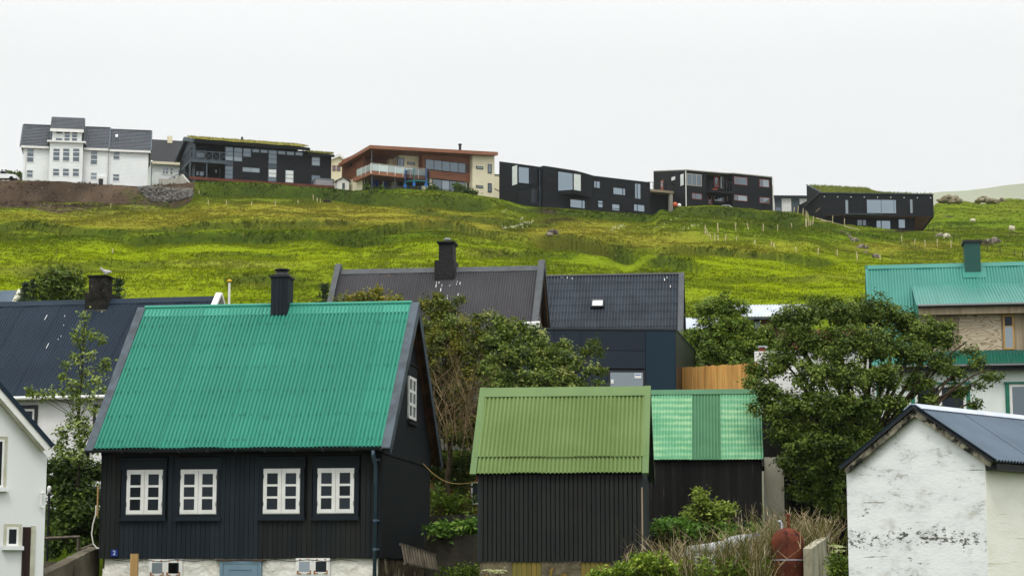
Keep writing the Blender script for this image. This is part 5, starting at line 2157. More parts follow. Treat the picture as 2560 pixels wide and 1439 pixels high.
F = frame_at(1862, 830, 98.0, -4.0, 9.0)
O = house('brown_bungalow', 'brown boarded bungalow with pale corrugated roof showing between two trees', 'bungalow', F)
zt = F.fz(1900, 797)
L = F.fx(2010, 830)
MB().box(0, L, 0, 6, -1, zt).build('wall', M['brown_house'], O)
link('roof_sheet', corr_mesh('roof_sheet', M['zinc'], L + .9, (1, 0, 0), Vector((0, 1, .42)).normalized(), Vector((0, -.42, 1)).normalized(), 2.2, .16, .05, 4, 1), O, (-.45, -.35, zt + .06))
mb = MB()
mb.box(-.45, L + .45, -.36, -.30, zt - .06, zt + .06)
mb.build('fascia', M['trim_slate'], O)
fwin(O, F, (1884, 802, 1902, 824), 0, 1, 1, M['black_trim'], M['pane_far'])
fwin(O, F, (1930, 798, 1962, 812), 0, 2, 1, M['black_trim'], M['pane_far'])

F = frame_at(1705, 840, 96.0, -5.0, 9.0)
O = house('grey_roofed_shed', 'low shed with a pale grey corrugated roof behind the tiled house', 'shed', F)
zt, L = F.fz(1720, 826), F.fx(1790, 830)
MB().box(0, L, 0, 4, -1.2, zt).build('wall', M['gable_grey'], O)
link('roof_sheet', corr_mesh('roof_sheet', M['zinc'], L + .4, (1, 0, 0), Vector((0, 1, .55)).normalized(), Vector((0, -.55, 1)).normalized(), 1.5, .14, .05, 4, 1), O, (-.2, -.2, zt + .02))

F = frame_at(0, 752, 92.0, -6.0, 8.5)
O = house('slate_blue_roofed_house', 'house with a pale slate blue roof and cream barge boards beyond the long blue roof', 'house', F)
yr = 2.4
zr = F.fz(20, 727, yr)
x1 = F.fx(46, 727, yr)
MB().box(-6, x1 - .2, 0, 4.8, -1.5, zr - 2.2).build('wall', M['white_corr'], O)
corr_roof(O, M['steel_roof'], -6, x1, -.3, zr - 2.5, yr, zr, .12, .03, 6, seg=4)
mb = MB()
slope_slab(mb, -6, x1, 5.1, zr - 2.5, yr, zr, -.05, .03)
mb.build('rear_roof', M['steel_roof'], O)
mb = MB()
slope_slab(mb, x1, x1 + .2, -.3, zr - 2.5, yr, zr + .04, -.12, .07)
slope_slab(mb, x1, x1 + .2, 5.1, zr - 2.5, yr + .002, zr + .04, -.12, .07)
mb.build('barge_board', M['verge_cream'], O)

F = frame_at(1060, 1300, 62.0, -5.0, 2.0)
O = house('red_brown_cottage', 'red brown boarded wall with small white window in the gap beside the olive shed', 'cottage', F)
L = F.fx(1260, 1250)
zt = F.fz(1120, 1150)
MB().box(-1, L, 0, 4, -.8, zt).build('wall', M['red_wall'], O)
n = 18
for i in range(n):
    slab('wall_board', M['red_wall'], O, -1 + (L + 1) * i / n + .006, -1 + (L + 1) * (i + 1) / n - .006, -.02, 0, -.8, zt)
fwin(O, F, (1178, 1203, 1215, 1260), -.02, 2, 1, M['white_paint'], M['pane_far'], fw=.05)

# garden walls
def wall_block(name, label, P0, P1, z0, thick, m, top=None):
    d = Vector((P1.x - P0.x, P1.y - P0.y, 0))
    L = d.length
    o = MB()
    n = max(3, int(L / .12))
    r = random.Random(len(label))
    nrm = Vector((0, 1, 0))
    for s in (0, 1):
        pass
    za, zb = P0.z - z0, P1.z - z0
    prev = None
    jj = [r.uniform(-.012, .012) for _ in range(n + 1)]
    for i in range(n):
        a, b = L * i / n, L * (i + 1) / n
        zl, zr_ = za + (zb - za) * i / n + jj[i], za + (zb - za) * (i + 1) / n + jj[i + 1]
        o.hexa([(a, 0, 0), (b, 0, 0), (b, thick, 0), (a, thick, 0)], [(a, 0, zl), (b, 0, zr_), (b, thick, zr_), (a, thick, zl)])
    ob = o.build(name, m)
    ob.location = (P0.x, P0.y, z0)
    ob.rotation_euler = (0, 0, math.atan2(d.y, d.x))
    return tag(ob, label, 'wall')


wall_block('retaining_wall', 'stained grey concrete retaining wall between the black house and the olive shed', pix(1060, 1336, 54.5), pix(1235, 1335, 54.0), 0, .3, M['concrete_dark'])
wall_block('garden_wall', 'low dark mossy wall above the leafy bed in the gap', pix(1066, 1288, 58), pix(1240, 1283, 57.5), 1.6, .3, M['concrete_dark'])
wall_block('stair_wall', 'sloping old concrete wall climbing from the white house to the black house', pix(92, 1445, 47.6), pix(250, 1366, 51.6), -.1, .32, M['concrete'])
wall_block('yard_wall', 'short upright wall behind the sloping wall beside the white house', pix(100, 1403, 53.5), pix(215, 1402, 54), 0, .25, M['concrete'])
wall_block('tank_wall', 'pale concrete wall end rising beside the red tank', pix(2030, 1369, 45.4), pix(2076, 1337, 48.6), 0, .2, M['old_wall'])
wall_block('bed_wall', 'low concrete edge behind the dry stalks beside the olive shed', pix(1632, 1336, 52), pix(1740, 1336, 52.2), .2, .25, M['concrete_dark'])

# ================================================================== HOUSES ON THE HILL
def edge_frame(p, q, Y, vbase):
    """axes of a house whose eave runs level from bearing p (at depth Y) to bearing q; base at the bearing (p.u, vbase)"""
    A = pix(p[0], p[1], Y)
    d = ray(*q)
    B = CAMP + d * ((A.z - CAMZ) / d.z)
    yaw = math.atan2(B.y - A.y, B.x - A.x)
    F = Frame(A, math.degrees(yaw))
    z = F.fz(p[0], vbase)
    F = Frame((A.x, A.y, A.z + z), math.degrees(yaw))
    return F


def turf_top(name, root, pts, z, h, seed, cols):
    """a shaggy turf layer over a convex quad of points (x, y, z)"""
    r = np.random.default_rng(seed)
    p = [np.array(q, float) for q in pts]
    n1, n2 = 60, 14
    vs, cs = [], []
    for j in range(n2 + 1):
        for i in range(n1 + 1):
            s, t = i / n1, j / n2
            q = (p[0] * (1 - s) + p[1] * s) * (1 - t) + (p[3] * (1 - s) + p[2] * s) * t
            e = min(1, 8 * min(s, 1 - s), 8 * min(t, 1 - t))
            hh = h * (.55 + .45 * e) + .10 * float(fbm(np.array(q[0] * .9), np.array(q[1] * .9 + seed))) * (0.4 + .6 * e)
            vs.append((q[0], q[1], q[2] + hh))
            g = .5 + .5 * float(fbm(np.array(q[0] * .5 + 9), np.array(q[1] * .6)))
            cs.append(np.array(cols[0]) * (1 - g) + np.array(cols[1]) * g)
    fq = np.array([(j * (n1 + 1) + i, j * (n1 + 1) + i + 1, (j + 1) * (n1 + 1) + i + 1, (j + 1) * (n1 + 1) + i) for j in range(n2) for i in range(n1)])
    o = link(name, fast_mesh(name, np.array(vs), fq, M['turf'], np.array(cs), True), root)
    # tufts
    N_ = 2600
    s, t = r.random(N_), r.random(N_)
    P = np.array([(p[0] * (1 - a) + p[1] * a) * (1 - b) + (p[3] * (1 - a) + p[2] * a) * b for a, b in zip(s, t)])
    P[:, 2] += h * .7
    hh = r.uniform(.12, .38, N_)
    an = r.uniform(0, 6.28, N_)
    w_ = .07
    a_ = P + np.stack([-w_ * np.cos(an), -w_ * np.sin(an), 0 * an], 1)
    b_ = P + np.stack([w_ * np.cos(an), w_ * np.sin(an), 0 * an], 1)
    c_ = P + np.stack([r.normal(0, .1, N_), r.normal(0, .1, N_), hh], 1)
    V = np.stack([a_, b_, c_], 1).reshape(-1, 3)
    g = r.random(N_)[:, None]
    cc = np.repeat((np.array(cols[0]) * (1 - g) + np.array(cols[1]) * g) * r.uniform(.7, 1.3, (N_, 1)), 3, 0)
    o2 = link('turf_tufts', fast_mesh('turf_tufts', V, np.arange(len(V)).reshape(-1, 3), M['grass'], cc), root)
    o2['kind'] = 'stuff'
    return o


# ------------------------------------------------------------------ A: white two storey house
F = edge_frame((52, 366), (376, 378), 286.0, 462)
A = house('white_clapboard_house', 'large white clapboard house with dark tiled roof and raised centre bay', 'house', F)
zE = F.fz(52, 365)
D = 9.0
xa, xb = F.fx(57, 420), F.fx(370, 430)
x1, x2, x3 = F.fx(124, 410), F.fx(207, 410), F.fx(271, 410)
mb = MB()
mb.box(xa, xb, .1, D, -1.5, zE - .15)
mb.build('wall_core', M['hill_white'], A)
for (a, b, y) in ((xa, x1, 0), (x2, x3, 0), (x3 + .15, xb, 0)):
    clap(a, b, -1.0, zE - .1, y, .2, .03).build('clapboard_wall', M['hill_white'], A)
bay = -1.0
clap(x1, x2, .35, F.fz(166, 356, bay), bay, .2, .03).build('clapboard_wall', M['hill_white'], A)
mb = MB()
mb.box(x1, x2, bay + .001, .1, -1, F.fz(166, 355, bay))
mb.build('bay_core', M['concrete_wall'], A)
slab('bay_cornice', M['white_paint'], A, x1 - .4, x2 + .4, bay - .4, .3, F.fz(166, 357, bay), F.fz(166, 353, bay))
# roofs
yr = D / 2
zr1 = F.fz(80, 313, yr)
zr3 = F.fz(320, 327, yr) if False else zr1 - .75
slate = M['roof_slate']
for (a, b, zr_, ze_) in ((F.fx(52, 366), x1 - .1, zr1, zE), (x2 + .1, x3, zr1, zE), (x3 + .1, F.fx(377, 377), zr1 - .22, zE - .08)):
    tile_rows(A, slate, a, b, -.4, ze_, yr, zr_, 14, .3, .05, .06, name='roof', seg=4, joined=True)
    mb = MB()
    mb.poly([(a, D + .4, ze_), (b, D + .4, ze_), (b, yr, zr_), (a, yr, zr_)])
    mb.box(a, b, -.38, D, ze_ - .08, ze_ - .01)
    mb.build('rear_roof', slate, A)
    slab('eave_fascia', M['white_paint'], A, a, b, -.45, -.38, ze_ - .32, ze_ - .0)
    mb = MB()
    mb.tube([(a, yr, zr_ + .03), (b, yr, zr_ + .03)], .14, 6)
    mb.build('ridge_cap', slate, A)
    mb = MB()
    mb.prism([(b - .12, 0, ze_ - .3), (b - .12, D, ze_ - .3), (b - .12, yr, zr_ - .08)], (.08, 0, 0))
    mb.prism([(a + .04, 0, ze_ - .3), (a + .04, D, ze_ - .3), (a + .04, yr, zr_ - .08)], (.08, 0, 0))
    mb.build('gable_wall', M['hill_white'], A)
    for (p_, q_) in ((b - .05, b + .14), (a - .14, a + .03)):
        mb = MB()
        slope_slab(mb, p_, q_, -.45, ze_ - .05, yr, zr_, -.2, .1)
        mb.build('barge_board', M['hill_grey'], A)
# raised centre block
yc = .8
xc0, xc1 = F.fx(131, 340, yc), F.fx(204, 340, yc)
zc0, zc1 = F.fz(166, 352, yc), F.fz(166, 325, yc)
clap(xc0, xc1, zc0 - .3, zc1, yc, .2, .03).build('clapboard_wall', M['hill_white'], A)
MB().box(xc0, xc1, yc + .01, D - 1, zE - .5, zc1).build('upper_core', M['hill_white'], A)
a, b = F.fx(126, 318, yc), F.fx(210, 322, yc)
zt_ = F.fz(166, 293.5, yc + 3)
tile_rows(A, slate, a, b, yc - .6, zc1, yc + 3, zt_, 9, .3, .05, .06, name='roof', seg=4, joined=True)
mb = MB()
mb.poly([(a, D, zc1), (b, D, zc1), (b, yc + 3, zt_), (a, yc + 3, zt_)])
mb.poly([(a + .05, yc - .5, zc1 - .03), (b - .05, yc - .5, zc1 - .03), (b - .05, D, zc1 - .03), (a + .05, D, zc1 - .03)])
mb.poly([(b - .05, yc - .5, zc1), (b - .05, D, zc1), (b - .05, yc + 3, zt_ - .03)])
mb.poly([(a + .05, yc - .5, zc1), (a + .05, D, zc1), (a + .05, yc + 3, zt_ - .03)])
mb.build('rear_roof', slate, A)
slab('eave_fascia', M['white_paint'], A, a, b, yc - .66, yc - .58, zc1 - .42, zc1 + .02)
k = dict(fw=.10, mw=.10, d=.06, back=.03)
fwin(A, F, (67, 370, 85, 407), 0, 1, [.7, 1, 1], **k)
fwin(A, F, (66, 424, 83, 445), 0, 1, [.8, 1], **k)
for dx in (0, 24.5, 49.5):
    fwin(A, F, (132 + dx, 370, 150 + dx, 404 + dx * .03), bay, 1, [.7, 1, 1], **k)
    fwin(A, F, (131.5 + dx, 420.5, 149 + dx, 441 + dx * .03), bay, 1, [.8, 1], **k)
fwin(A, F, (226, 375.5, 244, 413), 0, 1, [.8, 1, 1], **k)
fwin(A, F, (226, 430, 243, 450), 0, 1, [1, 1], gm=M['pane_pale'], **k)
fwin(A, F, (282.5, 378, 300, 400), 0, 1, [1, 1], **k)
fwin(A, F, (281.5, 434, 299, 454), 0, 1, [.8, 1], **k)
for (u0, u1) in ((139, 157), (160, 175.5), (179, 194)):
    fwin(A, F, (u0, 327, u1, 355.5), yc, 1, [.7, 1, .9], panes={1: M['pane_white']} if u0 == 139 else None, **k)
us = F.fx(289, 341, 2.2), F.fx(294.5, 341, 2.2)
zz_ = (F.fz(290, 344.5, 1.9), F.fz(290, 337, 2.3))
mb = MB()
slope_slab(mb, us[0], us[1], 1.75, zz_[0], 2.4, zz_[1], -.05, .12)
mb.build('skylight', M['pane_white'], A)
for u in (63.5, 206, 268.5, 274):
    x = F.fx(u, 410, -.1)
    mb = MB()
    mb.tube([(x, -.15, -.8), (x, -.15, zE - .4)], .06, 6)
    mb.build('downpipe', M['white_paint'], A)
slab('entrance_box', M['white_paint'], A, F.fx(246, 452), F.fx(267, 452), -.7, -.04, -.9, F.fz(256, 443))
slab('hatch', M['black_trim'], A, F.fx(247, 452), F.fx(258, 452), -.74, -.701, -.5, F.fz(256, 449))

# ------------------------------------------------------------------ B: white house with the black roof behind
F = edge_frame((382, 404), (440, 407), 300.0, 452)
B = house('black_roofed_white_house', 'white house with steep plain black roof and pale chimney behind the clapboard house', 'house', F)
zE = F.fz(384, 404)
x0, x1 = F.fx(378, 430), F.fx(452, 430)
MB().box(x0, x1, 0, 8, -2, zE).build('wall', M['cream'] if False else M['hill_white'], B)
zr = F.fz(400, 350, 4)
mb = MB()
slope_slab(mb, x0 - 1.5, x1 + 3, -.5, zE - .1, 4, zr, -.1, .05)
slope_slab(mb, x0 - 1.5, x1 + 3, 8.5, zE - .1, 4.001, zr, -.1, .05)
mb.build('roof', M['roof_felt'], B)
slab('eave_fascia', M['cream'], B, x0 - .2, x1 + 1, -.62, -.52, zE - .45, zE - .05)
a, b = F.fx(419, 350, 3.4), F.fx(431, 350, 3.4)
MB().box(a, b, 3.4, 4.2, zr - 1.6, F.fz(425, 340, 3.4)).build('chimney', M['cream'], B)
fwin(B, F, (405, 416, 422, 437), 0, 2, 2, fw=.14, mw=.12, gm=M['pane_far'])
fwin(B, F, (424, 418, 433, 438), 0, 1, 2, fw=.14, mw=.12, gm=M['pane_far'])
fwin(B, F, (376.5, 415, 382, 437), 0, 1, 2, fw=.1, mw=.1, gm=M['pane_far'])
# garden walls and the ramp wall
P = pix(396, 459, 284)
o = MB().box(0, 2.3, 0, .3, -2, .7).build('concrete_block', M['concrete_wall'])
o.location = P
tag(o, 'low grey concrete block wall at the foot of the ramp wall', 'wall')
P0, P1 = pix(412, 462, 281.0), pix(472, 462, 277.5)
d = Vector((P1.x - P0.x, P1.y - P0.y, 0))
Lr = d.length
zt1 = pix(453, 435, 278.6).z - P0.z
zt2 = pix(473, 461, 277.5).z - P0.z
q = Lr * .68
o = MB().prism([(0, 0, -2), (Lr, 0, -2), (Lr, 0, zt2 + .2), (q, 0, zt1), (q - .5, 0, zt1 - .3), (0, 0, pix(412, 455, 281).z - P0.z)], (0, .4, 0)).build('ramp_wall', M['concrete_wall'])
o.location = P0
o.rotation_euler = (0, 0, math.atan2(d.y, d.x))
tag(o, 'pale board marked concrete ramp wall ending in a slanted point', 'wall')
# lamp post
P = pix(378, 452, 281)
LP = thing('street_lamp', 'slim grey street lamp with white hood beside the clapboard house', 'street lamp', P)
MB().tube([(0, 0, -1), (0, 0, 2.7)], .06, 6).build('pole', M['hill_grey'], LP)
MB().lathe((0, 0, 2.7), [(.05, 0), (.22, .1), (.05, .28)], 8).build('hood', M['white_paint'], LP)

# ------------------------------------------------------------------ C: long black house with turf roof
F = edge_frame((562, 365), (772, 380), 287.0, 452)
Cc = house('turf_roofed_long_house', 'long black clapboard house with yellow turf roof and cross braced balcony', 'house', F)
zE = F.fz(562, 365)
xa, xb, xc = F.fx(562, 420), F.fx(768, 430), F.fx(828, 430)
xl = F.fx(486, 420, .5)
D = 13.0
mb = MB()
mb.box(xa, xb, .05, D, -2.5, zE + .1)
mb.box(xb - .1, xc, .05, D - 1, -2.5, zE - .55)
mb.box(xl, xa, 2.5, D, -2.5, zE + .2)
mb.build('wall_core', M['hill_black'], Cc)
clap(xa, xb, -2, zE, 0, .22, .03).build('clapboard_wall', M['hill_black'], Cc)
clap(xb + .02, xc, -2.2, zE - .55, 0, .22, .03).build('clapboard_wall', M['hill_black'], Cc)
clap(xl, xa, -.5, zE, 2.5, .22, .03).build('clapboard_wall', M['hill_black'], Cc)
zr = F.fz(470, 345, 6.5)
mb = MB()
mb.prism([(xl + .02, 0.4, -1.5), (xl + .02, D, -1.5), (xl + .02, D, zE), (xl + .02, 6.5, zr - .3), (xl + .02, 0.4, zE)], (.1, 0, 0))
mb.build('gable_wall', M['hill_grey'], Cc)
# roof slabs and turf
xr0, xr1 = F.fx(484, 353, -1.2), F.fx(775, 378, -.9)
zf = zE + .42
mb = MB()
slope_slab(mb, xr0, xr1, -1.0, zf, 6.5, zr, -.42, -.02)
slope_slab(mb, xr0, xr1, D + 1, zf, 6.501, zr, -.42, -.02)
mb.build('roof_deck', M['hill_black'], Cc)
turf_top('turf', Cc, [(xr0 + .15, -.9, zf), (xr1 - .1, -.9, zf), (xr1 - .1, 6.5, zr), (xr0 + .15, 6.5, zr)], 0, .26, 3, ((.36, .31, .08), (.20, .20, .04)))
turf_top('turf', Cc, [(xr0 + .15, D + .9, zf), (xr1 - .1, D + .9, zf), (xr1 - .1, 6.5, zr), (xr0 + .15, 6.5, zr)], 0, .2, 4, ((.36, .31, .08), (.20, .20, .04)))
xq = F.fx(837, 387, -.9)
mb = MB()
slope_slab(mb, xr1 - .2, xq, -.8, zE - .30, 6.0, zr - 1.3, -.36, -.02)
mb.build('roof_deck', M['hill_black'], Cc)
turf_top('turf', Cc, [(xr1, -.7, zE - .3), (xq - .1, -.7, zE - .3), (xq - .1, 6, zr - 1.3), (xr1, 6, zr - 1.3)], 0, .2, 5, ((.30, .28, .07), (.16, .18, .035)))
mb = MB()
slope_slab(mb, xr0 - .12, xr0 + .14, -1.1, zf, 6.5, zr, -.45, .12)
slope_slab(mb, xr0 - .12, xr0 + .14, D + 1.1, zf, 6.501, zr, -.45, .12)
mb.build('barge_board', M['hill_grey'], Cc)
for (u, v, h_, r_) in ((605, 355, 12.5, .16), (757.5, 369, 8, .09)):
    x, z = F.front(u, v, 3.5)
    MB().tube([(x, 3.5, z - .6), (x, 3.5, F.fz(u, v - h_, 3.5))], r_, 8).build('flue', M['black_trim'], Cc)
fg = M['hill_grey']
k = dict(fm=fg, fw=.08, mw=.08, d=.05, back=.03)
fwin(Cc, F, (563, 366.5, 583, 403), 0, 1, [1, 1, 1], panes={0: M['pane_pale']}, **k)
fwin(Cc, F, (584.5, 368, 605.5, 404.5), 0, 1, [1, 1, 1], panes={0: M['pane_pale']}, **k)
fwin(Cc, F, (607.5, 369.5, 628, 393.5), 0, 1, [1, 1.1], **k)
fwin(Cc, F, (630, 371, 648.5, 382.5), 0, 1, 1, **k)
fwin(Cc, F, (650.5, 373, 669.5, 384), 0, 1, 1, **k)
fwin(Cc, F, (671, 374, 692, 411.5), 0, 1, [.9, 1.1, 1.1], **k)
fwin(Cc, F, (694, 376, 714, 387.5), 0, 1, 1, **k)
fwin(Cc, F, (716, 377.5, 736, 389.5), 0, 1, 1, **k)
fwin(Cc, F, (738, 379, 757, 390.5), 0, 1, 1, **k)
fwin(Cc, F, (562.5, 414, 582, 448), 0, 1, 3, **k)
fwin(Cc, F, (606, 417.5, 649.5, 432.5), 0, 2, 1, gm=M['pane_pale'], **k)
fwin(Cc, F, (670.5, 422, 691, 455), 0, 1, 3, panes={2: M['pane_white'], 1: M['pane_white']}, **k)
fwin(Cc, F, (713, 424.5, 734, 458), 0, 1, 3, gm=M['pane_white'], **k)
fwin(Cc, F, (779, 389.5, 800, 415.5), 0, 1, 2, gm=M['pane_pale'], **k)
fwin(Cc, F, (778.5, 437.5, 800, 463), 0, 1, 1, **k)
slab('spandrel', fg, Cc, F.fx(563, 408), F.fx(582.5, 408), -.045, .0, F.fz(570, 413.5), F.fz(570, 403.5))
slab('spandrel', fg, Cc, F.fx(671, 416), F.fx(691.5, 416), -.045, .0, F.fz(680, 421.5), F.fz(680, 412))
fwin(Cc, F, (490, 365, 511, 396), 2.5, 1, [1, 1], **k)
fwin(Cc, F, (490, 416, 510, 441), 2.5, 1, [1, 1], **k)
fwin(Cc, F, (481, 366, 487, 396), 2.5, 1, 1, gm=M['pane_white'], fm=fg, fw=.08)
slab('lamp', M['white_paint'], Cc, F.fx(538, 430, 2.5), F.fx(541.5, 430, 2.5), 2.3, 2.45, F.fz(540, 432, 2.5), F.fz(540, 425, 2.5))
# balcony
xb0, xb1 = F.fx(475, 400, -.8), xa + .1
zfl, ztp = F.fz(520, 401, -.8), F.fz(520, 378, -.8)
slab('balcony_floor', fg, Cc, xb0, xb1, -.8, 2.5, zfl - .35, zfl)
rl = MB()
rl.box(xb0, xb1, -.8, -.68, ztp - .12, ztp)
rl.box(xb0, xb1, -.8, -.72, zfl + .05, zfl + .17)
rl.box(xb0, xb0 + .12, -.68, 6.0, ztp - .12, ztp)
rl.box(xb0, xb0 + .12, -.68, 6.0, zfl + .05, zfl + .17)
rl = rl.build('balcony_rail', fg, Cc)
N_ = 5
for i in range(N_):
    a, b = xb0 + (xb1 - xb0) * i / N_, xb0 + (xb1 - xb0) * (i + 1) / N_
    m_ = MB()
    m_.box(a, a + .12, -.82, -.68, zfl, ztp + .05)
    h_ = ztp - zfl - .3
    for s in (0, 1):
        pa = (a + .12, -.74, zfl + .17) if s else (a + .12, -.74, ztp - .12)
        dv = Vector((b - a - .12, 0, h_ if s else -h_))
        m_.obox(Vector(pa) + Vector((0, -.02 + .045 * s, -.05)), dv, (0, .04, 0), (0, 0, .1))
    m_.build('balcony_brace', fg, rl)
for i in range(4):
    y0_ = -.7 + i * 1.6
    m_ = MB()
    m_.box(xb0, xb0 + .12, y0_, y0_ + .12, zfl, ztp + .05)
    for s in (0, 1):
        m_.obox(Vector((xb0 + .04 + .03 * s, y0_ + .12, (zfl + .17) if s else (ztp - .12))), (0, 1.48, h_ if s else -h_), (.03, 0, 0), (0, 0, .1))
    m_.build('balcony_brace', fg, rl)
slab('balcony_floor', fg, Cc, xb0, xl, 2.5, 6.2, zfl - .35, zfl)
for (u, y) in ((475, -.7), (517, -.7), (461, 3.0), (449, 5.8), (550, 2.0)):
    x = F.fx(u, 420, y)
    slab('balcony_post', fg, Cc, x - .09, x + .09, y, y + .18, -2.0, zfl - .351)
# stair rail at far left
P = F.fx(433, 430, 6.0)
mb = MB()
for i in range(3):
    x = P - .8 + i * .9
    mb.box(x, x + .12, 6, 6.12, -1.8 + i * .5, .9 + i * .5)
    if i < 2:
        mb.obox((x, 6.02, .8 + i * .5), (.9, 0, .5), (0, .06, 0), (0, 0, .1))
        mb.obox((x, 6.02, -.3 + i * .5), (.9, 0, 1.5), (0, .06, 0), (0, 0, .1))
        mb.obox((x, 6.1, .8 + i * .5), (.9, 0, -.5), (0, .06, 0), (0, 0, .1))
mb.build('stair_rail', fg, Cc)
zd = F.fz(520, 444, -1.5)
FC = F
mb = MB()
nd = 40
xd0, xd1 = F.fx(474, 446, -1.5), F.fx(898, 478, -1.5)
dk = thing('timber_deck', 'long red brown timber deck edge along the foot of the turf roofed house', 'deck', F.world((xd0, -1.6, 0)), F.yaw)
for i in range(nd):
    a = (xd1 - xd0) * i / nd
    slab('deck_board', M['brown_deck'], dk, a + .01, a + (xd1 - xd0) / nd - .01, 0, 1.5, zd - .14, zd - .04 + rnd.uniform(-.01, .01))
slab('deck_edge', M['brown_deck'], dk, 0, xd1 - xd0, -.06, -.001, zd - .42, zd - .02)
for i in range(14):
    a = (xd1 - xd0) * (i + .5) / 14
    slab('deck_post', M['brown_deck'], dk, a - .08, a + .08, .02, .18, zd - 2.2, zd - .42)
# hot tub, playhouse
x0, x1 = F.fx(788, 455, -1.2), F.fx(835, 455, -1.2)
P = F.world((x0, -1.4, F.fz(810, 466, -1.2)))
tb = thing('hot_tub', 'grey skirted square hot tub with cover on the deck', 'hot tub', P, F.yaw)
hgt = 1.15
MB().box(0, x1 - x0, 0, 2.2, 0, hgt - .15).build('skirt', M['tub'], tb)
mb = MB()
mb.hexa([(-.05, -.05, hgt - .15), (x1 - x0 + .05, -.05, hgt - .15), (x1 - x0 + .05, 2.25, hgt - .15), (-.05, 2.25, hgt - .15)],
        [(.1, .1, hgt + .05), (x1 - x0 - .1, .1, hgt + .05), (x1 - x0 - .1, 2.1, hgt + .05), (.1, 2.1, hgt + .05)])
mb.build('cover', M['hill_grey'], tb)
P = pix(858, 469, 289.0)
ph = thing('playhouse', 'tiny white playhouse with dark pitched roof beside the brown house', 'playhouse', P, math.radians(20))
MB().prism([(-.9, 0, -.4), (.9, 0, -.4), (.9, 0, .95), (0, 0, 1.45), (-.9, 0, .95)], (0, 1.6, 0)).build('wall', M['white_paint'], ph)
mb = MB()
mb.obox((0, -.2, 1.5), (1.15, 0, -.62), (0, 2, 0), (.05, 0, .09))
mb.obox((0, -.2, 1.5), (-1.15, 0, -.62), (0, 2, 0), (-.05, 0, .09))
mb.build('roof', M['brown_trim'], ph)
MB().box(-.15, .25, -.03, .0, -.2, .7).build('door', M['hill_grey'], ph)

# ------------------------------------------------------------------ D: small house with red roof
F = frame_at(832, 462, 312, 14)
Dd = house('red_roofed_house', 'pale gabled house with a red roof peeping between two hill houses', 'house', F)
w_ = 2.6
z1 = F.fz(850, 404)
zp = F.fz(853, 388)
x0, x1 = F.fx(828, 430), F.fx(860, 430)
xm = F.fx(849, 388)
MB().prism([(x0 - 1.2, 0, -2), (x1 + .4, 0, -2), (x1 + .4, 0, z1), (xm, 0, zp), (x0 - 1.2, 0, z1)], (0, 8, 0)).build('wall', M['cream'], Dd)
mb = MB()
mb.obox((xm, -.1, zp), (x0 - 1.7 - xm, 0, z1 - .3 - zp), (0, 8.3, 0), (-.06, 0, .15))
mb.obox((xm, -.1, zp), (x1 + .8 - xm, 0, z1 - .3 - zp), (0, 8.3, 0), (.06, 0, .15))
mb.build('roof', M['red_roof'], Dd)
for (dx, s_) in ((x0 - 1.7 - xm, -.06), (x1 + .8 - xm, .06)):
    MB().obox((xm, -.35, zp - .25), (dx, 0, z1 - .3 - zp), (0, .24, 0), (s_, 0, .42)).build('barge_board', M['white_paint'], Dd)
for (u0, u1) in ((831, 839), (841.5, 851)):
    fwin(Dd, F, (u0, 413, u1, 428), 0, 2, 2, fm=M['frame_red'], fw=.08, mw=.05)

# ------------------------------------------------------------------ E: brown and cream house
F = edge_frame((1062, 424), (1162, 435), 288.0, 482)
E = house('brown_and_cream_house', 'brown clad and cream house with oversailing brown roof and glass railed terrace', 'house', F)
x_ = lambda u, v=420, y=0: F.fx(u, v, y)
z_ = lambda u, v, y=0: F.fz(u, v, y)
xc = x_(1056)
xd_, xe = x_(1164), x_(1175)
xf = x_(1230)
zrl = z_(1056, 376)
zrr = z_(1230, 386)
# front block, brown
ztop_at = lambda x: zrl + (zrr - zrl) * (x - xc) / (xf - xc)
zb1, zb2 = z_(1110, 448), z_(1110, 490)
MB().prism([(xc, .02, zb1), (xe, .02, zb1), (xe, .02, ztop_at(xe)), (xc, .02, ztop_at(xc))], (0, 10, 0)).build('upper_core', M['brown_clad'], E)
clap_poly([(xc, ztop_at(xc)), (xd_, ztop_at(xd_))], xc, xd_, zb1, 0, .22, .025).build('brown_wall', M['brown_clad'], E)
MB().box(xc, xe, .3, 10, -2, zb1).build('lower_core', M['cream'], E)
# cream block at the right
MB().prism([(xe, -.8, -3.5), (xf, -.8, -3.5), (xf, -.8, ztop_at(xf) + .1), (xe, -.8, ztop_at(xe))], (0, 11, 0)).build('cream_wall', M['cream'], E)
# cream box at the left, and the recess
yb = 1.2
xg, xh = x_(977, 420, 3.0), x_(998, 420, yb)
MB().prism([(xg, 3.5, -2), (xg, 3.5, ztop_at(xg)), (xg, 9, ztop_at(xg)), (xg, 9, -2)], (xc - xg + .01, 0, 0)).build('cream_wall', M['cream'], E)
MB().box(xh, xc - .01, yb, 3.6, z_(1020, 430, yb), ztop_at(xh)).build('cream_wall', M['cream'], E)
MB().box(xh - .8, xc, yb + .6, 5, -3, z_(1020, 432, yb)).build('lower_wall', M['concrete_wall'], E)
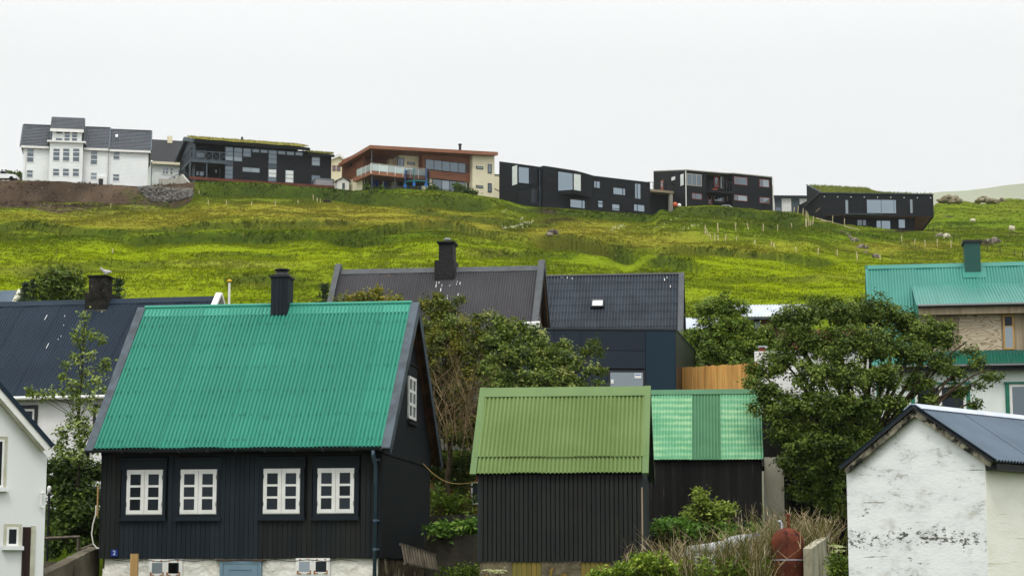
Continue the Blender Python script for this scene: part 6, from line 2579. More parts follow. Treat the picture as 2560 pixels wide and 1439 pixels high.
# left wing in brown and its back wall
xi = x_(907, 430, 3.0)
yb2 = 4.5
xrr = xi
MB().prism([(xrr, yb2, z_(908, 440, 3)), (xg, yb2, z_(908, 440, 3)), (xg, yb2, ztop_at(xg)), (xrr, yb2, ztop_at(xrr) - .1)], (0, 6, 0)).build('recess_core', M['brown_clad'], E)
clap_poly([(xrr, ztop_at(xrr)), (xg, ztop_at(xg))], xrr, xg, z_(940, 428, yb2), yb2, .22, .025).build('brown_wall', M['brown_clad'], E)
yk, zk = F.side(855, 440, xi)
yn, zn = F.side(907, 440, xi)
ztl = F.side(907, 377, xi)[1]
ztk = F.side(855, 411, xi)[1]
zlo = F.side(907, 437, xi)[1]
yn = min(yn, yb2)
nlap = 18
mb = MB()
for i in range(nlap):
    a, b = i / nlap, (i + 1) / nlap
    za, zb_ = zlo + (ztl - zlo) * a, zlo + (ztl - zlo) * b
    mb.poly([(xi - .05, yn, za), (xi - .02, yn, zb_), (xi - .02, yk, zb_ + (ztk - ztl) * 0), (xi - .05, yk, za)])
mb.box(xi - .015, xi + .4, yn, yk, zlo, ztl)
mb.build('brown_wall', M['brown_clad'], E)
MB().box(xi - .01, xi + .4, yn + .1, yk, -3, zlo - .01).build('lower_wall', M['cream'], E)
MB().box(xi + .4, xc, 5.2, 6, -3, zb1).build('lower_wall', M['cream'], E)
# roof slab
u0, v0 = 925, 362.5
xA, zA_ = F.front(u0, v0, -1.6)
xB, zB_ = F.front(1245, 380, -1.8)
yC, zC = F.side(846, 409, xA)
mb = MB()
mb.hexa([(xA, -1.6, zA_ - .5), (xB, -1.8, zB_ - .5), (xB, 11, zB_ + .4), (xA, yC, zC - .5)],
        [(xA, -1.6, zA_), (xB, -1.8, zB_), (xB, 11, zB_ + .9), (xA, yC, zC)])
mb.build('roof', M['brown_fascia'], E)
x, z = F.front(1150, 371, 3)
MB().lathe((x, 3, z - .5), [(.2, 0), (.2, F.fz(1150, 364, 3) - z + .5), (.28, F.fz(1150, 363, 3) - z + .5), (.28, F.fz(1150, 360, 3) - z + .5)], 10).build('flue', M['black_trim'], E)
# terrace with glass rail
ytr = -1.3
xt0, xt1 = x_(928, 420, ytr), xc - .02
zfl = z_(960, 430, ytr)
slab('terrace_floor', M['brown_fascia'], E, xt0, xt1, ytr, 5, zfl - .55, zfl)
zg0, zg1 = zfl + .05, z_(960, 412.5, ytr)
ng = 7
for i in range(ng):
    a, b = xt0 + (xt1 - xt0) * i / ng, xt0 + (xt1 - xt0) * (i + 1) / ng
    slab('rail_glass', M['rail_glass'], E, a + .06, b - .02, ytr + .02, ytr + .05, zg0, zg1)
    slab('rail_post', M['white_paint'], E, a - .02, a + .05, ytr - .02, ytr + .1, zfl - .4, zg1 + .05)
for i in range(3):
    slab('rail_glass', M['rail_glass'], E, xt0, xt0 + .03, ytr + .3 + i * 1.6, ytr + 1.8 + i * 1.6, zg0, zg1)
    slab('rail_post', M['white_paint'], E, xt0 - .02, xt0 + .06, ytr + .18 + i * 1.6, ytr + .27 + i * 1.6, zfl - .3, zg1 + .05)
slab('rail_top', M['frame_beige'], E, xt0 - .03, xt1, ytr - .03, ytr + .1, zg1 + .051, zg1 + .12)
zr_ = lambda x, y=-1.2: zA_ + (zB_ - zA_) * (x - xA) / (xB - xA) - .5
slab('roof_post', M['brown_trim'], E, xt0 + .02, xt0 + .16, ytr + .02, ytr + .16, zfl - .0, zr_(xt0))
for u in (929, 986):
    a = x_(u, 450, ytr + .3)
    slab('terrace_post', M['brown_trim'], E, a, a + .16, ytr + .3, ytr + .46, -2.5, zfl - .551)
slab('terrace_post', M['brown_trim'], E, x_(907, 450, 3), x_(907, 450, 3) + .16, 3, 3.16, -2.5, zfl - .551)
dk_ = M['black_trim']
k = dict(fm=dk_, fw=.1, mw=.1, d=.08, back=.03)
fwin(E, F, (1062.5, 397, 1164, 434.5), 0, [1, 1, 1, 1, .9], 1, **k)
fwin(E, F, (1081, 446.5, 1163, 484), .28, [1.15, 1, 1.05, 1.0], 1, panes={1: M['pane_pale']}, **k)
fwin(E, F, (993.5, 394, 1009.5, 418), yb, [.5, 1], 1, gm=M['pane_far'], **k)
fwin(E, F, (1018, 404.5, 1036.5, 413), yb, 1, 1, **k)
fwin(E, F, (1046.5, 401, 1053.5, 423), yb, 1, 1, gm=M['pane_pale'], **k)
fwin(E, F, (1190, 415, 1207.5, 423.5), -.8, 1, 1, gm=M['pane_pale'], **k)
fwin(E, F, (1190, 462.5, 1207.5, 470.5), -.8, 1, 1, gm=M['pane_pale'], **k)
fwin(E, F, (1219.5, 410, 1229, 433.5), -.8, [1, .8], 1, gm=M['pane_pale'], **k)
fwin(E, F, (1219.5, 457.5, 1229, 481), -.8, [1, .8], 1, gm=M['pane_far'], **k)
fwin(E, F, (1167.5, 410, 1171.5, 431), 0, 1, 1, **k)
fwin(E, F, (1167.5, 457, 1171.5, 478), .28, 1, 1, **k)
fwin(E, F, (928, 404, 943, 412), yb2, 1, 1, **k)
slab('wall_lamp', M['white_paint'], E, x_(944, 391, yb2), x_(951, 391, yb2), yb2 - .12, yb2 - .03, z_(945, 393, yb2), z_(945, 388.5, yb2))
slab('wall_lamp', M['concrete_wall'], E, x_(953, 393, yb2), x_(965, 393, yb2), yb2 - .12, yb2 - .03, z_(955, 395, yb2), z_(955, 391, yb2))
yw0, zw0 = F.side(876, 410, xi)
mb = MB()
mb.box(xi - .12, xi - .02, yw0 - .7, yw0 + .5, F.side(880, 415, xi)[1], F.side(880, 407.5, xi)[1])
mb.build('side_window', M['pane_blue'], E)
fwin(E, F, (993, 442, 1006, 466), yb + .6, 2, 1, gm=M['pane_far'], **k)
# lower flat annex at the right
xh2 = x_(1248, 440, 2)
MB().box(xf, xf + 3.6, 3, 9, -3.5, z_(1238, 434, 2)).build('annex_wall', M['cream'], E)
slab('annex_cap', M['black_trim'], E, xf, xf + 3.7, 2.9, 9, z_(1238, 434, 2), z_(1238, 434, 2) + .14)
# things under the terrace: clothes on a line
ln = thing('clothes_line', 'clothes line with blue and dark garments hung under the terrace', 'clothes line', F.world((x_(925, 450, 2.4), 2.4, z_(940, 447, 2.4))), F.yaw)
MB().tube([(0, 0, 0), (4.6, 0, 0)], .015, 4).build('line', M['white_paint'], ln)
for i, (a, w2, h_, mm) in enumerate(((.3, .5, 1.2, 'navy_cloth'), (.9, .5, 1.3, 'navy_cloth'), (1.5, .45, 1.2, 'red_cloth'), (2.0, .2, 1.0, 'white_cloth'), (2.25, .5, 1.4, 'navy_cloth'), (2.85, .5, .9, 'black_trim'))):
    q = MB()
    for s in range(5):
        for t in range(5):
            q.v.append((a + w2 * s / 4, .06 * math.sin(s * 2.2 + i) * (t / 4), -h_ * t / 4))
    for t in range(4):
        for s in range(4):
            e = t * 5 + s
            q.f.append((e, e + 1, e + 6, e + 5))
    q.build('garment', M[mm], ln)
# trampoline
P = pix(1043, 470, 285.5)
tr = thing('trampoline', 'round trampoline with dark safety net and blue and teal padded poles', 'trampoline', P)
R_ = 1.75
mb = MB()
for i in range(24):
    a, b = 2 * math.pi * i / 24, 2 * math.pi * (i + 1) / 24
    mb.poly([(R_ * math.cos(a), R_ * math.sin(a), .7), (R_ * math.cos(b), R_ * math.sin(b), .7), (0, 0, .68)])
mb.build('mat', M['net'], tr)
mb = MB()
mb.tube([(R_ * math.cos(a), R_ * math.sin(a), .72) for a in np.linspace(0, 2 * math.pi, 25)], .09, 6, False)
mb.build('rim', M['teal_plastic'], tr)
for i in range(6):
    a = 2 * math.pi * (i + .3) / 6
    mb = MB()
    mb.tube([(R_ * 1.03 * math.cos(a), R_ * 1.03 * math.sin(a), 0), (R_ * 1.03 * math.cos(a), R_ * 1.03 * math.sin(a), 2.7)], .06, 6)
    mb.build('pole', M['blue_plastic' if i % 2 else 'teal_plastic'], tr)
    mb = MB()
    mb.box(R_ * 1.03 * math.cos(a) - .18, R_ * 1.03 * math.cos(a) + .18, R_ * 1.03 * math.sin(a) - .1, R_ * 1.03 * math.sin(a) + .1, -.1, .5)
    mb.build('weight', M['blue_plastic'], tr)
# the net is a mesh of thin cords: see-through grid
mb = MB()
for i in range(64):
    a = 2 * math.pi * i / 64
    c_, s_ = R_ * math.cos(a), R_ * math.sin(a)
    mb.tube([(c_, s_, .75), (c_, s_, 2.45)], .035, 3, False)
for j in range(12):
    z = .8 + j * .15
    mb.tube([(R_ * math.cos(a), R_ * math.sin(a), z) for a in np.linspace(0, 2 * math.pi, 21)], .028, 3, False)
mb.build('net', M['net'], tr)
# propped board roof of a bin shelter
P = pix(1232, 488, 287)
o = MB().obox((0, 0, 0.6), (3.2, 0, -1.6), (0, 1.6, .3), (.06, 0, .12)).build('lean_to_roof', M['dark_post'])
o.location = P + Vector((.2, 0, .3))
tag(o, 'dark sloping lean-to roof between the cream wall and the black house', 'shelter')

# ------------------------------------------------------------------ F: black folded house
F = edge_frame((1530, 469), (1561, 472.6), 284.0, 520)
Ff = house('black_folded_house', 'black clad house with broken roofline, corner windows and a wedge bay', 'house', F)
x_ = lambda u, v=470, y=0: F.fx(u, v, y)
z_ = lambda u, v, y=0: F.fz(u, v, y)
top2 = [(1358, 415), (1400, 421.5), (1436, 427), (1460, 433), (1483, 440), (1550, 448), (1625, 456.5)]
tp = [F.front(u, v) for u, v in top2]
zlow = -4.0
xs0, xs1 = tp[0][0], tp[-1][0]
mb = MB()
for (p, q) in zip(tp[:-1], tp[1:]):
    mb.prism([(p[0], .03, zlow), (q[0], .03, zlow), (q[0], .03, q[1] - .02), (p[0], .03, p[1] - .02)], (0, 9.5, 0))
mb.build('wall_core', M['hill_black2'], Ff)
clap_poly(tp, xs0, xs1, zlow, 0, .24, .03).build('clapboard_wall', M['hill_black2'], Ff)
mb = MB()
for (p, q) in zip(tp[:-1], tp[1:]):
    mb.obox((p[0], -.06, p[1] - .02), (q[0] - p[0], 0, q[1] - p[1]), (0, 9.7, 0), (0, 0, .07))
mb.build('roof_edge', M['trim_slate'], Ff)
# left wing, set a little back
yl = .9
top1 = [(1295, 410.5), (1358, 419)]
tl = [F.front(u, v, yl) for u, v in top1]
tl[-1] = (xs0 + .02, tl[-1][1])
xw = tl[0][0]
yw, zw = F.side(1248.5, 404, xw)
dzw = zw - tl[0][1]
mb = MB()
mb.prism([(xw - .02, yl, zlow), (xw - .02, yw, zlow), (xw - .02, yw, zw), (xw - .02, yl, tl[0][1])], (.2, 0, 0))
for i in range(40):
    z = zlow + i * .24
    f0 = (z - zlow)
    if z > tl[0][1]:
        break
    mb.poly([(xw - .05, yl, z), (xw - .02, yl, z + .24), (xw - .02, yw, z + .24), (xw - .05, yw, z)])
mb.build('side_wall', M['hill_black2'], Ff)
ya_, za_ = F.side(1294, 460, xw)
yb_, zb_ = F.side(1282, 417, xw)
MB().box(xw - .10, xw - .055, ya_, yb_, za_, zb_).build('corner_pane', M['pane_white'], Ff)  # bright reflection in this pane painted as plain white
mb = MB()
for (p, q) in zip(tl[:-1], tl[1:]):
    mb.hexa([(p[0], yl + .03, zlow), (q[0], yl + .03, zlow), (q[0], yw, zlow), (p[0], yw, zlow)], [(p[0], yl + .03, p[1] - .02), (q[0], yl + .03, q[1] - .02), (q[0], yw, q[1] - .02 + dzw), (p[0], yw, p[1] - .02 + dzw)])
mb.build('wall_core', M['hill_black2'], Ff)
clap_poly(tl, tl[0][0], tl[-1][0], zlow, yl, .24, .03).build('clapboard_wall', M['hill_black2'], Ff)
mb = MB()
for (p, q) in zip(tl[:-1], tl[1:]):
    mb.obox((p[0], yl - .06, p[1] - .02), (q[0] - p[0], 0, q[1] - p[1]), (0, yw - yl + .1, dzw), (0, 0, .07))
mb.build('roof_edge', M['trim_slate'], Ff)
bt = M['black_trim']
k = dict(fm=bt, fw=.05, mw=.07, d=.08, back=.03)
fwin(Ff, F, (1295.5, 416.5, 1355.5, 464), yl, [.85, 1.1], 1, gm=M['pane_blue'], panes={1: M['pane_near']}, **k)
fwin(Ff, F, (1327, 471, 1354, 510), yl, [.45, 1], 1, gm=M['pane_near'], **k)
slab('corner_mullion', M['pipe_blue'], Ff, xs0 - .14, xs0 - .02, yl - .1, yl, z_(1357, 512), z_(1357, 424))
for (u0, v0, u1, v1, cc) in ((1484.5, 452, 1499.5, 471, [.55, 1]), (1532.5, 468, 1563, 489, [4, 1]), (1586.5, 458, 1601.5, 498, [.6, 1]), (1425, 497.5, 1462, 522, [4.4, 1]), (1584, 510, 1611, 530, [.45, 1])):
    fwin(Ff, F, (u0, v0, u1, v1), 0, cc, 1, gm=M['pane_blue'], fm=bt, fw=.05, mw=.14, d=.05, back=.03)
fwin(Ff, F, (1494.5, 501, 1506.5, 519.5), 0, 1, [.6, 1], gm=M['pane_blue'], fm=bt, fw=.05, mw=.14, d=.05, back=.03)
fwin(Ff, F, (1529.5, 509.5, 1548.5, 527.5), 0, 1, [1, .35], gm=M['pane_blue'], fm=bt, fw=.05, mw=.1, d=.05, back=.03)
# wedge bay
yb_ = -1.7
xL2, xC2, xR2 = x_(1395), x_(1433, 460, yb_), x_(1484, 480)
zt_l, zt_c, zt_r = z_(1395, 420.6), F.fz(1434, 426.5, yb_), z_(1484, 440)
zb_l, zb_c, zb_r = z_(1395, 486.5), F.fz(1433, 482, yb_), z_(1484, 495)
mb = MB()
mb.hexa([(xL2, .1, zb_l), (xC2, yb_, zb_c), (xR2, .1, zb_r), (xC2, .12, zb_c)], [(xL2, .1, zt_l), (xC2, yb_, zt_c), (xR2, .1, zt_r), (xC2, .12, zt_c)])
wb_ = mb.build('wedge_bay', M['hill_black2'], Ff)


def on_face(P, Q, s0, s1, za0, za1, zb0, zb1, off, m, name):
    """a pane set into the upright face between plan points P and Q"""
    P, Q = Vector((*P, 0)), Vector((*Q, 0))
    d = Q - P
    n = Vector((d.y, -d.x, 0)).normalized()
    a, b = P + d * s0 + n * off, P + d * s1 + n * off
    q = MB()
    th = n * .04
    q.hexa([(a.x, a.y, za0), (b.x, b.y, zb0), (b.x - th.x, b.y - th.y, zb0), (a.x - th.x, a.y - th.y, za0)],
           [(a.x, a.y, za1), (b.x, b.y, zb1), (b.x - th.x, b.y - th.y, zb1), (a.x - th.x, a.y - th.y, za1)])
    return q.build(name, m, wb_)


zp0, zp1 = F.fz(1432, 474, yb_), F.fz(1432, 434, yb_)
on_face((xL2, .1), (xC2, yb_), .04, .97, z_(1397, 477), z_(1397, 429), zp0, zp1, .05, M['pane_blue'], 'pane')
on_face((xC2, yb_), (xR2, .1), .03, .36, zp0, zp1, F.fz(1451, 477.5, -1.0), F.fz(1451, 437.5, -1.0), .05, M['pane_white'], 'pane')
# low white wall by its door
P = pix(1362, 514, 283)
o = MB().prism([(0, 0, -1), (1.0, 0, -1), (1.0, 0, .65), (0, 0, .3)], (0, .3, 0)).build('white_wall', M['cream'])
o.location = P
tag(o, 'short sloping cream wall at the foot of the black folded house', 'wall')

# ------------------------------------------------------------------ G: black house with the balcony
F = edge_frame((1835, 434.5), (1930, 444), 292.0, 515)
G = house('black_balcony_house', 'black clapboard house with red brown window frames and a corner balcony', 'house', F)
x_ = lambda u, v=470, y=0: F.fx(u, v, y)
z_ = lambda u, v, y=0: F.fz(u, v, y)
tg = [F.front(u, v) for u, v in ((1715, 426), (1765, 430.3), (1816, 434.2), (1832, 434.2), (1930, 444))]
x0, x1 = tg[0][0], tg[-1][0]
xi0, xi1 = x_(1766), x_(1831)
yi = 1.5
zlow = -4
for (a, b, y) in ((x0, xi0, 0), (xi0, xi1, yi), (xi1, x1, 0)):
    ta = [(x, np.interp(x, [p[0] for p in tg], [p[1] for p in tg])) for x in np.linspace(a, b, 5)]
    mb = MB()
    for (p, q) in zip(ta[:-1], ta[1:]):
        mb.prism([(p[0], y + .03, zlow), (q[0], y + .03, zlow), (q[0], y + .03, q[1] - .02), (p[0], y + .03, p[1] - .02)], (0, 8 - y, 0))
    mb.build('wall_core', M['hill_black'], G)
    clap_poly(ta, a, b, zlow, y, .22, .03).build('clapboard_wall', M['hill_black'], G)
yk, zk = F.side(1634, 429, x0)
mb = MB()
mb.prism([(x0 - .02, 0, zlow), (x0 - .02, yk, zlow), (x0 - .02, yk, zk), (x0 - .02, 0, tg[0][1])], (.3, 0, 0))
for i in range(34):
    z = zlow + i * .3
    mb.poly([(x0 - .05, 0, z), (x0 - .02, 0, z + .3), (x0 - .02, yk, z + .3), (x0 - .05, yk, z)])
    if z + .3 > tg[0][1] - .4:
        break
mb.build('side_wall', M['hill_black'], G)
mb = MB()
for (p, q) in zip(tg[:-1], tg[1:]):
    mb.hexa([(p[0], -.12, p[1]), (q[0], -.12, q[1]), (q[0], yk, q[1] + (zk - tg[0][1])), (p[0], yk, p[1] + (zk - tg[0][1]))],
            [(p[0], -.12, p[1] + .14), (q[0], -.12, q[1] + .14), (q[0], yk, q[1] + .14 + (zk - tg[0][1])), (p[0], yk, p[1] + .14 + (zk - tg[0][1]))])
mb.build('roof', M['concrete_wall'], G)
for u in (1714.2, 1932):
    x = x_(u)
    mb = MB()
    mb.tube([(x, -.08, zlow), (x, -.08, z_(u, 427 if u < 1800 else 445))], .075, 6)
    mb.build('downpipe', M['white_paint'], G)
MB().box(x1 + .0, x1 + .5, .4, .9, zlow, z_(1932, 461)).build('pale_flue', M['frame_beige'], G)
k = dict(fw=.07, mw=.07, d=.06, back=.03)
fr, fb = M['frame_red'], M['frame_beige']
pf = M['pane_far']
fwin(G, F, (1716.5, 433.5, 1754, 466.5), 0, 3, 1, fm=fb, gm=pf, **k)
fwin(G, F, (1729.5, 482.5, 1754.5, 499.5), 0, [.9, 1.7], 1, fm=fr, gm=pf, **k)
fwin(G, F, (1834.5, 441, 1868, 464), 0, [.7, 1.8], 1, fm=fr, gm=pf, **k)
fwin(G, F, (1834.5, 486.5, 1868, 504), 0, [.7, 1.8], 1, fm=fr, gm=pf, panes={1: M['pane_pale']}, **k)
fwin(G, F, (1898, 447.5, 1922.5, 469), 0, [.6, 1.3], 1, fm=fr, gm=pf, panes={1: M['pane_pale']}, **k)
fwin(G, F, (1898.5, 492.5, 1923.5, 509.5), 0, [.6, 1.3], 1, fm=fr, gm=pf, panes={1: M['pane_pale']}, **k)
fwin(G, F, (1784, 440, 1797.5, 470), yi, 1, [2, .5], fm=fr, gm=pf, fw=.22, mw=.2, d=.06, name='balcony_door')
fwin(G, F, (1800.5, 441.5, 1809, 471), yi, 1, 1, fm=fb, gm=pf, **k)
fwin(G, F, (1817, 443, 1828, 470), yi, 1, 1, fm=fb, gm=M['pane_pale'], **k)
fwin(G, F, (1768, 487.5, 1780.5, 512), yi, 1, [2, .6], fm=fr, gm=pf, fw=.2, mw=.2, d=.06, name='garden_door')
fwin(G, F, (1785.5, 488.5, 1809.5, 504.5), yi, [.6, 1], 1, fm=fb, gm=pf, **k)
fwin(G, F, (1817.5, 488, 1828.5, 503.5), yi, 1, 1, fm=fb, gm=M['pane_pale'], **k)
yb2 = -1.3
a, b = x_(1778, 475, yb2), x_(1832, 475, yb2)
zf = z_(1800, 476, yb2)
slab('balcony_floor', M['hill_black'], G, a, b, yb2, yi, zf - .35, zf)
mb = MB()
zt_ = z_(1800, 455, yb2)
mb.box(a, b, yb2, yb2 + .06, zt_, zt_ + .07)
mb.box(a, a + .06, yb2, yi, zt_, zt_ + .07)
for i in range(8):
    xx = a + (b - a) * i / 7
    mb.box(xx - .03, xx + .03, yb2 + .0, yb2 + .05, zf, zt_)
mb.build('balcony_rail', bt, G)
nb_ = 12
for i in range(2):
    slab('lamp_glow_block', M['orange'], G, a + .6 + i * .4, a + .82 + i * .4, yb2 + .3, yb2 + .6, zf + .02, zf + .3)  # orange blocks painted in place of a small lamp's glow
# side deck on the left
xd0 = x0 - 5.0
zdk = F.side(1660, 487, x0)[1]
yd0 = 3.5
dl = -.0
slab('deck_floor', M['raw_board'], G, x0 - 4.5, x0 - .06, yd0, yd0 + 4.5, zdk - .35, zdk)
slab('deck_undercroft', M['hill_black'], G, x0 - 4.5, x0 - .06, yd0 + 1.5, yd0 + 4.5, zlow - 2, zdk - .351)
slab('deck_post', M['concrete_wall'], G, x0 - .7, x0 - .2, yd0 + .1, yd0 + .6, zlow, zdk - .351)
mb = MB()
mb.box(x0 - 4.5, x0 - .06, yd0, yd0 + .05, zdk + 1.0, zdk + 1.07)
for i in range(6):
    xx = x0 - 4.5 + 4.4 * i / 5
    mb.box(xx, xx + .05, yd0, yd0 + .05, zdk, zdk + 1.0)
mb.build('deck_rail', bt, G)
for (u0, v0, u1, v1, mm, nm) in ((1652, 449, 1659, 484, 'frame_red', 'side_door'), (1679, 440.5, 1688, 452, 'pane_white', 'side_window'), (1701.5, 434, 1709, 465, 'pane_white', 'side_window')):
    ya, zb_ = F.side(u0, v1, x0 - .06)
    yb3, za = F.side(u1, v0, x0 - .06)
    o = MB().box(x0 - .09, x0 - .055, min(ya, yb3), max(ya, yb3), min(za, zb_), max(za, zb_)).build(nm, M[mm], G)
    if nm == 'side_door':
        y_, yy_ = min(ya, yb3), max(ya, yb3)
        MB().box(x0 - .12, x0 - .091, y_ + (yy_ - y_) * .25, y_ + (yy_ - y_) * .75, za + (zb_ - za) * .5, za - .2).build('pane', M['pane_pale'], o)

# ------------------------------------------------------------------ H: white and grey building further back
F = frame_at(1935, 530, 300, 2)
O = house('white_and_grey_building', 'flat roofed building of white and blue grey panels between two black houses', 'building', F)
zt = F.fz(1970, 490)
us = [1931, 1937, 1954, 1978, 1999, 2020]
ms = ['white_paint', 'hill_grey', 'white_paint', 'hill_grey', 'white_paint']
MB().box(F.fx(1931, 510), F.fx(2040, 510), .02, 8, -2, zt - .3).build('wall_core', M['hill_white'], O)
for a, b, mm in zip(us[:-1], us[1:], ms):
    slab('wall_panel', M[mm], O, F.fx(a, 510) + .02, F.fx(b, 510) - .02, -.06, .02, -2, F.fz(1970, 496))
slab('roof', M['hill_grey'], O, F.fx(1928, 490), F.fx(2040, 490), -.6, 8.5, F.fz(1970, 493), zt)
fwin(O, F, (1938.5, 518, 1953, 528), -.06, 2, 1, fm=M['hill_grey'], gm=M['pane_far'], fw=.05)

# ------------------------------------------------------------------ I: black cantilevered house with turf roof
F = edge_frame((2054, 483), (2333, 486.5), 284.0, 560)
I = house('turf_roofed_wedge_house', 'black clad house with green turf roof and slanting overhang at its right end', 'house', F)
x_ = lambda u, v=500, y=0: F.fx(u, v, y)
z_ = lambda u, v, y=0: F.fz(u, v, y)
x0, x1 = x_(2054), x_(2333)
zt = z_(2190, 485)
zm = z_(2240, 540)
hb = M['hill_black2']
D = 11
MB().box(x0, x1, .03, D, zm, zt).build('upper_core', hb, I)
clap(x0, x1, zm, zt, 0, .24, .03).build('clapboard_wall', hb, I)
mb = MB()
for i in range(12):
    z = zm + i * .24
    if z > zt - .1:
        break
    mb.poly([(x1 + .03, 0, z), (x1 + .03, D, z), (x1, D, z + .24), (x1, 0, z + .24)])
mb.build('end_wall', hb, I)
yl = 1.3
xr_t, xr_b = x_(2286, 545, yl), x_(2286, 576, yl)
clap(x0, xr_b, -3, zm, yl, .24, .03).build('clapboard_wall', hb, I)
MB().box(x0, xr_b, yl + .03, D, -3, zm - .01).build('lower_core', hb, I)
slab('soffit', M['brown_house'], I, x0, x1, 0, yl, zm - .05, zm - .005)
xe = x_(2299, 577, yl)
ze = F.fz(2299, 577, 0)
mb = MB()
yu = 3.2
xu, zu = F.front(2298, 577, yu)
mb.hexa([(xr_b, yu, zu - .6), (xu, yu, zu - .6), (xu, D, zu - .6), (xr_b, D, zu - .6)], [(xr_b, .02, zm - .02), (x1, .02, zm - .02), (x1, D, zm - .02), (xr_b, D, zm - .02)])
mb.build('slanting_soffit', M['brown_house'], I)
mb = MB()
dv = Vector((xu - x1, yu - .02, zu - .6 - zm + .02))
mb.obox((x1 - .25, -.01, zm - .02), dv, (.3, 0, 0), (0, .12, .12))
mb.build('slanting_edge', M['hill_black2'], I)
# left wing: side wall with the roof climbing behind
yk, zk = F.side(2016.6, 464.5, x0)
yq, zq = F.side(1968, 527, x0)
ym_, zm_ = F.side(2016, 504, x0)
mb = MB()
mb.prism([(x0 - .02, 0, -3), (x0 - .02, yq, zq - 3), (x0 - .02, yq, zq), (x0 - .02, yk, zm_), (x0 - .02, yk, zk), (x0 - .02, 0, zt)], (.4, 0, 0))
for i in range(36):
    f0 = i / 36
    mb.obox((x0 - .045, 0.01, -3 + (zt + 3) * f0), (.02, 0, 0), (0, min(yk, yk * .98), (0)), (0, 0, .05))
mb.build('side_wall', hb, I)
yA, zA2 = F.side(2041, 530, x0)
yB, zB2 = F.side(2051, 519, x0)
MB().box(x0 - .10, x0 - .05, min(yA, yB), max(yA, yB), zA2, zB2).build('side_window', M['raw_board'], I)
k = dict(fm=bt, fw=.05, mw=.06, d=.05, back=.03)
fwin(I, F, (2112.5, 499.5, 2121.5, 534.5), 0, 1, 1, gm=M['pane_pale'], **k)
fwin(I, F, (2166, 498.5, 2241, 534), 0, [1.1, 1, .15], 1, gm=M['pane_blue'], **k)
fwin(I, F, (2274, 498, 2282.5, 533.5), 0, 1, 1, gm=M['pane_pale'], **k)
fwin(I, F, (2142.5, 549, 2166, 564), yl, [1.3, 1], 1, gm=M['pane_far'], fm=bt, fw=.05, mw=.14, d=.05, back=.03)
fwin(I, F, (2190.5, 551, 2226.5, 573), yl, [.5, 1], 1, gm=M['pane_blue'], fm=bt, fw=.05, mw=.14, d=.05, back=.03)
fwin(I, F, (2245.5, 545.5, 2263, 570.5), yl, 1, 1, gm=M['pane_blue'], **k)
for i in range(9):
    x = x0 + .4 + (x1 - x0 - .8) * i / 8
    slab('eave_lamp', M['white_paint'], I, x - .06, x + .06, -.12, -.03, zt - .55, zt - .42)
slab('thin_canopy', M['trim_slate'], I, x_(2108), x_(2202), -.9, 0, zm + .02, zm + .12)
mb = MB()
mb.box(x0 - .3, x1 + .1, -.15, D, zt, zt + .1)
mb.obox((x0 - .1, 0, zt + .1), (.15, 0, 0), (0, yk, zk - zt), (0, 0, .12))
mb.build('roof_edge', M['trim_slate'], I)
zz2 = zk + .1
turf_top('turf', I, [(x0, 0, zt + .05), (x1 - .1, 0, zt + .05), (x1 - .1, D, zt + .3), (x0, D, zt + .3)], 0, .2, 8, ((.13, .16, .03), (.20, .22, .05)))
pts_h = [(x0, .5, zt + .1), (x_(2170), .5, zt + .1), (x_(2166, 475, yk), yk, zk - .4), (x0 + .1, yk, zk - .05)]
turf_top('turf', I, pts_h, 0, .2, 9, ((.13, .16, .03), (.20, .22, .05)))
pts_h = [(x_(2170), .5, zt + .1), (x1 - 3, .5, zt + .1), (x_(2230, 482, yk), yk, zt + .35), (x_(2166, 475, yk), yk, zk - .4)]
turf_top('turf', I, pts_h, 0, .2, 10, ((.13, .16, .03), (.20, .22, .05)))

# ================================================================== TREES AND PLANTS
def leaf_cloud(name, centers, sig, m, size, cols, seed, root, up=.5, sparse=None, droop=0.0, length=1.9, outw=None, bright_top=True):
    """leaves gathered in clumps: each leaf a folded two-triangle blade; its colour is the leaf's own"""
    r = np.random.default_rng(seed)
    c = np.asarray(centers, float)
    n = len(c)
    N = n * m
    cc = np.repeat(c, m, 0)
    P = cc + r.normal(0, 1, (N, 3)) * np.array(sig)
    nrm = r.normal(0, 1, (N, 3))
    nrm[:, 2] = np.abs(nrm[:, 2]) * .8 + up
    if outw is not None:
        nrm += np.repeat(outw, m, 0) * .9
    nrm /= np.linalg.norm(nrm, axis=1)[:, None]
    t = r.normal(0, 1, (N, 3))
    t[:, 2] += .35 - droop
    t -= nrm * np.sum(t * nrm, 1)[:, None]
    t /= np.linalg.norm(t, axis=1)[:, None] + 1e-9
    b = np.cross(nrm, t)
    s = size * r.uniform(.6, 1.35, N)[:, None]
    L, Wd = s * length, s * .5
    p0 = P
    p1 = P + t * L * .5 + b * Wd + nrm * s * .12
    p2 = P + t * L - nrm * s * .15
    p3 = P + t * L * .5 - b * Wd + nrm * s * .12
    V = np.stack([p0, p1, p2, p3], 1).reshape(-1, 3)
    idx = np.arange(N)[:, None] * 4
    T = np.concatenate([idx + np.array([[0, 1, 2]]), idx + np.array([[0, 2, 3]])], 1).reshape(-1, 3)
    cols = np.array(cols, float) * 1.42
    k = np.repeat(np.clip(r.normal(.5, .28, n), 0, .999), m)
    k = np.clip(k + r.normal(0, .14, N), 0, .999) * (len(cols) - 1)
    i0 = k.astype(int)
    f = (k - i0)[:, None]
    col = cols[i0] * (1 - f) + cols[np.minimum(i0 + 1, len(cols) - 1)] * f
    col *= r.uniform(.75, 1.25, (N, 1))
    return link(name, fast_mesh(name, V, T, M['leaf'], np.repeat(col, 4, 0)), root)


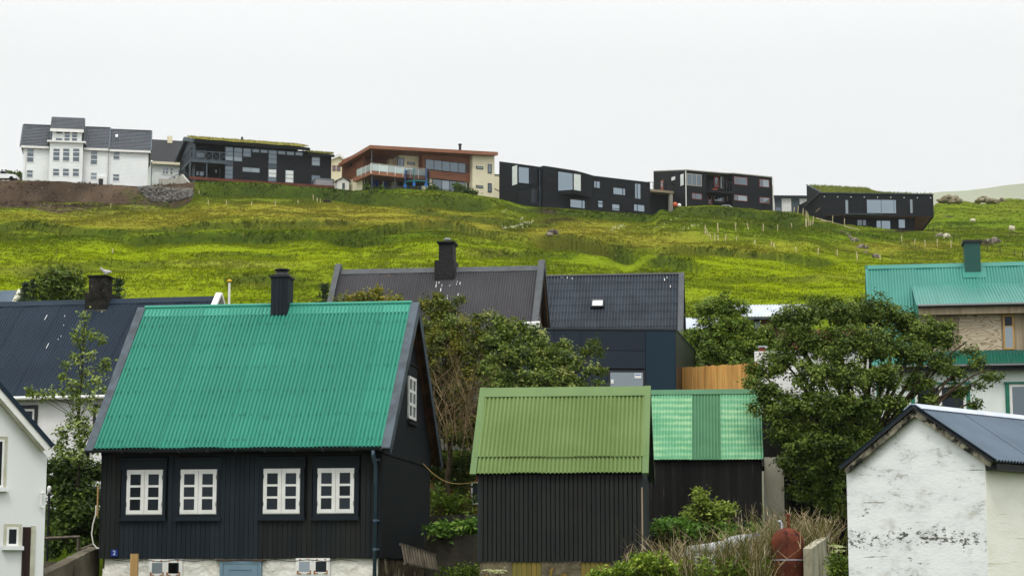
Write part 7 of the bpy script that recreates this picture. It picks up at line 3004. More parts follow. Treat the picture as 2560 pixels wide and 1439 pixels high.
def branch_pts(a, b, r, wob, n=6):
    a, b = Vector(a), Vector(b)
    out = []
    off = Vector((0, 0, 0))
    for i in range(n + 1):
        t = i / n
        off += Vector((r.normal(0, wob), r.normal(0, wob), r.normal(0, wob))) * (b - a).length / n
        out.append(a.lerp(b, t) + off * min(1, 3 * t) * (1 if i < n else .6))
    return out


def tree(name, label, cat, base, fork, blobs, cols, leaf=.09, per=26, dens=34, sig=.13, seed=1, trunk_r=.14, group=None, limb=True, flat=1.0, droop=0.0, ztwig=True, shell=.55):
    """blobs: (u, v, radius in pixels, depth, thickness factor) measured lobes of the crown"""
    r = np.random.default_rng(seed)
    root = thing(name, label, cat, base, 0, group)
    B = Vector(base)
    cen, outw = [], []
    mb = MB()
    fk = Vector(fork)
    tp = branch_pts(B, fk, r, .06, 6)
    mb.tube([p - B for p in tp], np.linspace(trunk_r, trunk_r * .7, len(tp)), 8)
    for bl in blobs:
        u, v, rp, Y = bl[:4]
        th = bl[4] if len(bl) > 4 else .8
        c = pix(u, v, Y)
        R = rp / FPX * Y
        K = max(3, int(dens * R * R * 4))
        d = r.normal(0, 1, (K, 3))
        d /= np.linalg.norm(d, axis=1)[:, None]
        rad = R * (shell + (1 - shell) * r.random(K))
        rad[r.random(K) < .14] *= 1.35
        p = np.array(c)[None, :] + d * rad[:, None] * np.array([1, th, flat])
        cen.append(p)
        outw.append(d)
        if limb:
            lp = branch_pts(fk, c, r, .10, 7)
            r0 = trunk_r * (.28 + .3 * min(1, R))
            mb.tube([q - B for q in lp], np.linspace(r0, max(.012, r0 * .3), len(lp)), 5, False)
            for q in p[:: max(1, K // 7)]:
                tw = branch_pts(c, q, r, .1, 3)
                mb.tube([x - B for x in tw], np.linspace(max(.012, r0 * .3), .005, len(tw)), 3, False)
    cen = np.concatenate(cen) - np.array(B)
    mb.build('trunk', M['bark'], root)
    leaf_cloud('crown', cen, (sig, sig, sig * .8), per, leaf, cols, seed, root, outw=np.concatenate(outw), droop=droop)
    return root


def bare_branches(mb, base, d, L, r0, depth, r, spread=.5, n=5, gravity=0.0):
    """recursive bare twigs"""
    pts = [Vector(base)]
    d = Vector(d).normalized()
    for i in range(n):
        d = (d + Vector((r.normal(0, .16), r.normal(0, .16), r.normal(0, .16) - gravity))).normalized()
        pts.append(pts[-1] + d * (L / n))
    mb.tube(pts, np.linspace(r0, r0 * .5, len(pts)), 3, False)
    if depth <= 0:
        return
    for k in range(3 if depth > 1 else 2):
        i = int(r.integers(2, n + 1))
        dd = (d + Vector((r.normal(0, spread), r.normal(0, spread), r.normal(0, spread * .7)))).normalized()
        bare_branches(mb, pts[i], dd, L * r.uniform(.5, .8), r0 * .55, depth - 1, r, spread, n, gravity)


DKG = [(.020, .036, .004), (.044, .074, .008), (.082, .122, .014), (.15, .19, .035)]
MIDG = [(.028, .052, .005), (.055, .095, .008), (.09, .14, .012), (.15, .20, .025)]
YELG = [(.05, .06, .009), (.10, .115, .013), (.17, .17, .02), (.20, .16, .02)]
BRIG = [(.04, .09, .012), (.07, .15, .02), (.12, .22, .03), (.2, .28, .05)]

# ---- big tree at the right
b_ = pix(2140, 1400, 55.0)
T1 = [(1990, 790, 52, 54.5), (2050, 772, 45, 55), (2010, 850, 60, 54), (2110, 790, 58, 54.5), (2180, 782, 55, 55), (2240, 800, 52, 55), (2300, 822, 50, 55), (2345, 850, 42, 55),
      (2090, 862, 62, 53.6), (2180, 862, 64, 53.6), (2270, 880, 56, 54), (2352, 905, 36, 54.5), (1960, 905, 48, 54), (1905, 925, 34, 54), (1880, 960, 24, 53.6), (1925, 985, 44, 53.6),
      (2040, 935, 58, 53.2), (2130, 940, 60, 53), (2215, 945, 46, 53.4), (2300, 955, 34, 54), (2385, 935, 26, 54), (2420, 880, 16, 54.6), (2440, 905, 18, 54.4), (2400, 975, 24, 54),
      (1990, 1015, 58, 53.2), (2080, 1020, 62, 52.8), (2165, 1020, 54, 53), (2240, 1010, 34, 53.5), (2320, 1000, 22, 54), (2330, 1035, 22, 53.6), (1960, 1080, 44, 53.4), (2030, 1100, 60, 53), (2110, 1105, 60, 53),
      (2180, 1090, 42, 53.2), (2235, 1075, 26, 53.6), (1975, 1150, 40, 53.6), (2040, 1180, 56, 53.4), (2105, 1190, 50, 53.4), (2000, 1230, 34, 53.8), (2065, 1250, 46, 53.8), (2110, 1270, 34, 54),
      (2470, 940, 12, 54), (2495, 945, 8, 54), (2440, 1010, 16, 53.6), (2395, 1040, 14, 53.4), (2350, 1060, 14, 53.4), (2365, 820, 22, 55), (1945, 805, 22, 54.5), (1880, 1020, 16, 53.4), (2450, 965, 10, 54), (1930, 1040, 24, 53.4)]
tree('large_tree', 'large spreading dark leaved tree leaning over the whitewashed shed', 'tree', b_, pix(2150, 1150, 54.2), [t + (.9,) for t in T1], DKG, .05, 48, 40, .085, 21, .2, flat=.7, shell=.4)

# ---- bushes in the middle gap, behind the black house
T2 = [(1075, 770, 34, 59), (1060, 830, 42, 58.6), (1120, 800, 40, 59), (1110, 860, 50, 58), (1060, 900, 36, 58), (1170, 830, 34, 58.6), (1200, 800, 20, 59), (1170, 890, 48, 58), (1125, 760, 16, 59), (1150, 750, 10, 59),
      (1095, 742, 14, 59), (1215, 860, 36, 58.4), (1110, 930, 36, 58.6), (1190, 945, 40, 57.8), (1150, 985, 36, 58.2), (1180, 1040, 36, 58), (1140, 1080, 34, 58.6), (1175, 1095, 26, 58)]
tree('yellowing_bush', 'tall yellowing green bush rising beside the gable of the black house', 'bush', pix(1120, 1330, 58.8), pix(1125, 1050, 58.6), [t + (.8,) for t in T2], [(.03, .045, .007), (.06, .085, .011), (.12, .14, .016), (.20, .17, .02)], .048, 44, 42, .085, 22, .09, flat=.8)
T3 = [(1255, 810, 34, 58.5), (1240, 850, 40, 58), (1300, 830, 36, 58.4), (1345, 850, 40, 58.2), (1290, 890, 54, 57.6), (1360, 900, 48, 57.6), (1405, 870, 30, 58), (1425, 905, 34, 57.6), (1400, 950, 44, 57.2),
      (1330, 960, 54, 57), (1260, 960, 52, 57), (1225, 915, 36, 57.4), (1440, 955, 26, 57.4), (1465, 985, 24, 57.2), (1485, 860, 14, 57.8), (1500, 880, 10, 57.8), (1462, 880, 16, 57.8), (1480, 930, 18, 57.4), (1505, 925, 10, 57.4),
      (1495, 960, 14, 57.2), (1290, 1010, 46, 57), (1370, 1010, 46, 57), (1440, 1020, 34, 57), (1225, 1000, 34, 57), (1220, 790, 14, 58.4), (1130, 800, 8, 58)]
tree('glossy_bush', 'broad glossy dark green bush behind the olive roofed shed', 'bush', pix(1330, 1250, 58), pix(1330, 1050, 57.6), [t + (.8,) for t in T3], DKG + [(.19, .20, .06)], .055, 42, 32, .085, 23, .1, flat=.75, shell=.45)
T4 = [(860, 750, 16, 60), (885, 752, 14, 60), (915, 742, 18, 60), (940, 735, 12, 60), (935, 755, 18, 60), (975, 752, 14, 60), (1000, 756, 14, 60), (900, 765, 24, 60), (960, 768, 24, 60), (945, 722, 7, 60), (990, 745, 8, 60)]
tree('ridge_top_bush', 'yellow green bush tips showing just above the bright green ridge', 'bush', pix(930, 1300, 60.5), pix(930, 900, 60.3), [t + (.7,) for t in T4], YELG, .06, 26, 50, .09, 24, .06)
# bare dead twigs in front of that bush
r_ = np.random.default_rng(5)
P = pix(1090, 1130, 57.0)
db = thing('dead_bush', 'tangle of bare grey brown twigs against the bush by the black gable', 'dead bush', P)
mb = MB()
for i in range(30):
    q = Vector((r_.uniform(-.15, 1.3), r_.uniform(-.3, .3), r_.uniform(-.2, .8)))
    bare_branches(mb, q, (r_.normal(.1, .35), r_.normal(-.2, .2), .9), r_.uniform(.8, 1.5), .016, 3, r_, .45)
mb.build('twigs', M['twig'], db)

# ---- tree beyond the board fence
T5 = [(1765, 775, 34, 80), (1800, 765, 36, 80), (1835, 775, 34, 80), (1780, 820, 46, 79.5), (1840, 820, 44, 79.5), (1740, 850, 36, 79.5), (1800, 870, 52, 79), (1870, 860, 44, 79), (1915, 845, 34, 79.5), (1905, 890, 40, 79),
      (1850, 910, 44, 78.6), (1760, 900, 36, 79), (1725, 835, 22, 79.5), (1862, 780, 14, 80), (1720, 880, 24, 79), (1940, 870, 28, 79.4)]
tree('fence_side_tree', 'round mid green tree standing behind the honey coloured fence', 'tree', pix(1810, 1000, 79.5), pix(1810, 900, 79.4), [t + (.9,) for t in T5], MIDG, .07, 38, 24, .11, 25, .12, flat=.75)

# ---- young poplar and hedge in the left gap
T6 = [(212, 790, 10, 57), (205, 815, 13, 57), (215, 835, 12, 57), (185, 838, 13, 56.8), (238, 842, 9, 57), (252, 850, 11, 57.2), (200, 860, 9, 57), (192, 895, 11, 57), (205, 905, 12, 57), (226, 888, 10, 57), (165, 918, 11, 57), (160, 942, 11, 57),
      (175, 955, 11, 56.8), (215, 930, 12, 57), (245, 930, 15, 57.2), (262, 918, 8, 57.2), (266, 905, 6, 57.2), (235, 958, 15, 57), (200, 960, 14, 56.8), (130, 980, 12, 56.6), (105, 990, 11, 56.6), (85, 985, 7, 56.4), (75, 978, 4, 56.4), (160, 985, 16, 56.8), (190, 990, 18, 56.8), (225, 990, 18, 57),
      (258, 975, 12, 57.2), (190, 1020, 16, 57), (230, 1025, 18, 57), (180, 1050, 20, 57), (205, 1060, 22, 57), (160, 1085, 22, 57), (200, 1095, 26, 57), (235, 1085, 18, 57), (150, 1120, 24, 57), (185, 1135, 28, 57), (220, 1130, 22, 57)]
tree('young_poplar', 'slender young poplar with tiers of light leaves between the two front houses', 'tree', pix(190, 1400, 57.5), pix(196, 1050, 57.2), [(t[0], t[1], t[2] * (.9 if t[1] < 1000 else .75 if t[1] < 1040 else .95), t[3], .9) for t in T6], [(.05, .075, .01), (.09, .13, .018), (.15, .2, .03), (.34, .40, .16)], .06, 18, 46, .075, 26, .04, limb=False)
mb = MB()
tp = branch_pts(pix(196, 1050, 57.2), pix(212, 780, 57.2), np.random.default_rng(3), .02, 8)
mb.tube(tp, np.linspace(.04, .008, len(tp)), 6)
for (u, v, rp, Y) in T6[:26]:
    i = min(len(tp) - 1, max(0, int((1050 - v) / 270 * 8) - 1))
    q = branch_pts(tp[i], pix(u, v, Y), np.random.default_rng(int(u)), .03, 3)
    mb.tube(q, np.linspace(.014, .005, len(q)), 4, False)
pop = [o for o in bpy.data.objects if o.name.startswith('young_poplar')][0]
o = mb.build('leading_shoot', M['bark'], pop)
o.location = -Vector(pop.location)
T7 = [(140, 1170, 34, 58), (190, 1180, 40, 58), (235, 1180, 30, 58.2), (130, 1220, 30, 58), (180, 1230, 40, 57.6), (228, 1240, 34, 57.8), (140, 1280, 36, 57.4), (190, 1290, 44, 57), (232, 1300, 34, 57.2), (150, 1340, 36, 57), (200, 1350, 36, 57), (235, 1350, 24, 57.2), (130, 1370, 24, 57.4)]
tree('shady_hedge', 'dense dark green hedge filling the gap under the young poplar', 'hedge', pix(180, 1420, 58), pix(180, 1320, 58), [t + (.8,) for t in T7], [(.02, .036, .007), (.035, .06, .009), (.06, .10, .014), (.10, .15, .02)], .075, 28, 46, .11, 27, .06)
T8 = [(1090, 960, 44, 60), (1130, 1020, 48, 60), (1095, 1060, 44, 60), (1170, 1080, 44, 60), (1095, 1170, 40, 59.5), (1150, 1180, 40, 59.5), (1185, 1150, 34, 59.5), (1100, 1230, 26, 59), (1150, 1235, 20, 59.4)]
tree('shaded_undergrowth', 'dim undergrowth below the dead twigs in the gap', 'bush', pix(1120, 1310, 59.6), pix(1120, 1220, 59.6), [t + (.8,) for t in T8], DKG[:3], .06, 40, 38, .11, 28, .05)


# ---- spruces
def spruce(label, u, v0, v1, Y, rp, seed, cols, cat='spruce'):
    r = np.random.default_rng(seed)
    top, bot = pix(u, v0, Y), pix(u, v1, Y)
    h = (top - bot).length
    bot.z -= .4 * h
    H_ = top.z - bot.z
    root = thing('spruce', label, cat, bot, 0, 'spruces above the far roofs')
    MB().tube([(0, 0, 0), (0, 0, H_)], [.10, .012], 6).build('trunk', M['bark'], root)
    R = rp / FPX * Y
    cen, mb = [], MB()
    z = H_
    k = 0
    while z > H_ * .1:
        f = (H_ - z) / (h)
        rr = max(.08, R * min(1.2, f))
        nb = 6
        for i in range(nb):
            a = 2 * math.pi * (i + .5 * (k % 2)) / nb + r.normal(0, .15)
            L_ = rr * r.uniform(.75, 1.1)
            tip = Vector((math.cos(a) * L_, math.sin(a) * L_, z - .12 * L_ + .25 * L_))
            mb.tube([(0, 0, z), (math.cos(a) * L_ * .5, math.sin(a) * L_ * .5, z - .1 * L_), tip], [.02, .014, .006], 3, False)
            for s in np.linspace(.25, 1, max(2, int(L_ / .14))):
                cen.append((tip.x * s, tip.y * s, z - .1 * L_ * math.sin(math.pi * s) + .13 * L_ * s))
        z -= .22 + .1 * f
        k += 1
    mb.build('branches', M['bark'], root)
    leaf_cloud('needles', np.array(cen), (.07, .07, .045), 16, .05, cols, seed, root, up=.3, length=2.6)
    return root


SPR = [(.010, .022, .010), (.018, .036, .016), (.03, .055, .022), (.05, .08, .03)]
spruce('small pointed spruce right of the sooty chimney', 295, 701, 748, 92, 26, 31, SPR)
spruce('blue green spruce left of the sooty chimney', 83, 705, 760, 92, 34, 32, SPR)
spruce('bushy spruce tip close against the round dark tree', 62, 712, 760, 91, 24, 33, SPR)
spruce('spruce half hidden by the brown roof edge', 812, 716, 770, 88, 34, 34, SPR)
T9 = [(120, 715, 24, 92), (150, 700, 26, 92), (178, 700, 20, 92), (190, 725, 22, 92), (150, 735, 30, 92), (120, 745, 24, 92), (208, 740, 14, 92), (165, 690, 14, 92)]
tree('round_dark_tree', 'rounded dark tree left of the sooty chimney', 'tree', pix(150, 800, 92.5), pix(150, 750, 92.3), [t + (.9,) for t in T9], DKG, .11, 22, 26, .16, 35, .1)

# ---- small plants near the bottom edge
def plant(name, label, cat, P, spots, cols, leaf, per, sig, seed, length=1.9, stems=True, droop=0.0, up=.6, m='leaf'):
    root = thing(name, label, cat, P)
    B = Vector(P)
    c = np.array([s - B for s in spots])
    if stems:
        mb = MB()
        r = np.random.default_rng(seed)
        for s in c[::2]:
            mb.tube(branch_pts((s[0] * .6, s[1] * .6, 0), Vector(s), r, .05, 4), np.linspace(.012, .005, 5), 3, False)
        mb.build('stems', M['bark'], root)
    leaf_cloud('leaves', c, sig, per, leaf, cols, seed, root, length=length, droop=droop, up=up)
    return root


def spots_px(rects, n, seed, Y, dY=.4):
    r = np.random.default_rng(seed)
    out = []
    for (u0, v0, u1, v1, w_) in rects:
        for i in range(int(n * w_)):
            out.append(pix(r.uniform(u0, u1), r.uniform(v0, v1), Y + r.uniform(-dY, dY)))
    return out


plant('leafy_bed', 'bright green leafy plants hanging over the grey retaining wall', 'plants', pix(1130, 1345, 55.2), spots_px([(1066, 1306, 1198, 1330, 1), (1075, 1322, 1165, 1345, .5), (1165, 1300, 1198, 1325, .4)], 60, 41, 54.6, .3), BRIG, .09, 12, (.10, .10, .06), 41, 2.0, False, .5)
plant('upper_bed', 'darker weeds growing behind the low mossy wall in the gap', 'plants', pix(1110, 1300, 58.6), spots_px([(1070, 1240, 1150, 1285, 1), (1130, 1250, 1185, 1285, .5)], 60, 42, 58.6, .3), MIDG, .05, 18, (.09, .09, .10), 42, 2.6)
plant('wall_foot_weeds', 'low weeds at the foot of the grey retaining wall', 'plants', pix(1150, 1460, 53.0), spots_px([(1105, 1418, 1195, 1450, 1)], 40, 43, 53.2, .3), MIDG, .06, 16, (.1, .1, .07), 43)
plant('bright_bush', 'fresh bright green low bush in front of the olive shed corner', 'bush', pix(1620, 1480, 46.4), spots_px([(1550, 1408, 1690, 1450, 1), (1590, 1388, 1660, 1420, .6), (1530, 1425, 1560, 1450, .2), (1480, 1428, 1530, 1450, .2)], 95, 44, 46.4, .35), [(.05, .085, .008), (.10, .16, .014), (.17, .24, .022), (.27, .32, .045)], .05, 26, (.09, .09, .06), 44, 2.0)
plant('tall_shrub', 'light green leaning shrub against the black boards of the patchy shed', 'shrub', pix(1770, 1340, 52.2), spots_px([(1738, 1225, 1760, 1262, .5), (1735, 1255, 1785, 1290, .5), (1760, 1262, 1815, 1300, .6), (1712, 1270, 1745, 1300, .3), (1730, 1290, 1830, 1330, .9), (1816, 1262, 1832, 1282, .25)], 60, 45, 52.2, .3), [(.05, .07, .01), (.10, .14, .015), (.18, .23, .03), (.30, .36, .09)], .06, 14, (.08, .08, .06), 45)
plant('ground_elder', 'low dark green leafy patch beside the olive shed wall', 'plants', pix(1680, 1345, 51.6), spots_px([(1634, 1302, 1720, 1335, 1), (1700, 1310, 1760, 1340, .5), (1800, 1310, 1900, 1340, .5)], 70, 46, 51.8, .4), BRIG[:3], .06, 16, (.10, .10, .06), 46)
plant('broom_foot_weeds', 'fresh green weeds among the dry broom left of the red tank', 'plants', pix(1830, 1470, 45.9), spots_px([(1740, 1405, 1920, 1450, 1)], 60, 48, 45.9, .3), MIDG[1:], .05, 14, (.07, .07, .10), 48, 2.8)
plant('shed_side_weeds', 'dark weeds between the tank wall and the whitewashed shed', 'plants', pix(2100, 1470, 44.5), spots_px([(2075, 1395, 2125, 1450, 1)], 50, 47, 44.6, .3), MIDG, .045, 18, (.08, .08, .12), 47, 2.6)


def umbels(label, cen, n, Y, su, sv, seed):
    r = np.random.default_rng(seed)
    P = pix(cen[0], cen[1] + 30, Y)
    root = thing('cow_parsley', label, 'flower', P, 0, 'cream umbel flowers in the front gardens')
    mb, fl = MB(), []
    for i in range(n):
        q = pix(cen[0] + r.uniform(-su, su), cen[1] + r.uniform(-sv, sv), Y + r.uniform(-.2, .2)) - P
        mb.tube([(q.x * .4, q.y * .4, -.5), (q.x * .8, q.y * .8, q.z * .5), q], .008, 4, False)
        for k in range(26):
            a, rr = r.uniform(0, 6.28), .13 * math.sqrt(r.random())
            fl.append((q.x + rr * math.cos(a), q.y + rr * math.sin(a), q.z + .03 - 1.2 * rr * rr))
    mb.build('stems', M['leafstem'] if 'leafstem' in M else M['bark'], root)
    leaf_cloud('flower_heads', np.array(fl), (.012, .012, .008), 4, .022, [(.30, .33, .14), (.46, .48, .26), (.6, .6, .40)], seed, root, up=1.5, length=1.2)['kind'] = 'stuff'


umbels('cream umbel flowers beside the whitewashed shed corner', (2088, 1372), 4, 44.8, 14, 10, 51)
umbels('cream umbel flowers at the stone footing of the olive shed', (1240, 1432), 6, 47.2, 30, 6, 52)
umbels('cream umbel flowers in the dry stalks under the grey hull', (1765, 1392), 3, 46.6, 22, 5, 53)


# ---- dry stalks (broom and docks)
def stalks(name, label, P0, n, spread, h, seed, cols, lean=(.1, .3), kind=None, u=None):
    r = np.random.default_rng(seed)
    P = Vector(P0)
    root = thing(name, label, 'dry bush', P)
    V, Q, Cc_ = [], [], []
    for i in range(n):
        b0 = np.array([r.normal(0, spread[0]), r.normal(0, spread[1]), 0.0])
        H_ = h * r.uniform(.45, 1.1)
        dr = np.array([r.normal(lean[0], lean[1]), r.normal(0, .25)]) + b0[:2] * .35
        col = np.array(cols[int(r.integers(len(cols)))]) * r.uniform(.7, 1.3)
        wd_ = r.uniform(.006, .013)
        side = np.array([1, 0, 0]) if r.random() < .7 else np.array([.5, .86, 0])
        pts = []
        for k in range(5):
            t = k / 4
            pts.append(b0 + np.array([dr[0] * H_ * t * t, dr[1] * H_ * t * t, H_ * (t - .12 * t * t)]) + r.normal(0, .02, 3) * t)

        def strip(pts, wd_):
            k0 = len(V)
            for k, p in enumerate(pts):
                w2 = wd_ * (1 - .6 * k / (len(pts) - 1))
                V.append(p - side * w2)
                V.append(p + side * w2)
                Cc_.append(col)
                Cc_.append(col)
            for k in range(len(pts) - 1):
                Q.append((k0 + 2 * k, k0 + 2 * k + 1, k0 + 2 * k + 3, k0 + 2 * k + 2))
        strip(pts, wd_)
        for s in range(int(r.integers(2, 5))):
            k = int(r.integers(1, 5))
            d = np.array([r.normal(0, .5), r.normal(0, .5), r.uniform(.3, 1)])
            d = d / np.linalg.norm(d) * H_ * r.uniform(.12, .3)
            strip([pts[k], pts[k] + d * .5 + r.normal(0, .01, 3), pts[k] + d], wd_ * .7)
    link('stalks', fast_mesh('stalks', np.array(V), np.array(Q), M['grass'], np.array(Cc_)), root)
    return root


TAN = [(.40, .32, .19), (.30, .23, .13), (.20, .15, .08), (.52, .44, .30)]
GRN = [(.10, .11, .025), (.075, .09, .02), (.13, .12, .035)]
stalks('broom_bush', 'thicket of dry tan stalks and green broom in front of the grey hull', pix(1770, 1475, 46.8), 440, (.55, .35), 1.35, 61, TAN + GRN + GRN, (.05, .22))
stalks('broom_bush', 'dry grassy broom thicket directly left of the red tank', pix(1880, 1480, 46.3), 440, (.40, .3), 1.45, 62, TAN + GRN + GRN + GRN, (.08, .2))
stalks('broom_bush', 'thin dry broom growing up across the left side of the red tank', pix(1902, 1490, 45.3), 60, (.12, .1), 1.15, 67, TAN + GRN + GRN, (.06, .16))
stalks('broom_bush', 'tall bleached broom behind the red tank', pix(1985, 1390, 48.8), 420, (.5, .35), 1.1, 63, TAN + GRN, (.0, .35))
stalks('broom_bush', 'pale brown dry stems leaning against the olive shed corner', pix(1690, 1470, 47.6), 130, (.25, .25), 1.15, 64, TAN, (-.25, .3))
stalks('broom_bush', 'sparse dry twigs in front of the olive shed battens', pix(1562, 1440, 47.3), 12, (.05, .05), .8, 65, TAN, (.1, .15))
stalks('broom_bush', 'low broom clump beside the pale concrete wall by the tank', pix(2035, 1380, 48.2), 180, (.22, .25), .8, 66, TAN + GRN, (.1, .3))

# ---- bushes by the hill houses
for (lab, bl, cc, sd_) in (
        ('dark bush by the lower windows of the brown and cream house', [(1146, 470, 9, 284.5), (1160, 478, 12, 284), (1175, 482, 10, 284), (1140, 462, 6, 285), (1186, 486, 9, 284)], DKG[:3], 71),
        ('small dark bush in front of the trampoline house end', [(1078, 470, 8, 284.5), (1085, 476, 8, 284), (1072, 476, 6, 284)], DKG[:3], 72),
        ('tall weeds below the terrace of the brown house', [(918, 470, 9, 284.5), (935, 475, 9, 284), (922, 460, 6, 285), (950, 474, 8, 284)], MIDG[:3], 73)):
    b0 = on_hill(bl[0][0], bl[0][1] + 8)
    tree('hill_bush', lab, 'bush', pix(bl[0][0], bl[0][1] + 10, bl[0][3]), pix(bl[0][0], bl[0][1], bl[0][3]), [t + (.7,) for t in bl], cc, .22, 16, 12, .22, sd_, .06, 'bushes by the hilltop houses')
# dark green hedge line far left
tree('far_hedge', 'low dark hedge behind the white car at the left edge', 'hedge', pix(10, 442, 330), pix(10, 440, 330), [(-10 + 9 * i, 438, 6, 330, .7) for i in range(8)], MIDG[:3], .3, 14, 8, .25, 74, .05, limb=False)

# ================================================================== SMALL THINGS
# flagpole
P = pix(572, 790, 88)
fp = thing('flagpole', 'white flagpole with yellow knob beyond the bright green ridge', 'flagpole', (P.x, P.y, gz(P.x, P.y)))
Hh = pix(573, 706, 88).z - gz(P.x, P.y)
MB().tube([(0, 0, 0), (0, 0, Hh)], [.07, .05], 8).build('pole', M['white_paint'], fp)
MB().lathe((0, 0, Hh), [(.03, 0), (.11, .05), (.11, .10), (.03, .14)], 10).build('knob', M['yellow'], fp)

# timber post in front of the black house
P = pix(335, 1440, 49.2)
o = MB().box(-.088, .088, -.08, .08, -.2, pix(335, 1383, 49.2).z)
o = o.build('timber_post', M['post_wood'])
o.location = (P.x, P.y, 0)
tag(o, 'new square timber post standing before the black house basement', 'post')

# slatted rack leaning on the stone side
A0 = MAIN.world((MAIN.fx(1000, 1360, 1.2) if False else 7.35, .9, 0))
rk = thing('slatted_rack', 'weathered slatted wooden rack hung on the stone base of the black gable', 'rack', (0, 0, 0))
p00, p10 = pix(1001, 1359, 49.6), pix(1088, 1386, 51.4)
p01, p11 = pix(1011, 1407, 49.5), pix(1097, 1427, 51.3)
mb = MB()
for (a, b) in ((p00, p10), (p01, p11)):
    mb.obox(a - Vector((.03, 0, .03)), b - a, (.06, .02, 0), (0, 0, .06))
mb.build('rail', M['grey_wood'], rk)
for i in range(13):
    t = (i + .5) / 13
    a, b = p00.lerp(p10, t), p01.lerp(p11, t)
    m_ = MB()
    m_.obox(a + Vector((-.025, -.03, 0)), b - a, (.05, 0, 0), (0, .03, 0))
    m_.build('slat', M['grey_wood'], rk)
# rope between house and shed
a, b = pix(1058, 1158, 52.5), pix(1206, 1202, 48.4)
pts = []
for i in range(17):
    t = i / 16
    p = a.lerp(b, t)
    p.z -= .28 * math.sin(math.pi * t) * (1.3 - .6 * t)
    pts.append(p)
tag(MB().tube(pts, .010, 5).build('rope', M['rope']), 'slack yellow rope strung from the black gable to the olive shed', 'rope')
# hose and pole at the left corner
hp = [pix(u, v, 50.6) for u, v in ((240, 1262, ), (239, 1285), (232, 1310), (229, 1335), (233, 1358), (243, 1370), (248, 1369))]
tag(MB().tube(hp, .016, 6).build('garden_hose', M['hose']), 'white hose hanging at the left corner of the black house', 'hose')
tag(MB().tube([pix(245, 1212, 50.8), pix(243, 1290, 50.8)], .02, 6).build('bamboo_cane', M['post_wood']), 'upright pale cane beside the left corner of the black house', 'cane')
# handrail
rl = thing('handrail', 'grey timber handrail above the sloping concrete wall', 'railing', pix(110, 1400, 54))
B = Vector(rl.location)
for (a, b, nm) in (((108, 1345), (200, 1341), 'top_rail'), ((196, 1341), (196, 1400), 'post'), ((204, 1372), (236, 1360), 'lower_rail')):
    p, q = pix(*a, 54) - B, pix(*b, 54) - B
    MB().tube([p, q], .045, 4).build(nm, M['grey_wood'], rl)
# bulb lamp
P = pix(123, 1224, 55)
lp = thing('garden_lamp', 'white bulb lamp on a dark post between hedge and white house', 'lamp', (P.x, P.y, 0))
MB().tube([(0, 0, 0), (0, 0, P.z - .09)], .035, 6).build('post', M['black_trim'], lp)
MB().lathe((0, 0, P.z - .09), [(.035, 0), (.04, .05), (.065, .12), (.045, .19), (.01, .21)], 10).build('bulb', M['white_paint'], lp, True)

# red tank
P = pix(1970, 1440, 46.0)
tk = thing('oil_tank', 'upright rusty red round topped tank among the broom', 'tank', (P.x, P.y, 0))
zt = pix(1970, 1318, 46.0).z
R_ = 41 / FPX * 46
prof = [(R_, 0), (R_, zt - R_ * .95)] + [(R_ * math.cos(a), zt - R_ * .95 + R_ * .95 * math.sin(a)) for a in np.linspace(.12, 1.5, 10)]
MB().lathe((0, 0, 0), prof, 32).build('shell', M['rust_red'], tk, True)
zs = pix(1970, 1400, 46).z
MB().lathe((0, 0, zs), [(R_ + .002, 0), (R_ + .006, .004), (R_ + .006, .016), (R_ + .002, .02)], 32).build('strap', M['zinc'], tk)
MB().tube([(0.03, 0, zt - .03), (.03, 0, zt + .24)], .032, 8).build('vent_pipe', M['rust_red'], tk)
MB().lathe((.03, 0, zt + .24), [(.05, 0), (.05, .06), (.02, .08)], 8).build('vent_cap', M['rust_red'], tk)
MB().tube([(-.12, 0, zt - .04), (-.12, 0, zt + .1), (-.15, 0, zt + .15), (-.2, 0, zt + .14)], .022, 8).build('filler_pipe', M['zinc'], tk)

# pale hull with its swollen tube
hl = thing('grey_hull', 'pale grey boat hull with a swollen side tube lying behind the dry stalks', 'boat', pix(1800, 1400, 49.0))
B = Vector(hl.location)
sec = [((1718, 1364), .10), ((1770, 1357), .15), ((1808, 1350), .17), ((1828, 1341), .2), ((1850, 1335), .18), ((1885, 1332), .10)]
pts = [pix(*s[0], 49.0) - B for s in sec]
pts = [p - Vector((0, 0, .0 + s[1])) for p, s in zip(pts, sec)]
MB().tube(pts, [s[1] for s in sec], 12).build('side_tube', M['boat_grey'], hl, True)
e = pix(1885, 1332, 49) - B - Vector((0, 0, .10))
e2 = pix(1898, 1331, 49) - B - Vector((0, 0, .10))
MB().tube([e, e2], .098, 12).build('tube_cap', M['boat_cap'], hl)
mb = MB()
q0, q1 = pix(1716, 1372, 48.9) - B, pix(1880, 1352, 48.9) - B
mb.hexa([q0 - Vector((0, 0, .6)), q1 - Vector((0, 0, .6)), q1 + Vector((0, 1.0, -.6)), q0 + Vector((0, 1.0, -.6))], [q0, q1, q1 + Vector((0, 1.2, 0)), q0 + Vector((0, 1.2, 0))])
mb.build('hull', M['boat_grey'], hl)

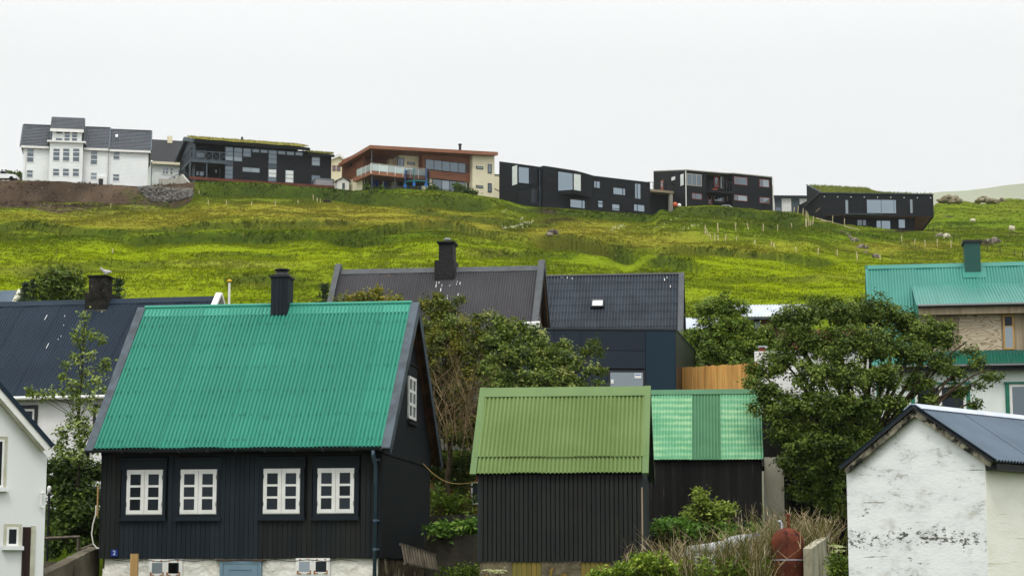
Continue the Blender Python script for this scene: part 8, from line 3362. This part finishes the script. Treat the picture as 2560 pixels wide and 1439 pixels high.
# ------------------------------------------------------------------ stakes, wires, sheep and stones on the hill
def stake_fence(label, tops, m, group='stake fences on the hillside', wire=True, wid=.055):
    """tops: (u, v_top, v_bottom, lean in pixels)"""
    p0 = on_hill(tops[0][0], tops[0][2])
    root = thing('stake_fence', label, 'fence', p0, 0, group)
    prev = None
    for (u, va, vb, ln) in tops:
        b = on_hill(u, vb)
        t = pix(u + ln, va, b.y)
        o = MB().tube([b - p0 - Vector((0, 0, .3)), t - p0], wid, 5).build('stake', M[m], root)
        if wire and prev is not None:
            for f in (.55, .9):
                a0, a1 = prev[0].lerp(prev[1], f) - p0, b.lerp(t, f) - p0
                MB().tube([a0, a0.lerp(a1, .5) - Vector((0, 0, .05)), a1], .005, 3, False).build('wire', M['dark_post'], root)
        prev = (b, t)
    return root


stake_fence('row of short pale stakes across the meadow below the turf roofed long house',
            [(498, 476, 486, 0), (521, 500, 512, 0), (566, 500, 512, 0), (629, 503, 515, 0), (688, 503, 515, 0), (745, 500, 512, 0), (783, 486, 502, 0), (793, 494, 508, 0), (800, 497, 509, 1)], 'beige_post')
stake_fence('row of taller stakes below the black balcony house',
            [(1795, 556, 580, -1), (1839, 556, 577, 0), (1873, 557, 577, -6), (1908, 559, 579, 0), (1944, 561, 579, 0), (1980, 557, 574, -2), (2014, 545, 568, 0)], 'beige_post')
stake_fence('leaning stakes at the left corner of the paddock',
            [(1766, 567, 588, -4), (1763, 562, 584, 0), (1772, 571, 590, -6), (1778, 582, 598, -4)], 'beige_post', wire=False)
stake_fence('row of lower stakes running down across the paddock',
            [(1787, 583, 602, 0), (1795, 586, 602, 0), (1812, 585, 604, 3), (1841, 590, 603, 0), (1887, 599, 614, 0), (1928, 602, 617, 0), (1936, 606, 621, -2), (1990, 616, 632, -1), (2044, 619, 637, 2), (2093, 624, 641, 0), (2144, 628, 650, -3), (2200, 636, 650, 0)], 'beige_post')
stake_fence('bunch of stakes crowded at the top of the paddock',
            [(2016, 547, 569, 0), (2021, 547, 568, 0), (2026, 550, 568, -1), (2030, 551, 566, 0), (2033, 540, 560, 0)], 'beige_post', wire=False)
stake_fence('stakes climbing to the turf roofed wedge house',
            [(1984, 518, 530, 2), (1994, 515, 532, 2), (2007, 521, 540, 1), (2016, 526, 546, -1), (2021, 530, 550, -2), (2081, 538, 556, 1), (2111, 546, 567, 0)], 'beige_post', wire=False)
stake_fence('short row of stakes on the tan slope below the wedge house',
            [(2254, 588, 608, 0), (2284, 597, 613, 4), (2313, 599, 617, -1), (2343, 597, 619, 0), (2378, 600, 620, -1)], 'beige_post')
stake_fence('single stakes lower left on the meadow',
            [(282, 622, 634, 0)], 'beige_post', wire=False)
stake_fence('lone stake at the foot of the bare soil bank',
            [(277, 508, 520, 0)], 'beige_post', wire=False)
stake_fence('dark wire fence climbing past the right end of the wedge house',
            [(2321, 556, 572, 0), (2334, 562, 580, 0), (2347, 568, 588, 0), (2358, 575, 594, 0), (2370, 580, 600, 0), (2384, 586, 605, 0), (2400, 592, 612, 0), (2418, 598, 618, 0), (2440, 606, 626, 0), (2468, 612, 632, 0), (2500, 614, 636, 0), (2536, 622, 640, 0), (2556, 628, 646, 0)], 'dark_post', wid=.045)
# planks lying on the grass
for (a, b, lab) in (((2040, 546), (2075, 556), 'pale plank lying at the top of the paddock path'), ((2076, 556), (2112, 566), 'pale plank lying in the middle of the paddock path'), ((2110, 566), (2150, 577), 'pale plank lying at the lower end of the paddock path'), ((2050, 554), (2078, 554), 'pale plank lying flat beside the bunch of stakes')):
    p, q = on_hill(*a), on_hill(*b)
    o = MB().obox((0, 0, .02), q - p, (0, .25, 0), (0, 0, .12)).build('plank', M['beige_post'])
    o.location = p
    tag(o, lab, 'plank')
# boulders
for (u, v, s, lab, mm, sd_) in (
        (818, 508, .62, 'rounded black boulder at the end of the short stake row', 'rock_dark', 1), (1381, 586, .75, 'pale stone heap on the bank below the black folded house', 'rock', 2),
        (1373, 588, .4, 'smaller pale stone against the stone heap', 'rock', 3), (2107, 582, .35, 'topmost stone of the stone row in the paddock', 'rock', 4),
        (2118, 588, .4, 'second stone down the stone row', 'rock', 5), (2124, 594, .35, 'third stone of the stone row, beside a darker one', 'rock', 6), (2131, 600, .42, 'fourth stone of the stone row', 'rock', 7),
        (2138, 604, .55, 'large stone at the lower end of the stone row', 'rock', 8), (2154, 621, .6, 'broad pale stone below the stone row', 'rock', 9), (2165, 622, .4, 'brown stone touching the broad pale one', 'rock', 10),
        (2165, 631, .3, 'small stone lowest under the row', 'rock', 11), (2190, 644, .5, 'flat half buried stone left of the teal roof', 'rock', 12), (2351, 592, .8, 'grey boulder beside the dark wire fence', 'rock', 13),
        (2487, 607, .9, 'flat stone slab in the scar behind the green chimney', 'rock', 14), (2470, 606, .6, 'smaller slab in the scar behind the green chimney', 'rock', 15)):
    p = on_hill(u, v)
    o = link('boulder', rock_mesh('boulder', M[mm], sd_), None, p + Vector((0, 0, s * .15)))
    o.scale = (s, s, s)
    tag(o, lab, 'boulder')
# rubble under the clapboard house
r_ = np.random.default_rng(77)
bm = bmesh.new()
ico = bmesh.new()
bmesh.ops.create_icosphere(ico, subdivisions=1, radius=1)
iv = np.array([v.co[:] for v in ico.verts])
itr = np.array([[v.index for v in f.verts] for f in ico.faces])
ico.free()
bm.free()
RV, RF = [], []
k = 0
while k < 1500:
    a, b = r_.random(), r_.random()
    u = 345 + 135 * a ** .8
    v0, v1 = np.interp(u, [345, 380, 420, 475], [468, 466, 470, 473]), np.interp(u, [345, 380, 420, 480], [476, 506, 508, 494])
    if k > 1050:
        u, v0, v1 = r_.uniform(-20, 400), 465, 528
    v = v0 + (v1 - v0) * b
    p = on_hill(u, v) if k % 1 == 0 else p
    s = r_.uniform(.08, .30) * (1.0 if k < 1050 else .42)
    q = iv * r_.uniform(.65, 1.2, (len(iv), 1)) * s * np.array([1, 1, .7])
    RF.append(itr + len(iv) * k)
    RV.append(q + np.array(p) + np.array([0, 0, s * .2]))
    k += 1
RV, RF = np.concatenate(RV), np.concatenate(RF)
g = np.repeat(r_.uniform(.04, .19, (1500, 1)) * np.array([[1.0, .94, .84]]), len(iv), 0)
M['stonecol'] = leafmat('broken_stone', 0, .95, .1)
tag(link('rubble', fast_mesh('rubble', RV, RF, M['stonecol'], g)), kind='stuff')

# flowers scattered on the banks
FV = []
for (u0, v0, u1, v1, n) in ((1255, 566, 1335, 580, 60), (1520, 570, 1565, 586, 26), (1300, 552, 1310, 556, 6), (1690, 562, 1760, 590, 14), (1240, 526, 1330, 540, 8), (1640, 550, 1700, 580, 8)):
    for i in range(n):
        t = r_.random()
        FV.append(on_hill(u0 + (u1 - u0) * t, v1 + (v0 - v1) * t + r_.normal(0, 2)))
fc_ = np.array([[p.x, p.y, p.z + r_.uniform(.3, .5)] for p in FV])
o = leaf_cloud('wild_flowers', fc_, (.05, .05, .03), 4, .07, [(.5, .5, .36), (.65, .64, .5)], 5, None, up=1.0, length=1.3)
tag(o, kind='stuff')

# sheep
sv = [(0, 0, .55), (.35, 0, .57), (-.35, 0, .56), (.55, 0, .60), (.68, 0, .42), (.78, 0, .33), (.30, .12, .3), (.30, .12, .02), (.30, -.12, .3), (.30, -.12, .02),
      (-.33, .12, .32), (-.38, .12, .17), (-.35, .12, .02), (-.33, -.12, .32), (-.38, -.12, .17), (-.35, -.12, .02), (-.5, 0, .56), (-.56, 0, .42)]
se = [(0, 1), (0, 2), (1, 3), (3, 4), (4, 5), (1, 6), (6, 7), (1, 8), (8, 9), (2, 10), (10, 11), (11, 12), (2, 13), (13, 14), (14, 15), (2, 16), (16, 17)]
sr = [.27, .24, .25, .12, .09, .055, .09, .035, .09, .035, .1, .045, .035, .1, .045, .035, .08, .04]
wm = {}
for (u, v, a, mm, lab, sc_) in ((2433, 556, 2.6, 'wool', 'small cream sheep grazing right of the wedge house', .8), (2531, 580, 1.9, 'wool', 'cream sheep grazing near the right edge of the picture', 1.15), (2366, 597, .4, 'wool', 'cream sheep half hidden by the grey boulder', .9)):
    if mm not in wm:
        wm[mm] = skin_mesh('sheep', sv, se, sr, M[mm], 1)
    o = link('sheep', wm[mm], None, on_hill(u, v))
    o.rotation_euler = (0, 0, a)
    o.scale = (sc_, sc_, sc_)
    tag(o, lab, 'sheep', 'sheep on the hillside')

# stone ruins on the right ridge
def ruin(label, parts, seed):
    u0, v0 = parts[0][0], parts[0][2]
    P = on_hill(u0, v0 + 1)
    Y = P.y
    root = thing('stone_ruin', label, 'ruin', P, 0, 'stone ruins on the ridge')
    r = np.random.default_rng(seed)
    for (ua, va, vb, ub) in parts:
        # a broken gable of rough stones
        n = 44
        for i in range(n):
            t = r.random()
            u = ua + (ub - ua) * t
            hgt = (1 - abs(2 * t - 1) ** 1.3)
            v = vb - (vb - va) * r.random() * max(.25, hgt)
            p = pix(u, v, Y + r.uniform(-.8, .8))
            o = link('stone', rock_mesh('stone', M['ruin'], int(seed * 100 + i % 6)) if ('ruin', i % 6) not in wm else wm[('ruin', i % 6)], root, p - P)
            wm[('ruin', i % 6)] = o.data
            s = r.uniform(.28, .55)
            o.scale = (s * 1.3, s, s)
            o.rotation_euler = (0, 0, r.uniform(0, 3))


ruin('mossy gabled stone ruin on the ridge right of the wedge house', [(2350, 491, 504, 2392), (2372, 492, 505, 2402)], 1)
ruin('low broken stone ruin farther right on the ridge', [(2442, 493, 504, 2478), (2470, 499, 505, 2490)], 2)
ruin('short dark stone stump beside the broken ruin', [(2490, 496, 506, 2514)], 3)

# cars
def car(label, P, yaw, m, s=1.0):
    root = thing('parked_car', label, 'car', P, yaw, 'cars parked on the hill')
    side = [(-2.1, .35), (-2.1, .75), (-1.75, .92), (-.9, 1.0), (-.35, 1.42), (.9, 1.48), (1.6, 1.05), (2.05, .95), (2.1, .4)]
    mb = MB()
    mb.prism([(x, -.82, z) for x, z in side], (0, 1.64, 0))
    mb.build('body', M[m], root)
    for y in (-.835, .82):
        MB().prism([(-.85, y, 1.02), (-.35, y, 1.36), (.25, y, 1.4), (.25, y, 1.02)], (0, .015, 0)).build('side_window', M['pane_near'], root)
        MB().prism([(.32, y, 1.02), (.32, y, 1.4), (.85, y, 1.41), (1.4, y, 1.06)], (0, .015, 0)).build('side_window', M['pane_near'], root)
    for x in (-1.35, 1.35):
        for y in (-.86, .68):
            m_ = MB()
            m_.prism([(x + .32 * math.cos(a), y, .32 + .32 * math.sin(a)) for a in np.linspace(0, 2 * math.pi, 13)[:-1]], (0, .18, 0))
            m_.build('wheel', M['tyre'], root)
    root.scale = (s, s, s)
    return root


P = pix(8, 455, 283)
car('white car parked at the left edge beside the clapboard house', (P.x, P.y, P.z + .05), math.pi, 'car_white')
P = on_hill(1806, 519)
P2 = pix(1808, 523, 286)
car('pale car roof showing above the grass before the balcony house', (P2.x, P2.y, P2.z - .65), .2, 'car_white', .8)
# small things by the fence at the left
P = pix(42, 454, 288)
fn = thing('timber_barrier', 'low grey timber barrier and brown post between car and clapboard house', 'fence', P)
MB().box(-1.0, 1.0, 0, .1, -.5, .6).build('barrier_board', M['grey_wood'], fn)
MB().box(-.1, .08, -.12, 0, -.5, .95).build('barrier_post', M['brown_deck'], fn)
# buoy beside the balcony house
P = pix(1688, 515, 288)
by = thing('buoy', 'orange and white buoy at the corner of the balcony house', 'buoy', P)
MB().lathe((0, 0, -.2), [(.05, 0), (.3, .15), (.38, .4), (.3, .65), (.08, .8)], 12).build('float', M['orange'], by, True)
MB().lathe((.6, 0, -.2), [(.05, 0), (.25, .12), (.3, .3), (.22, .5), (.06, .6)], 12).build('float', M['white_paint'], by, True)
